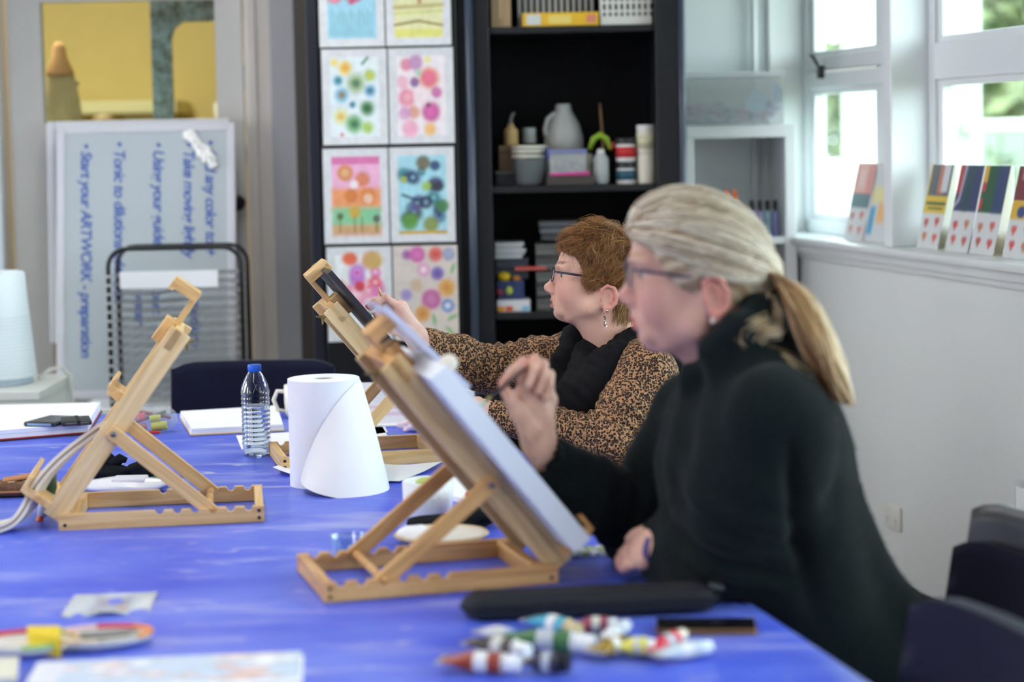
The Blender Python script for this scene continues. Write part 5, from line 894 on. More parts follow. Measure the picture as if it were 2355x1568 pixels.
cards = [(1.136, 0, 'tall card with a yellow printed band on the sill'), (1.335, 1, 'tall navy card with a red stripe on the sill'), (1.496, 2, 'tall green and navy card with a yellow corner on the sill'), (1.700, 3, 'tall maroon and yellow card at the right edge of the sill'), (.565, 4, 'tall salmon and teal card at the far end of the sill'), (.735, 5, 'white card with blue and orange shapes beside the far window post')]
for (t0, k, lb) in cards:
    c = thing('greeting_card', lb, 'card', WPt(t0, .055, SILL + .001), WROT, 'cards standing on the window sill'); w_, h_ = .150, .247
    s_ = sheet('front_leaf', card_print(k), w_, h_, c, lambda u, v: .055 * (1 - v), rough=.4); s2 = sheet('back_leaf', Paint(4, 4, (236, 237, 240)), w_, h_, c, lambda u, v: .055 * (1 - v) + (.045) * v, m=translucent_paper); s2.location = (.010, .004, 0)
ot = thing('power_outlet', 'white double power outlet low on the window wall', 'power outlet', WPt(1.09, -.001, .298), WROT); B().box2((-.058, -.010, -.037), (.058, .0, .037), .003).obj('plate', mat('outlet_white', (224, 222, 216), .4), ot, 'auto')
for sx in (-.03, .03):
    B().box2((sx - .009, -.0125, .012), (sx + .009, -.0095, .026), .001).obj('switch', mat('outlet_white'), ot); sk = B()
    for (a, z) in ((-.006, -.008), (.006, -.008), (0, -.020)): sk.box2((sx + a - .001, -.0105, z - .004), (sx + a + .001, -.0095, z + .004))
    sk.obj('socket_slots', mat('socket_dark', (60, 58, 56), .6), ot)
nh = thing('notice_holder', 'clear wall holder with a white notice at the right edge', 'notice', WPt(1.905, -.002, .25), WROT); B().box2((0, -.012, 0), (.22, 0, .30), .002).obj('holder', clear, nh); B().box2((.012, -.0135, .012), (.208, -.0122, .28)).obj('notice_sheet', wpap, nh)
# ================================================================== PEOPLE
class SDF:
    def __init__(s, lo, hi, h):
        s.lo = np.array(lo, float); s.h = h; s.n = np.maximum(4, np.ceil((np.array(hi) - s.lo) / h).astype(int) + 1)
        s.ax = [s.lo[i] + h * np.arange(s.n[i]) for i in range(3)]; s.phi = np.full(tuple(s.n), 1.0, np.float32)
    def _sl(s, lo, hi):
        a = np.clip(np.floor((np.array(lo) - s.lo) / s.h).astype(int), 0, s.n); b = np.clip(np.ceil((np.array(hi) - s.lo) / s.h).astype(int) + 1, 0, s.n)
        if np.any(b <= a): return None
        return tuple(slice(a[i], b[i]) for i in range(3)), s.ax[0][a[0]:b[0], None, None], s.ax[1][None, a[1]:b[1], None], s.ax[2][None, None, a[2]:b[2]]
    def _mix(s, q, d, k, sub):
        sl = q[0]; p = s.phi[sl]
        if sub: a, b = -p, d
        else: a, b = p, d
        h = np.clip(.5 + .5 * (b - a) / k, 0, 1); r = b * (1 - h) + a * h - k * h * (1 - h); s.phi[sl] = -r if sub else r
    def cone(s, a, b, ra, rb, k=.01, sub=False):
        a, b = np.array(a, float), np.array(b, float); m = max(ra, rb) + k + 4 * s.h; q = s._sl(np.minimum(a, b) - m, np.maximum(a, b) + m)
        if q is None: return s
        _, X, Y, Z = q; d = b - a; L2 = float(d @ d) + 1e-12; t = np.clip(((X - a[0]) * d[0] + (Y - a[1]) * d[1] + (Z - a[2]) * d[2]) / L2, 0, 1)
        D = np.sqrt((X - a[0] - t * d[0]) ** 2 + (Y - a[1] - t * d[1]) ** 2 + (Z - a[2] - t * d[2]) ** 2) - (ra + (rb - ra) * t); s._mix(q, D, k, sub); return s
    def chain(s, pts, rs, k=.01, sub=False):
        for i in range(len(pts) - 1): s.cone(pts[i], pts[i + 1], rs[i], rs[i + 1], k, sub)
        return s
    def ball(s, c, r, k=.01, sub=False): return s.cone(c, np.array(c) + 1e-5, r, r, k, sub)
    def ell(s, c, r, k=.01, sub=False, R=None):
        c = np.array(c, float); r = np.array(r, float); m = (r.max() if R is not None else r) + k + 4 * s.h; q = s._sl(c - m, c + m)
        if q is None: return s
        _, X, Y, Z = q; x, y, z = X - c[0], Y - c[1], Z - c[2]
        if R is not None: x, y, z = [R[0][i] * x + R[1][i] * y + R[2][i] * z for i in range(3)]
        k0 = np.sqrt((x / r[0]) ** 2 + (y / r[1]) ** 2 + (z / r[2]) ** 2); k1 = np.sqrt((x / r[0] ** 2) ** 2 + (y / r[1] ** 2) ** 2 + (z / r[2] ** 2) ** 2) + 1e-9
        s._mix(q, k0 * (k0 - 1) / k1, k, sub); return s
    def mesh(s, smooth=1):
        p = s.phi; n = s.n; neg = p < 0; I = [slice(0, -1), slice(1, None)]; cnt = sum(neg[I[a], I[b], I[c]].astype(np.int8) for a in (0, 1) for b in (0, 1) for c in (0, 1))
        act = np.argwhere((cnt > 0) & (cnt < 8)); idx = np.full(tuple(n - 1), -1, np.int32); idx[tuple(act.T)] = np.arange(len(act))
        acc = np.zeros((len(act), 3)); num = np.zeros(len(act)); cor = [(a, b, c) for a in (0, 1) for b in (0, 1) for c in (0, 1)]; val = {c: p[act[:, 0] + c[0], act[:, 1] + c[1], act[:, 2] + c[2]] for c in cor}
        for c in cor:
            for ax in range(3):
                if c[ax]: continue
                e = list(c); e[ax] = 1; e = tuple(e); v0, v1 = val[c], val[e]; m = (v0 < 0) != (v1 < 0); t = np.where(m, v0 / np.where(m, v0 - v1, 1), 0)
                P = np.tile(np.array(c, float), (len(act), 1)); P[:, ax] += t; acc[m] += P[m]; num += m
        V = s.lo + s.h * (act + acc / num[:, None]); F = []
        for ax in range(3):
            b, c = [(1, 2), (2, 0), (0, 1)][ax]; A = [slice(None)] * 3; A0 = list(A); A1 = list(A); A0[ax] = slice(0, -1); A1[ax] = slice(1, None); n0 = neg[tuple(A0)]; n1 = neg[tuple(A1)]; E = np.argwhere(n0 != n1)
            E = E[(E[:, b] > 0) & (E[:, c] > 0) & (E[:, b] < n[b] - 1) & (E[:, c] < n[c] - 1)]; sg = n0[tuple(E.T)]
            def at(db, dc): q = E.copy(); q[:, b] -= db; q[:, c] -= dc; return idx[tuple(q.T)]
            Q = np.stack([at(1, 1), at(0, 1), at(0, 0), at(1, 0)], 1); Q[~sg] = Q[~sg][:, ::-1]; F.append(Q)
        F = np.vstack(F); F = F[(F >= 0).all(1)]
        for _ in range(smooth):
            S = np.zeros_like(V); N = np.zeros(len(V))
            for i in range(4): j = (i + 1) % 4; np.add.at(S, F[:, i], V[F[:, j]]); np.add.at(S, F[:, j], V[F[:, i]]); np.add.at(N, F[:, i], 1); np.add.at(N, F[:, j], 1)
            V = V * .5 + .5 * S / np.maximum(N, 1)[:, None]
        return V, F
def normals_of(V, F):
    n = np.cross(V[F[:, 2]] - V[F[:, 0]], V[F[:, 3]] - V[F[:, 1]]); N = np.zeros_like(V)
    for i in range(4): np.add.at(N, F[:, i], n)
    return N / (np.linalg.norm(N, axis=1)[:, None] + 1e-12)
def joined(parts):
    off = 0; Vs, Fs, Cs = [], [], []
    for V, F, C_ in parts: Vs.append(V); Fs.append(F + off); Cs.append(C_); off += len(V)
    return np.vstack(Vs), np.vstack(Fs), np.vstack(Cs)
L3 = lambda c: np.array(lin(c)[:3])
def strands(P, rad, col):
    "P (N,M,3) polylines, rad (N,M), col (N,3) -> thin three-sided tubes"
    N, M, _ = P.shape; Tn = np.gradient(P, axis=1); Tn /= np.linalg.norm(Tn, axis=2)[..., None] + 1e-12; ref = np.broadcast_to(np.array([.31, .87, .38]), Tn.shape); A = np.cross(Tn, ref); A /= np.linalg.norm(A, axis=2)[..., None] + 1e-12; Bn = np.cross(Tn, A)
    V = np.stack([P + rad[..., None] * (A * math.cos(q) + Bn * math.sin(q)) for q in (0, 2.094, 4.189)], 2); idx = np.arange(N * M * 3).reshape(N, M, 3); F = []
    for k in range(3): F.append(np.stack([idx[:, :-1, k], idx[:, :-1, (k + 1) % 3], idx[:, 1:, (k + 1) % 3], idx[:, 1:, k]], -1).reshape(-1, 4))
    return V.reshape(-1, 3), np.vstack(F), np.repeat(col, M * 3, 0)
skin_m = mat('skin', (220, 170, 150), .48, .4, vcol='col', sss=.12, bump=.22, bscale=420)

# ---- canonical head: x forward, y lateral (positive = away from camera), z up, origin between the ear canals
CAN = dict(brow=(.096, .030), nasion=(.090, .016), tip=(.121, -.026), sub=(.102, -.041), sto=(.099, -.061), pog=(.095, -.086), men=(.080, -.104), crown=(.0, .128), hair=(.088, .062), occ=(-.095, .045))
class Head:
    def __init__(s, px0, Yc, sc, marks, yaw, wy=1.0):
        "marks: landmark -> pixel ; fits an affine map of the head's profile plane to the measured profile"
        s.O = px(px0[0], px0[1], Yc); K = [k for k in marks]; src = np.array([list(CAN[k]) + [1] for k in K]); dst = np.array([[(px0[0] - marks[k][0]) / sc, (px0[1] - marks[k][1]) / sc] for k in marks])
        W = np.ones(len(K)); s.A = np.linalg.lstsq(src * W[:, None], dst * W[:, None], rcond=None)[0]; s.yaw = yaw; s.wy = wy
        s.ex = s.ez = 0.0; s.f = np.array([-math.cos(yaw), math.sin(yaw), 0]); s.w = np.array([math.sin(yaw), math.cos(yaw), 0])
    def world(s, V):
        V = np.asarray(V, float); q = np.stack([V[..., 0], V[..., 2], np.ones(V.shape[:-1])], -1) @ s.A
        return s.O + q[..., 0, None] * s.f + (V[..., 1] * s.wy)[..., None] * s.w + q[..., 1, None] * np.array([0, 0, 1.])
    def set_ear(s, p): q = s.local(p); s.ex, s.ez = q[0] + .012, q[2]
    def local(s, p):
        d = np.asarray(p, float) - s.O; a, b_, y = d @ s.f, d[2], d @ s.w / s.wy; M = s.A[:2].T; xz = np.linalg.solve(M, np.array([a, b_]) - s.A[2]); return np.array([xz[0], y, xz[1]])
def build_head(Hd, neck_pts, neck_r, age=1.0, h=.0021):
    g = SDF((-.125, -.105, -.235), (.145, .105, .155), h)
    g.ell((-.002, 0, .046), (.093, .0735, .082), .001); g.ell((.03, 0, .0), (.062, .062, .085), .02); g.ell((.045, 0, -.035), (.047, .047, .058), .02)
    for sy in (-1, 1):
        g.chain([(-.002, sy * .056, -.03), (.018, sy * .053, -.062), (.062, sy * .024, -.086)], [.015, .0155, .015], .020)
        g.ball((.062, sy * .040, -.014), .022, .02); g.ball((.059, sy * .034, -.042), .0195 + .0025 * age, .03)
        g.cone((.0865, sy * .010, .026), (.076, sy * .046, .029), .011, .010, .012)
        g.ell((.099, sy * .033, .010), (.016, .019, .0125), .010, True)
        g.ball((.0725, sy * .0315, .0100), .0102, .003); g.ell((.0755, sy * .0315, .0182), (.0120, .0150, .0060), .003); g.ell((.0750, sy * .0315, .0016), (.0100, .0140, .0048), .004)
        g.ell((.1005, sy * .0118, -.0325), (.0105, .0072, .0082), .006)
        g.cone((.089, sy * .024, -.064), (.083, sy * .031, -.080), .010, .010, .012)
    g.ell((.0785, 0, -.084), (.0195, .021, .0185), .012); g.ell((.050, 0, -.090), (.030, .032, .010 + .006 * age), .018)
    g.cone((.088, 0, .020), (.1045, 0, -.020), .0075, .0095, .010); g.ball((.1095, 0, -.0265), .0115, .006); g.cone((.1085, 0, -.031), (.099, 0, -.040), .0055, .006, .006)
    g.ell((.088, 0, -.052), (.014, .026, .018), .012)
    for sy in (-1, 1): g.ell((.1045, sy * .0064, -.0378), (.0060, .0034, .0032), .002, True)
    g.chain([(.088, -.021, -.0605), (.0995, -.008, -.0562), (.1010, 0, -.0566), (.0995, .008, -.0562), (.088, .021, -.0605)], [.003, .0048, .005, .0048, .003], .004)
    g.chain([(.088, -.019, -.0625), (.0980, -.007, -.0680), (.0995, 0, -.0683), (.0980, .007, -.0680), (.088, .019, -.0625)], [.003, .0053, .0058, .0053, .003], .004)
    g.chain([(.089, -.021, -.0618), (.1045, 0, -.0622), (.089, .021, -.0618)], [.0012, .0026, .0012], .002, True)
    # neck
    for i in range(len(neck_pts) - 1): g.cone(neck_pts[i], neck_pts[i + 1], neck_r[i], neck_r[i + 1], .03)
    # ears
    ex, ez = Hd.ex, Hd.ez
    for sy in (-1, 1):
        y0 = sy * (.0735 - .10 * max(0, -ez - .01)); q = lambda x, y, z: (x + ex, y, z + ez)
        g.ell(q(-.008, y0 - sy * .008, 0), (.016, .010, .024), .010); g.ell(q(-.012, y0, .0), (.018, .0065, .029), .006); g.ell(q(-.009, y0 + sy * .007, -.002), (.0115, .0058, .018), .004, True)
        hel = [(.004, y0 + sy * .002, .004), (.004, y0 + sy * .006, .020), (-.008, y0 + sy * .009, .0305), (-.022, y0 + sy * .010, .026), (-.0295, y0 + sy * .010, .010), (-.027, y0 + sy * .008, -.010), (-.017, y0 + sy * .006, -.024)]
        g.chain([q(*p) for p in hel], [.0032, .0034, .0036, .0037, .0036, .0034, .0034], .0025); g.ell(q(-.010, y0 + sy * .004, -.0285), (.0085, .0048, .0095), .005)
        g.chain([q(-.013, y0 + sy * .005, .016), q(-.0195, y0 + sy * .006, .004), q(-.017, y0 + sy * .006, -.010)], [.0028, .003, .0028], .003); g.ell(q(.0035, y0 + sy * .003, -.003), (.0035, .004, .006), .003)
    V, F = g.mesh(1); x, y, z = V.T; ay = np.abs(y)
    def bl(cx, cy, cz, r): return np.exp(-(((x - cx) / r) ** 2 + ((ay - cy) / r) ** 2 + ((z - cz) / r) ** 2))
    return V, F, bl
def skin_cols(Hd, V, bl, base, cheek, lip, brow, scalp, scalp_mask, ear=(214, 120, 110)):
    x, y, z = V.T; ay = np.abs(y); C_ = np.tile(L3(base), (len(V), 1))
    def mixin(m, c): m = np.clip(m, 0, 1)[:, None]; C_[:] = C_ * (1 - m) + L3(c) * m
    mixin(.65 * bl(.075, .04, -.025, .028), cheek); mixin(.55 * bl(.112, 0, -.028, .016), cheek); mixin(.35 * bl(.085, 0, -.088, .018), cheek)
    e = np.clip((ay - .0728) / .004, 0, 1) * (np.abs(x - Hd.ex + .012) < .024) * (np.abs(z - Hd.ez) < .045); mixin(.42 * e, ear)
    lm = np.exp(-((z + .0622) / .0092) ** 4) * np.exp(-(ay / .019) ** 4) * np.clip((x - .086) / .005, 0, 1); mixin(1.1 * lm, lip); mixin(1.0 * np.exp(-((z + .0617) / .0016) ** 2) * np.exp(-(ay / .018) ** 4) * np.clip((x - .09) / .003, 0, 1), (96, 40, 44))
    bz = .0305 + .006 * np.sin(np.clip((ay - .012) / .036, 0, 1) * 2.2); bz = bz + .003; bm = np.exp(-((z - bz) / .0040) ** 2) * (ay > .012) * (ay < .05) * (x > .06); mixin(.95 * bm, brow)
    mixin(.30 * bl(.085, .031, .016, .012), (150, 100, 90)); mixin(.9 * np.exp(-((z - .0138) / .0014) ** 2) * np.exp(-((ay - .0315) / .013) ** 4) * (x > .075), (70, 50, 46))
    nl = np.exp(-((ay - (.020 + (-.035 - z) * .35)) / .0028) ** 2) * (z < -.035) * (z > -.070) * (x > .07); mixin(.35 * nl, (150, 96, 88))
    r = np.random.default_rng(4)
    for _ in range(26):
        c = (r.uniform(.02, .09), r.uniform(.01, .06), r.uniform(-.09, .0)); mixin(.22 * bl(*c, r.uniform(.002, .005)), cheek)
    mixin(scalp_mask(x, y, z), scalp); return C_
def hand_mesh(wrist, wr, mcps, fingers, thumb, fr=.0085, h=.0022, palm_r=.0125, extra=None):
    pts = [wrist[0], wrist[1]] + list(mcps) + [p for f in fingers for p in f] + list(thumb); lo = np.min(pts, 0) - .04; hi = np.max(pts, 0) + .04; g = SDF(lo, hi, h)
    w0, w1 = np.array(wrist[0]), np.array(wrist[1]); g.cone(w0, w1, wr[0], wr[1], .01)
    for i, m in enumerate(mcps): g.cone(w1, m, wr[1] * .72, palm_r, .016)
    for i in range(len(mcps) - 1): g.cone(mcps[i], mcps[i + 1], palm_r * .9, palm_r * .9, .012)
    if extra is not None: extra(g)
    g.chain([w1 + .3 * (np.array(thumb[0]) - w1)] + list(thumb), [.014, .0165, .0125, .0100, .0082], .010)
    for m, f in zip(mcps, fingers):
        q = [m] + list(f); rr = [fr * 1.12, fr * 1.0, fr * .9, fr * .78][:len(q)]
        g2 = None; g.chain(q, rr, .0035)
    V, F = g.mesh(1); return V, F
def hand_cols(V, base, tips, tipc=(214, 130, 120), nails=None):
    C_ = np.tile(L3(base), (len(V), 1)); 
    for t in tips: m = np.exp(-(np.linalg.norm(V - np.array(t), axis=1) / .014) ** 2)[:, None] * .55; C_ = C_ * (1 - m) + L3(tipc) * m
    n = np.sin(V[:, 0] * 310 + V[:, 2] * 170) * np.sin(V[:, 1] * 260 + V[:, 2] * 210); return C_ * (1 + .05 * n)[:, None]
def limb_core(joints, lo, hi, h=.009):
    g = SDF(lo, hi, h)
    for pts, rs in joints: g.chain(pts, rs, .03)
    return g
def cloth_mesh(g, folds, smooth=2):
    V, F = g.mesh(smooth); N = normals_of(V, F); d = np.zeros(len(V))
    for fn in folds: d += fn(V, N)
    return V + N * d[:, None], F
def seg_param(V, a, b):
    a, b = np.array(a), np.array(b); d = b - a; L = np.linalg.norm(d); t = ((V - a) @ d) / L; r = np.linalg.norm(V - a - np.clip(t / L, 0, 1)[:, None] * d, axis=1); return t, r, L
def sleeve_folds(a, b, amp, wl, R, phase=0, near=None):
    "bunched ring folds along a sleeve, strongest near the elbow end"
    def fn(V, N):
        t, r, L = seg_param(V, a, b); m = np.clip((R - r) / .02, 0, 1) * np.clip(t / .02, 0, 1) * np.clip((L - t) / .02, 0, 1); w = np.exp(-((t - (L if near == 'b' else 0 if near == 'a' else L / 2)) / (L * .6)) ** 2)
        q = V @ np.array([9.0, 14.0, 21.0]); return amp * m * w * np.sin(t / wl * 6.283 + 1.3 * np.sin(q) + phase)
    return fn
def soft_folds(amp, fr, seed):
    k = np.random.default_rng(seed).normal(size=(4, 3)) * fr; ph = np.random.default_rng(seed + 1).uniform(0, 6, 4)
    return lambda V, N: amp * sum(np.sin(V @ k[i] + ph[i]) for i in range(4)) / 2
def fuzz_tubes(V, F, n, L, rad, col, seed, mask=None):
    r = np.random.default_rng(seed); N = normals_of(V, F); i = r.integers(0, len(V), n)
    if mask is not None: i = i[mask(V[i])]
    d = N[i] + r.normal(size=(len(i), 3)) * .6; d /= np.linalg.norm(d, axis=1)[:, None]; q = r.normal(size=(len(i), 3)) * .5; l = L * r.uniform(.5, 1.2, len(i))[:, None]
    P = np.stack([V[i], V[i] + d * l * .5, V[i] + (d + q) * l], 1); return strands(P, np.full(P.shape[:2], rad), np.tile(col, (len(i), 1)))

# leopard print
leo = bpy.data.materials.new('leopard_print_jersey'); leo.use_nodes = True
def _leo():
    nt = leo.node_tree; b = nt.nodes['Principled BSDF']; tc = nt.nodes.new('ShaderNodeTexCoord'); nz = nt.nodes.new('ShaderNodeTexNoise'); nz.inputs['Scale'].default_value = 60; nz.inputs['Detail'].default_value = 2; nt.links.new(tc.outputs['Object'], nz.inputs['Vector'])
    sc = nt.nodes.new('ShaderNodeVectorMath'); sc.operation = 'SCALE'; sc.inputs['Scale'].default_value = .005; nt.links.new(nz.outputs['Color'], sc.inputs[0]); ad = nt.nodes.new('ShaderNodeVectorMath'); nt.links.new(tc.outputs['Object'], ad.inputs[0]); nt.links.new(sc.outputs[0], ad.inputs[1])
    v = nt.nodes.new('ShaderNodeTexVoronoi'); v.inputs['Scale'].default_value = 178; v.inputs['Randomness'].default_value = .8; nt.links.new(ad.outputs[0], v.inputs['Vector'])
    r1 = nt.nodes.new('ShaderNodeValToRGB'); el = r1.color_ramp.elements; el[0].position = .0; el[0].color = lin((122, 86, 58)); el[1].position = .16; el[1].color = lin((112, 78, 54))
    for p_, c_ in ((.23, (22, 18, 19)), (.50, (24, 20, 20)), (.60, (166, 122, 88)), (.9, (182, 136, 98))): k = el.new(p_); k.color = lin(c_)
    sx = nt.nodes.new('ShaderNodeSeparateColor'); nt.links.new(v.outputs['Color'], sx.inputs[0]); m1 = nt.nodes.new('ShaderNodeMath'); m1.operation = 'MULTIPLY_ADD'; m1.inputs[1].default_value = .20; m1.inputs[2].default_value = -.08; nt.links.new(sx.outputs[0], m1.inputs[0])
    n3 = nt.nodes.new('ShaderNodeTexNoise'); n3.inputs['Scale'].default_value = 320; n3.inputs['Detail'].default_value = 1; nt.links.new(tc.outputs['Object'], n3.inputs['Vector']); m3 = nt.nodes.new('ShaderNodeMath'); m3.operation = 'MULTIPLY_ADD'; m3.inputs[1].default_value = .22; m3.inputs[2].default_value = -.11; nt.links.new(n3.outputs['Fac'], m3.inputs[0])
    m2 = nt.nodes.new('ShaderNodeMath'); m2.operation = 'ADD'; nt.links.new(v.outputs['Distance'], m2.inputs[0]); nt.links.new(m1.outputs[0], m2.inputs[1]); m4 = nt.nodes.new('ShaderNodeMath'); m4.operation = 'ADD'; nt.links.new(m2.outputs[0], m4.inputs[0]); nt.links.new(m3.outputs[0], m4.inputs[1]); nt.links.new(m4.outputs[0], r1.inputs[0])
    nt.links.new(r1.outputs[0], b.inputs['Base Color']); b.inputs['Roughness'].default_value = .75; b.inputs['Specular IOR Level'].default_value = .25
_leo()
# ------------------------------------------------------------------ the brown haired woman (in focus)
def q3(l): return [px(*p) for p in l]
def person_A():
    root = thing('person', 'woman with short brown hair, glasses and leopard print top drawing at the far easel', 'person', (.28, 4.62, 0)); O = np.array(root.location)
    YC = 4.655; sc = 985.0
    Hd = Head((1390, 690), YC, sc, dict(brow=(1284, 604), nasion=(1281, 627), tip=(1254, 653), sub=(1270, 672), sto=(1275, 698), pog=(1277, 717), men=(1289, 735), crown=(1402, 522), hair=(1285, 580), occ=(1490, 615)), math.radians(4)); Hd.set_ear(px(1400, 686, 4.58)); ex, ez = Hd.ex, Hd.ez
    nb = Hd.local(px(1432, 830, 4.665)); nm = Hd.local(px(1395, 745, 4.66)); fr_ = Hd.local(px(1368, 790, 4.655)); chn = Hd.local(px(1335, 735, 4.655))
    V, F, bl = build_head(Hd, [(-.02, 0, -.02), nm, nb], [.050, .052, .064], 1.0)
    # soft throat under the chin
    hm = lambda x, y, z: (((z > .079 - .25 * np.abs(y)) & (x > .034)) | ((x <= .034) & (z > ez + .024)) | ((x <= .032) & (z > ez - .008) & (x > ex + .008)) | ((x < ex - .034) & (z > ez - .03))) * 1.0 * ~((np.abs(y) > .0705) & (np.abs(x - ex + .012) < .022) & (np.abs(z - ez) < .034))
    hp = lambda x, y, z: np.clip(((z - .085 + .25 * np.abs(y)) / .006), 0, 1) * (x > .03) + np.clip((.024 - x) / .008, 0, 1) * np.clip((z - ez - .034) / .006, 0, 1)
    C_ = skin_cols(Hd, V, bl, (216, 168, 148), (206, 132, 122), (170, 78, 78), (112, 68, 52), (92, 62, 40), hp)
    parts = [(Hd.world(V), F, C_)]
    # ---- joints
    NB = px(1432, 830, 4.665); SLn = px(1492, 862, 4.475); SRf = px(1335, 815, 4.83)
    EL, WL = px(1398, 1018, 4.37), px(1140, 955, 4.50); ER, WR = px(1128, 852, 4.82), px(958, 786, 4.665)
    PV = np.array([.30, 4.62, .56]); CH = px(1440, 950, 4.655)
    nrm = np.array([-.976, -.217, 0]); tan_ = np.array([-.217, .976, 0])
    hipL, hipR = PV - tan_ * .09, PV + tan_ * .09; knL, knR = hipL + nrm * .42 + [0, 0, -.01], hipR + nrm * .42 + [0, 0, -.01]; ftL, ftR = np.array([*(knL[:2] + nrm[:2] * .02), .07]), np.array([*(knR[:2] + nrm[:2] * .02), .07])
    g = limb_core([([NB, CH, PV], [.06, .11, .12]), ([NB, SLn], [.05, .05]), ([NB, SRf], [.05, .05]), ([SLn, EL, WL], [.045, .038, .026]), ([SRf, ER, WR], [.045, .038, .026]), ([hipL, knL, ftL], [.075, .052, .035]), ([hipR, knR, ftR], [.075, .052, .035])], (-.55, 4.15, .0), (.55, 5.1, 1.2))
    v, f = g.mesh(1); parts.append((v, f, np.tile(L3((214, 168, 150)), (len(v), 1))))
    # ---- drawing hand (right)
    mc = q3([(917, 708, 4.632), (924, 706, 4.650), (926, 715, 4.668), (924, 728, 4.684)])
    fi = [q3([(888, 684, 4.620), (868, 694, 4.617), (850, 707, 4.616)]), q3([(882, 684, 4.646), (862, 692, 4.643), (846, 703, 4.640)]), q3([(884, 702, 4.668), (868, 716, 4.662), (866, 730, 4.658)]), q3([(892, 722, 4.686), (880, 736, 4.680), (884, 748, 4.676)])]
    th = q3([(938, 768, 4.640), (906, 755, 4.618), (884, 738, 4.612), (866, 724, 4.613)])
    v, f = hand_mesh((px(985, 797, 4.672), px(957, 774, 4.662)), (.025, .0255), mc, fi, th, .0084, .0019, .0118); parts.append((v, f, hand_cols(v, (226, 184, 172), [fi[0][2], fi[1][2], th[3], fi[0][0], mc[0]], (206, 130, 112))))
    # ---- resting hand (left)
    mc2 = q3([(1078, 938, 4.515), (1076, 944, 4.495), (1078, 952, 4.48), (1082, 960, 4.47)]); fi2 = [q3([(1050, 934, 4.52), (1034, 944, 4.525), (1026, 958, 4.53)]), q3([(1046, 940, 4.50), (1028, 950, 4.50), (1020, 964, 4.505)]), q3([(1048, 950, 4.48), (1030, 960, 4.48), (1024, 972, 4.485)]), q3([(1054, 962, 4.465), (1040, 970, 4.465), (1034, 980, 4.47)])]; th2 = q3([(1098, 930, 4.53), (1080, 926, 4.545), (1064, 930, 4.55), (1050, 938, 4.552)])
    v, f = hand_mesh((px(1140, 955, 4.50), px(1112, 946, 4.50)), (.026, .0255), mc2, fi2, th2, .0085, .0024, .012); parts.append((v, f, hand_cols(v, (222, 180, 166), [p[2] for p in fi2])))
    V_, F_, C2 = joined(parts); npmesh('body', V_ - O, F_, skin_m, True, root, C2)
    # ---- leopard top
    g = SDF((-.40, 4.15, .55), (.62, 5.12, 1.24), .0042)
    g.ell(CH, (.118, .185, .17), .01); g.cone(CH + [0, 0, -.05], PV + [0, 0, .05], .125, .14, .08); g.cone(NB + [.0, 0, -.02], CH, .09, .13, .05); g.chain([SLn + [-.01, .06, .01], SLn], [.07, .066], .04); g.chain([SRf + [.02, -.06, .0], SRf], [.07, .064], .04)
    g.ell(px(1440, 880, 4.655), (.085, .2, .07), .04)
    g.chain([SLn, SLn * .5 + EL * .5, EL], [.064, .062, .058], .03); g.chain([EL, EL * .5 + WL * .5, WL * .98 + EL * .02], [.056, .050, .038], .02); g.chain([SRf, SRf * .5 + ER * .5, ER], [.060, .058, .056], .03); CU = WR * .90 + ER * .10; g.chain([ER, ER * .5 + CU * .5, CU], [.056, .053, .041], .02)
    # open cuffs
    g.cone(WR + (WR - ER) * .3, CU + (ER - WR) * .02, .036, .034, .004, True); g.cone(WL + (WL - EL) * .3, WL + (EL - WL) * .02, .033, .031, .004, True)
    v, f = cloth_mesh(g, [sleeve_folds(EL, SLn, .0045, .030, .085, 0, 'a'), sleeve_folds(EL, WL, .0040, .024, .075, 1, 'a'), sleeve_folds(ER, SRf, .0042, .030, .085, 2, 'a'), sleeve_folds(ER, CU, .0040, .026, .075, .5, 'a'), soft_folds(.003, 22, 3)])
    npmesh('top', v - O, f, leo, True, root)
    v = None
    # ---- black scarf
    sc_m = mat('black_scarf_voile', (19, 19, 22), .85, .15, bump=.4, bscale=260)
    g = SDF((.02, 4.42, .72), (.42, 4.90, 1.10), .0036)
    near = q3([(1492, 765, 4.640), (1465, 785, 4.575), (1425, 840, 4.525), (1385, 905, 4.505), (1345, 985, 4.51)]); far = q3([(1480, 760, 4.68), (1420, 790, 4.745), (1330, 782, 4.755), (1302, 835, 4.71), (1298, 930, 4.66), (1312, 1000, 4.62)]); mid = q3([(1352, 850, 4.60), (1330, 905, 4.57), (1325, 985, 4.55)])
    g.chain(near, [.022, .034, .046, .048, .040], .02); g.chain([p + [-.03, .028, -.004] for p in near[1:]], [.026, .038, .044, .04], .02); g.chain(far, [.020, .028, .036, .036, .034, .03], .02); g.chain(mid, [.034, .044, .04], .025); g.cone(px(1395, 800, 4.66), px(1350, 900, 4.62), .03, .06, .03)
    for i in range(3): g.cone(px(1368 - 14 * i, 792 + 10 * i, 4.655), px(1345 - 8 * i, 850 + 12 * i, 4.62), .020, .026, .02)
    v, f = cloth_mesh(g, [lambda V, N: .0013 * np.sin((V @ np.array([.72, .25, .42])) / .021 * 6.283 + 1.2 * np.sin(V[:, 2] * 13)), soft_folds(.0035, 26, 9)], 1); npmesh('scarf', v - O, f, sc_m, True, root)
    # ---- trousers and shoes
    g = SDF((-.35, 4.2, .0), (.58, 5.0, .82), .009); g.ell(PV, (.15, .19, .12), .01)
    for a, b, c in ((hipL, knL, ftL), (hipR, knR, ftR)): g.chain([a, b, c], [.095, .07, .055], .03)
    v, f = cloth_mesh(g, [soft_folds(.004, 30, 5)]); npmesh('trousers', v - O, f, mat('black_trousers', (24, 24, 28), .85), True, root)
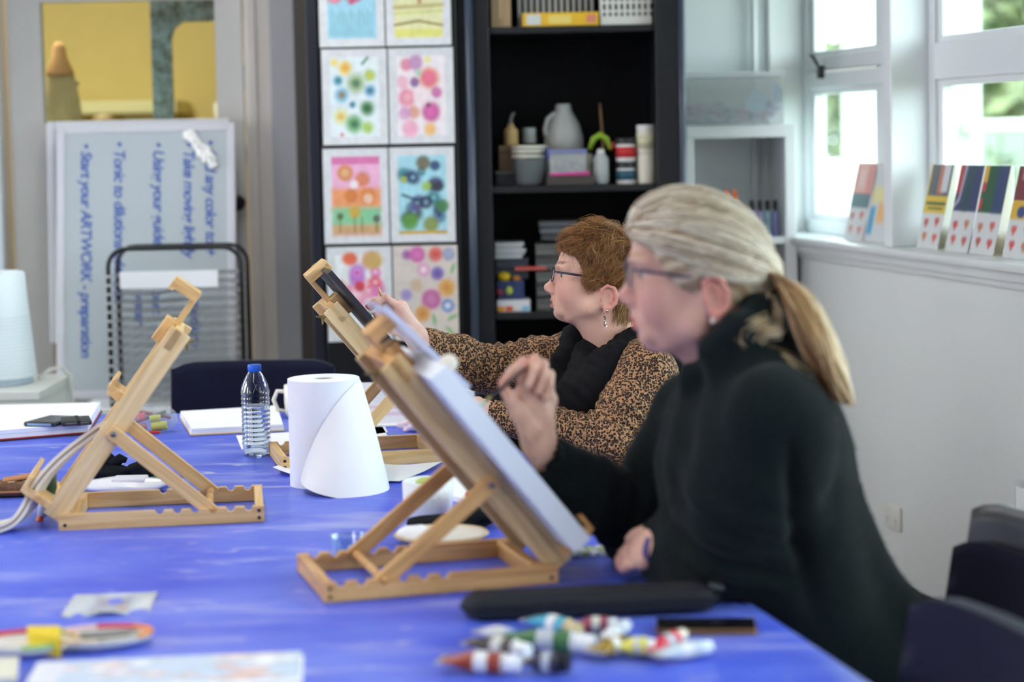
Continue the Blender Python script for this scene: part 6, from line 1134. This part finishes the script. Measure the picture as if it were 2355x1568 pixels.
    for a in (ftL, ftR):
        g = SDF(a - [.22, .12, .08], a + [.14, .12, .06], .006); g.chain([a + [0, 0, -.035], a + nrm * .13 + [0, 0, -.045]], [.036, .028], .02); v, f = g.mesh(2); v[:, 2] = np.maximum(v[:, 2], .003); npmesh('shoe', v - O, f, mat('black_shoe', (28, 28, 30), .4), True, root)
    # ---- hair
    r = np.random.default_rng(11); n = 26000; d = r.normal(size=(n, 3)); d /= np.linalg.norm(d, axis=1)[:, None]; c0 = np.array([-.002, 0, .046]); R0 = np.array([.094, .0745, .083]); P0 = c0 + d * R0; x, y, z = P0.T; ay = np.abs(y)
    keep = hm(x, y, z) > 0; P0 = P0[keep]; d = d[keep]; m = len(P0)
    crown = np.array([-.040, 0, .125]); tg = P0 - crown; nn = d / R0; nn /= np.linalg.norm(nn, axis=1)[:, None]; tg -= (tg * nn).sum(1)[:, None] * nn; tg /= np.linalg.norm(tg, axis=1)[:, None] + 1e-9
    sidew = np.clip(-P0[:, 2] * 0 + (np.abs(P0[:, 1]) - .045) / .02, 0, 1); dn = np.array([.10, 0, -1.0]); dn = dn - (nn @ dn)[:, None] * nn; dn /= np.linalg.norm(dn, axis=1)[:, None] + 1e-9; tg = tg * (1 - .6 * sidew[:, None]) + dn * .6 * sidew[:, None]
    clump = np.sin(P0 @ np.array([150., 90., 120.])) + np.sin(P0 @ np.array([-80., 170., 60.])); bt = np.cross(nn, tg)
    tg = tg + bt * (.45 * np.sin(P0 @ np.array([95., 130., -70.])) + .25 * r.normal(size=m))[:, None] + .12 * r.normal(size=(m, 3)); tg /= np.linalg.norm(tg, axis=1)[:, None]
    frontal = np.clip((P0[:, 0] - .05) / .03, 0, 1); low = np.clip((.02 - P0[:, 2]) / .05, 0, 1); L = (.052 - .020 * frontal - .022 * low) * r.uniform(.7, 1.15, m); back = np.clip((-P0[:, 0] + .02) / .08, 0, 1) * np.clip((P0[:, 2] - .05) / .05, 0, 1); th_ = (.0185 - .006 * low - .009 * frontal + .013 * back) * (1 + .22 * clump) * r.uniform(.35, 1.1, m)
    th_ = np.maximum(th_, .003); S = np.linspace(0, 1, 8); PP = np.zeros((m, 8, 3)); cur = P0 - nn * .002
    def shape(Lc):
        for i, s_ in enumerate(S):
            p = P0 + tg * (Lc * s_)[:, None] + bt * (.0045 * np.sin(7 * s_ + clump * 2) * np.minimum(1, Lc / .03))[:, None]; dd = (p - c0) / R0; dd /= np.linalg.norm(dd, axis=1)[:, None]; hgt = th_ * (math.sin(min(1, s_ * 1.25) * 1.5708) - .35 * max(0, s_ - .75)); PP[:, i] = c0 + dd * (R0 + hgt[:, None])
    shape(L); X, Y_, Z_ = PP[..., 0], np.abs(PP[..., 1]), PP[..., 2]
    bad = ((X > .042) & (Z_ < .072 - .22 * Y_)) | ((X > ex + .018) & (X < .05) & (Z_ < ez + .0)) | ((np.abs(X - ex + .010) < .024) & (Z_ < ez + .026) & (Y_ > .05)) | ((X < ex - .03) & (Z_ < ez - .05)); first = np.where(bad.any(1), bad.argmax(1), 8); stray = r.uniform(size=m) < .05; first = np.where(stray, np.minimum(first + 3, 8), first); L = L * np.clip((first - .5) / 7.5, .12, 1) * np.where(stray, 1.15, r.uniform(.85, 1.05, m)); th_ = th_ * np.clip(first / 8, .35, 1); shape(L)
    PP[:, 0] = P0 - nn * .002
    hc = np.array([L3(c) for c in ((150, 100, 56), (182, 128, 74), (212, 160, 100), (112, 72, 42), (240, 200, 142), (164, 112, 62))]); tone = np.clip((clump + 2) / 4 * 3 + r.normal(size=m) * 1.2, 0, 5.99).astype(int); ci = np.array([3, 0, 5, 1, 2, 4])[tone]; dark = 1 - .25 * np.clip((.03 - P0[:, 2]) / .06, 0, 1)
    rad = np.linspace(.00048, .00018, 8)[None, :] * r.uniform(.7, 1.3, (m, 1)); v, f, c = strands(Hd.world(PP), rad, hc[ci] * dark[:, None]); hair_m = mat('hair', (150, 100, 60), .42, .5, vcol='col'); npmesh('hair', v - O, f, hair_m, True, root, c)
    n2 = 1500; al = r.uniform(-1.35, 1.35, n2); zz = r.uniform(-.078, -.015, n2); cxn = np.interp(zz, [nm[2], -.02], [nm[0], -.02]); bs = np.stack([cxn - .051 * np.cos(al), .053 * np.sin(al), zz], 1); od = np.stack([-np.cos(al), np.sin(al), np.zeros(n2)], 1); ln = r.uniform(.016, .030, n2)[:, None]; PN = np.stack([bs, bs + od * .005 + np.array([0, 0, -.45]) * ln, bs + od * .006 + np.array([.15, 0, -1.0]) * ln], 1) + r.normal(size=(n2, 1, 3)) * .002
    v, f, c = strands(Hd.world(PN), np.full((n2, 3), .00042), hc[r.integers(0, 4, n2)] * .75); npmesh('nape_hair', v - O, f, hair_m, True, root, c)
    # hair under-layer so the scalp never shows
    g = SDF((-.13, -.11, -.06), (.12, .11, .16), .004); g.ell(c0, R0 + .0042, .001); g.ell((.098, 0, .000), (.070, .12, .082), .010, True); g.ell((.06, 0, ez - .05), (.09, .12, .062), .01, True); g.ell((-.03, 0, ez - .085), (.09, .12, .05), .01, True)
    for sy in (-1, 1): g.ell((ex - .012, sy * .082, ez - .002), (.028, .018, .034), .006, True)
    v, f = g.mesh(1); npmesh('hair_underlayer', Hd.world(v) - O, f, mat('hair_root', (92, 60, 36), .6, var=.25, vscale=120), True, root)
    glasses(Hd, root, O, mat('dark_plum_frame', (40, 30, 52), .25, .6))
    for sy in (-1, 1): eye(Hd, root, O, sy, (96, 112, 110))
    # earrings
    e0 = Hd.world(np.array([[ex - .010, -.0835, ez - .029]]))[0] - O; B().sphere(e0, .0032, 10, 8).obj('ear_stud', mat('silver', (206, 206, 210), .15, metal=1), root, True)
    e1 = Hd.world(np.array([[ex - .005, -.083, ez - .034]]))[0] - O; b = B(); b.tube([e1, e1 + [-.001, 0, -.006], e1 + [.001, -.001, -.010]], .0006, 5)
    for i in range(8): b.box(e1 + np.array([.0016 * math.sin(i * 2.1), -.001, -.010 - i * .0035]), (.0042, .002, .0030), Euler((i * .9, i * .7, i * 1.3)).to_matrix())
    b.tube([e1 + [-.003, 0, -.034], e1 + [.003, 0, -.033], e1 + [.006, 0, -.031]], .0007, 5); b.obj('drop_earring', mat('silver'), root)
    # watch on the drawing wrist
    wc = px(955, 779, 4.664) * .45 + WR * .55 - O; dr = Vector(WR - ER).normalized(); o = B().lathe([(.0262, -.003), (.0275, -.002), (.0275, .002), (.0262, .003)], 28, close=True).obj('bracelet', mat('gold_bracelet', (206, 176, 130), .25, metal=.9), root, True); o.matrix_local = Matrix.Translation(Vector(wc)) @ dr.to_track_quat('Z', 'Y').to_matrix().to_4x4()
    # ---- pencil and eraser held in the hand
    p0, p1 = px(868, 655, 4.628), px(893, 722, 4.632); ax = p1 - p0; pc = thing('pencil', 'wooden pencil tucked in the drawing hand, point up', 'pencil', p0); b = B(); b.tube([ax * .22, ax * 1.25], .0036, 6); b.obj('shaft', mat('natural_pencil', (196, 166, 130), .5), pc); B().tube([ax * .05, ax * .22], [.0008, .0035], 8).obj('cone', mat('pencil_cone', (216, 186, 146), .6), pc); B().tube([[0, 0, 0], ax * .06], [.0003, .0009], 6).obj('lead', mat('graphite', (50, 50, 54), .4), pc)
    ep = px(863, 714, 4.622); d_ = Vector(px(877, 708, 4.622) - px(848, 721, 4.622)).normalized(); er = thing('eraser', 'white eraser pinched under the fingers of the drawing hand', 'eraser', ep); o = B().box((0, 0, 0), (.031, .013, .012), None, .003).obj('block', mat('white_eraser', (240, 240, 240), .7), er, True); o.matrix_local = Matrix((d_, Vector((0, 1, 0)).cross(d_).cross(d_).normalized() * -1, d_.cross(Vector((0, 1, 0))).normalized())).transposed().to_4x4()
    return root
def glasses(Hd, root, O, fm, xl=.1045, zc=.010, lens=(150, 160, 170)):
    gl = link('glasses', None, root); W = lambda *p: Hd.world(np.array([p]))[0] - O
    for sy in (-1, 1):
        pts = []
        for k in range(29):
            a = k / 28 * 6.2832; cy, cz = math.cos(a), math.sin(a); ey = sy * .0335 + .0265 * math.copysign(abs(cy) ** .7, cy); ez = zc + .0185 * math.copysign(abs(cz) ** .7, cz); pts.append(W(xl - .006 * (abs(ey) / .06) ** 2 - .10 * (ez - zc), ey, ez))
        B().tube(pts, .0012, 6, cap=False).obj('rim', fm, gl, True); b = B(); b._add(pts[:-1], [tuple(range(28))]); b.obj('lens', glass_mat('spectacle_lens', (240, 246, 246), .18), gl)
        B().tube([W(xl - .008, sy * .060, zc + .008), W(xl - .012, sy * .069, zc + .008), W(.055, sy * .0755, zc + .006), W(.02, sy * .0785, zc + .004), W(Hd.ex + .002, sy * .0765, Hd.ez + .033), W(Hd.ex - .012, sy * .074, Hd.ez + .033)], [.0018, .0027, .0027, .0023, .0017, .0013], 8).obj('temple', fm, gl, True)
    B().tube([W(xl + .0005, -.008, zc + .007), W(xl + .004, 0, zc + .010), W(xl + .0005, .008, zc + .007)], .0013, 6).obj('bridge', fm, gl, True)
def eye(Hd, root, O, sy, iris):
    b = B().sphere((0, 0, 0), .0121, 20, 14); v = [Hd.world(np.array([[.0742 + q.co.x, sy * .0315 + q.co.y, .0098 + q.co.z]]))[0] - O for q in b.bm.verts]
    for q, p in zip(b.bm.verts, v): q.co = p
    o = b.obj('eyeball', mat('eye_white', (196, 184, 178), .2), root, True)
    c = B().lathe([(.0124 * math.sin(math.radians(q)), .0124 * math.cos(math.radians(q))) for q in (0, 8, 12, 18, 24, 30, 33)], 18); c.xf(Matrix.Rotation(math.radians(-14), 4, 'Z') @ Matrix.Rotation(math.radians(90), 4, 'Y'))
    for q in c.bm.verts: q.co = Hd.world(np.array([[.0742 + q.co.x, sy * .0315 + q.co.y, .0092 + q.co.z]]))[0] - O
    c.obj('iris', mat('iris_%d' % iris[0], tuple(int(q * .62) for q in iris), .1), o, True)
PA = person_A()
px_ = px
# ------------------------------------------------------------------ the blonde woman (nearer, out of focus)
def person_B():
    px = lambda x, y, D: px_(x, y, D + .10)
    q3 = lambda l: [px(*p) for p in l]
    root = thing('person', 'blonde woman with a ponytail, glasses and dark green wool coat painting at the near easel', 'person', (.58, 3.20, 0)); O = np.array(root.location)
    YC = 3.12; sc = 1422.0
    Hd = Head((1632, 690), YC + .10, sc, dict(tip=(1431, 680), nasion=(1452, 627), brow=(1456, 588), hair=(1464, 530), sub=(1453, 705), sto=(1462, 740), pog=(1468, 774), men=(1494, 797), crown=(1585, 452), occ=(1762, 596)), math.radians(3)); Hd.set_ear(px(1648, 686, 3.03)); ex, ez = Hd.ex, Hd.ez
    nb = Hd.local(px(1715, 900, 3.13)); nm = Hd.local(px(1640, 780, 3.125))
    V, F, bl = build_head(Hd, [(-.02, 0, -.02), nm, nb], [.050, .048, .058], .4, .0026)
    hm = lambda x, y, z: (((z > .066 - .25 * np.abs(y)) & (x > .034)) | ((x <= .036) & (z > ez + .022)) | ((x < ex - .034) & (z > ez - .02))) * 1.0 * ~((np.abs(y) > .0705) & (np.abs(x - ex + .012) < .022) & (np.abs(z - ez) < .034))
    C_ = skin_cols(Hd, V, bl, (190, 146, 134), (196, 126, 118), (178, 62, 76), (150, 118, 96), (150, 126, 98), lambda x, y, z: np.clip(((z - .074 + .25 * np.abs(y)) / .006), 0, 1) * (x > .03) + np.clip((.024 - x) / .008, 0, 1) * np.clip((z - ez - .034) / .006, 0, 1), (206, 112, 100)); parts = [(Hd.world(V), F, C_)]  # face base darker than the hands, its shade put into the skin colour
    NB = px(1715, 900, 3.13); SLn = px(1785, 975, 2.95); SRf = px(1600, 960, 3.32)
    EL, WL = px(1658, 1298, 3.02), px(1528, 1262, 3.10); ER, WR = px(1475, 1222, 3.26), px(1250, 1048, 3.175)
    CH = px(1725, 1040, 3.12); MD = px(1775, 1230, 3.11); PV = np.array([.555, 3.19, .57])
    nrm = np.array([-.976, -.217, 0]); tan_ = np.array([-.217, .976, 0]); hipL, hipR = PV - tan_ * .09, PV + tan_ * .09; knL, knR = hipL + nrm * .42 + [0, 0, -.01], hipR + nrm * .42 + [0, 0, -.01]; ftL, ftR = np.array([*(knL[:2] + nrm[:2] * .02), .07]), np.array([*(knR[:2] + nrm[:2] * .02), .07])
    g = limb_core([([NB, CH, MD, PV], [.055, .10, .11, .12]), ([NB, SLn], [.05, .05]), ([NB, SRf], [.05, .05]), ([SLn, EL, WL], [.045, .038, .026]), ([SRf, ER, WR], [.045, .038, .026]), ([hipL, knL, ftL], [.075, .052, .035]), ([hipR, knR, ftR], [.075, .052, .035])], (-.25, 2.7, .0), (.85, 3.7, 1.25))
    v, f = g.mesh(1); parts.append((v, f, np.tile(L3((206, 160, 144)), (len(v), 1))))
    mc = q3([(1204, 905, 3.165), (1226, 897, 3.182), (1246, 903, 3.196), (1261, 920, 3.206)])
    fi = [q3([(1204, 832, 3.155), (1176, 854, 3.142), (1155, 882, 3.136)]), q3([(1230, 826, 3.165), (1229, 850, 3.138), (1216, 884, 3.130)]), q3([(1249, 838, 3.180), (1248, 868, 3.150), (1238, 900, 3.142)]), q3([(1263, 862, 3.196), (1262, 888, 3.165), (1254, 916, 3.154)])]
    th = q3([(1218, 992, 3.155), (1190, 946, 3.140), (1174, 916, 3.134), (1158, 893, 3.136)])
    def ex_(gg): gg.ell(px(1222, 960, 3.175), (.026, .018, .042), .015)
    v, f = hand_mesh((px(1262, 1062, 3.18), px(1240, 1020, 3.175)), (.026, .027), mc, fi, th, .0092, .0024, .0135, ex_); parts.append((v, f, hand_cols(v, (212, 166, 148), [fi[0][2], th[3], fi[0][0], fi[1][0]], (206, 128, 118))))
    # resting hand tucked under the far elbow
    mc2 = q3([(1478, 1248, 3.10), (1474, 1262, 3.09), (1474, 1276, 3.08), (1478, 1290, 3.07)]); fi2 = [q3([(1446, 1258, 3.13), (1432, 1272, 3.15), (1428, 1288, 3.16)]), q3([(1440, 1272, 3.12), (1426, 1286, 3.135), (1424, 1300, 3.145)]), q3([(1440, 1284, 3.105), (1428, 1296, 3.12), (1426, 1306, 3.125)]), q3([(1450, 1298, 3.08), (1438, 1304, 3.09), (1434, 1310, 3.10)])]; th2 = q3([(1500, 1236, 3.09), (1482, 1228, 3.105), (1464, 1232, 3.115), (1448, 1240, 3.12)])
    v, f = hand_mesh((px(1535, 1265, 3.06), px(1508, 1256, 3.08)), (.027, .026), mc2, fi2, th2, .0090, .0028, .0125); v[:, 2] = np.maximum(v[:, 2], T + .006); parts.append((v, f, hand_cols(v, (212, 166, 148), [p[2] for p in fi2])))
    V_, F_, C2 = joined(parts); npmesh('body', V_ - O, F_, skin_m, True, root, C2)
    # ---- coat
    g = SDF((.03, 2.80, .38), (.86, 3.72, 1.30), .0055)
    g.ell(CH, (.140, .185, .16), .01); g.cone(CH + [.01, 0, -.04], MD, .142, .140, .06); g.cone(MD, PV + [.0, 0, -.02], .140, .160, .08); g.ell(PV + [.03, 0, -.03], (.15, .20, .13), .06); g.cone(NB + [0, 0, -.02], CH, .085, .14, .05); g.ell(px(1775, 985, 3.12), (.088, .17, .09), .06)
    g.chain([SLn + [-.02, .07, .0], SLn], [.078, .076], .05); g.chain([SRf + [.02, -.07, 0], SRf], [.075, .068], .05)
    g.chain([SLn, SLn * .5 + EL * .5 + [0, -.01, 0], EL], [.077, .084, .071], .05); g.chain([EL, WL * .6 + EL * .4, WL], [.066, .056, .045], .04)
    g.chain([SRf, SRf * .5 + ER * .5, ER], [.070, .070, .062], .05); g.chain([ER, ER * .5 + WR * .5, WR * .97 + ER * .03], [.060, .052, .040], .03)
    g.cone(WR + (WR - ER) * .3, WR + (ER - WR) * .03, .036, .034, .004, True)
    rg = [px(1603, 872, 3.10), px(1640, 807, 3.035), px(1696, 752, 3.02), px(1746, 718, 3.06), px(1768, 706, 3.125), px(1746, 718, 3.19), px(1696, 755, 3.22), px(1640, 807, 3.19)]
    for i in range(8): g.cone(rg[i], rg[(i + 1) % 8], .024, .024, .02)
    lg = [p + np.array([.035, 0, -.065]) for p in rg]
    for i in range(8): g.cone(lg[i], lg[(i + 1) % 8], .034, .034, .03); g.cone(rg[i], lg[i], .024, .034, .02)
    flare = lambda V, N: np.where(V[:, 2] < .9, .012 * np.sin(V[:, 1] * 34 + V[:, 0] * 18 + 2.0) * np.clip((.95 - V[:, 2]) / .3, 0, 1), 0)
    v, f = cloth_mesh(g, [sleeve_folds(EL, SLn, .006, .060, .13, 0, 'a'), sleeve_folds(ER, WR, .004, .04, .09, 0, 'a'), soft_folds(.005, 17, 13), flare, lambda V, N: -.022 * np.exp(-((V[:, 0] - (.42 + (V[:, 2] - .95) * -.16)) / .016) ** 2) * (V[:, 1] < 3.12) * np.clip((1.03 - V[:, 2]) / .1, 0, 1) * np.clip((V[:, 2] - .70) / .1, 0, 1)])
    v[:, 2] = np.where((v[:, 0] < EX(v[:, 1]) - .005) & (v[:, 2] < T + .006), T + .006, v[:, 2])
    coat_m = mat('dark_green_boiled_wool', (18, 25, 27), .95, .08, var=.12, vscale=40, bump=.6, bscale=350, sheen=.06); npmesh('coat', v - O, f, coat_m, True, root); cv_, cf_ = v, f
    fv, ff, fc = fuzz_tubes(v, f, 16000, .005, .00018, L3((26, 33, 35)), 3); o = npmesh('wool_fuzz', fv - O, ff, mat('wool_fibre', (50, 60, 62), .9, vcol='col'), True, root, fc); o['kind'] = 'stuff'
    g = SDF((-.1, 2.75, .0), (.85, 3.65, .78), .010); g.ell(PV, (.14, .18, .11), .01)
    for a, b, c in ((hipL, knL, ftL), (hipR, knR, ftR)): g.chain([a, b, c], [.09, .068, .052], .03)
    v, f = cloth_mesh(g, [soft_folds(.004, 30, 5)]); npmesh('trousers', v - O, f, mat('black_trousers'), True, root)
    for a in (ftL, ftR):
        g = SDF(a - [.22, .12, .08], a + [.14, .12, .06], .006); g.chain([a + [0, 0, -.035], a + nrm * .13 + [0, 0, -.045]], [.036, .028], .02); v, f = g.mesh(2); v[:, 2] = np.maximum(v[:, 2], .003); npmesh('shoe', v - O, f, mat('black_shoe'), True, root)
    # ---- hair swept back to the knot
    r = np.random.default_rng(21); K = Hd.local(px(1766, 624, 3.12)); c0 = np.array([-.002, 0, .046]); R0 = np.array([.0945, .075, .0835])
    g = SDF((-.15, -.11, -.06), (.12, .11, .16), .004); g.ell(c0, R0 + .010, .001); g.ell((.100, 0, -.008), (.060, .13, .074), .012, True); g.ell((.06, 0, ez - .05), (.09, .13, .066), .012, True); g.ell((-.03, 0, ez - .088), (.09, .13, .06), .012, True); g.cone(c0 + [-.06, 0, -.01], K, .045, .016, .05)
    for sy in (-1, 1): g.ell((ex - .012, sy * .084, ez - .004), (.026, .020, .034), .006, True)
    v, f = g.mesh(1); st = np.sin(v[:, 1] * 300 + v[:, 2] * 340 + 2 * np.sin(v[:, 0] * 40)); hb = np.where(st[:, None] > .1, L3((186, 166, 140)), L3((140, 116, 92))); hairB = mat('hair'); npmesh('hair_base', Hd.world(v) - O, f, hairB, True, root, hb)
    n = 5200; d = r.normal(size=(n, 3)); d /= np.linalg.norm(d, axis=1)[:, None]; P0 = c0 + d * R0; x, y, z = P0.T; kp = hm(x, y, z) > 0; P0, d = P0[kp], d[kp]; m = len(P0); dK = (K - c0) / R0; lK = np.linalg.norm(dK); dK /= lK
    S = np.linspace(0, 1, 12); PP = np.zeros((m, 12, 3)); th_ = r.uniform(.007, .0145, m) + .0025 * np.sin(d[:, 1] * 40 + d[:, 2] * 20)
    for i, s_ in enumerate(S):
        q = d * (1 - s_) + dK * s_ + 1e-6; q /= np.linalg.norm(q, axis=1)[:, None]; hh = (R0 + (th_ * min(1, .35 + s_ * 4))[:, None]) * (1 + (lK * .97 - 1) * max(0, (s_ - .7) / .3) ** 2); PP[:, i] = c0 + q * hh
    X, Y_, Z_ = PP[..., 0], np.abs(PP[..., 1]), PP[..., 2]; ok = ~((((np.abs(X - ex + .010) < .022) & (Z_ < ez + .026) & (Z_ > ez - .05) & (Y_ > .05)) | ((X > ex + .02) & (Z_ < ez + .012)))).any(1); PP = PP[ok]; d = d[ok]; m = len(PP)
    pal = np.array([L3(c) for c in ((204, 192, 174), (230, 222, 208), (176, 158, 134), (146, 124, 102), (216, 206, 190), (192, 176, 156))]); grp = (np.sin(d[:, 1] * 55 + d[:, 2] * 35) * 1.5 + r.normal(size=m) * 1.2 + 3).clip(0, 5.9).astype(int); cols = pal[np.array([3, 2, 5, 0, 4, 1])[grp]]
    rad = np.full((m, 12), .0011) * r.uniform(.6, 1.3, (m, 1)); v, f, c = strands(Hd.world(PP), rad, cols); npmesh('hair', v - O, f, hairB, True, root, c)
    # ponytail
    path = q3([(1764, 624, 3.12), (1802, 634, 3.09), (1836, 672, 3.05), (1862, 740, 3.01), (1888, 810, 2.985), (1912, 870, 2.97), (1936, 925, 2.965)]); tt = np.linspace(0, 1, 7); S = np.linspace(0, 1, 18)
    C0 = np.stack([np.interp(S, tt, [p[i] for p in path]) for i in range(3)], 1)
    for _ in range(3): C0[1:-1] = (C0[:-2] + 2 * C0[1:-1] + C0[2:]) / 4
    wd = np.interp(S, [0, .08, .35, .7, 1], [.011, .022, .040, .040, .022]); n = 2600; a = r.uniform(0, 6.283, n); q = np.sqrt(r.uniform(0, 1, n)); end = r.uniform(.72, 1.0, n)
    PT = np.zeros((n, 18, 3))
    for i in range(18):
        w = wd[i] * q; ii = np.minimum(S[i] * end, 1); base = np.stack([np.interp(ii, S, C0[:, k]) for k in range(3)], 1); lat = np.cos(a + .5 * S[i]) * w; dep = np.sin(a + .5 * S[i]) * w
        PT[:, i] = base + np.stack([lat * .85 + .006 * S[i] * np.sin(11 * S[i] + np.floor(a * 2) * 1.7), dep, lat * -.35], 1)
    side = np.clip(np.cos(a) * q, -1, 1); gi = ((side + 1) / 2 * 4.5 + r.normal(size=n) * .8).clip(0, 5.9).astype(int); palp = np.array([L3(c) for c in ((112, 80, 50), (166, 130, 90), (206, 176, 134), (234, 216, 184), (244, 232, 210), (222, 198, 160))]); v, f, c = strands(PT, np.full((n, 18), .0012) * r.uniform(.6, 1.3, (n, 1)), palp[gi]); npmesh('ponytail', v - O, f, hairB, True, root, c)  # strands paler toward the right, window-side highlight put into their colour
    kw_ = Vector(px(1766, 622, 3.12) - O); kd = (Vector(path[1]) - Vector(path[0])).normalized(); o = B().lathe([(.014, -.008), (.019, -.006), (.020, 0), (.019, .006), (.014, .008)], 20, close=True).obj('hair_tie', mat('navy_hair_tie', (22, 22, 40), .8), root, True); o.matrix_local = Matrix.Translation(kw_) @ kd.to_track_quat('Z', 'Y').to_matrix().to_4x4()
    # loose curls on the collar
    cl = []
    for k in range(70):
        j = r.normal(size=3) * .004; u0 = r.uniform(-1, 1)
        base = [(1772, 690), (1790, 715), (1782, 750), (1750, 752), (1735, 775), (1752, 800), (1800, 815), (1850, 850)] if k % 2 else [(1776, 680), (1770, 730), (1730, 740), (1705, 755), (1702, 780), (1716, 795), (1740, 800), (1752, 802)]
        pp = np.array(q3([(x_ + u0 * 13 + 8, y_ + u0 * 11 + 8, 3.0) for x_, y_ in base])) + j; pp[0] += [0, .06, 0]; pp[1] += [0, .035, 0]; cl.append(pp)
    cl = np.array(cl); v, f, c = strands(cl, np.full(cl.shape[:2], .0005), palp[r.integers(1, 5, len(cl))]); npmesh('loose_curl', v - O, f, hairB, True, root, c)
    glasses(Hd, root, O, mat('grey_violet_frame', (64, 56, 78), .3, .6))
    for sy in (-1, 1): eye(Hd, root, O, sy, (100, 116, 126))
    e0 = Hd.world(np.array([[ex - .004, -.080, ez - .034]]))[0] - O; B().sphere(e0, .0052, 12, 8).obj('ear_stud', mat('pearl', (222, 204, 196), .2), root, True)
    cf = Vector(WL - O) * .8 + Vector(px(1508, 1256, 3.08) - O) * .2
    pb = px(1490, 1283, 3.03); ph = thing('hair_band', 'purple band round the blonde woman resting wrist', 'band', (0, 0, 0)); ph.location = px(1507, 1264, 3.075); dr = Vector(px(1535, 1265, 3.06) - px(1490, 1258, 3.085)).normalized(); o = B().lathe([(.0275, -.006), (.0295, -.004), (.0295, .004), (.0275, .006)], 24, close=True).obj('band', mat('purple_band', (84, 70, 130), .6), ph, True); o.matrix_local = dr.to_track_quat('Z', 'Y').to_matrix().to_4x4()
    # brush
    a_, b_ = px(1212, 846, 3.128), px(1098, 938, 3.118); ax = b_ - a_; br = thing('paintbrush', 'thin paintbrush pinched in the blonde woman raised hand', 'paintbrush', a_); B().tube([ax * 0, ax * .5, ax * .72], [.0020, .0032, .0028], 10).obj('handle', mat('dark_brush_handle', (50, 42, 46), .35), br, True); B().tube([ax * .72, ax * .84], [.0030, .0034], 10).obj('ferrule', mat('brass'), br, True); B().tube([ax * .84, ax * .92, ax], [.0034, .0050, .0008], 10).obj('bristles', mat('pale_bristles', (176, 190, 170), .7), br, True)
    return root
PB = person_B()
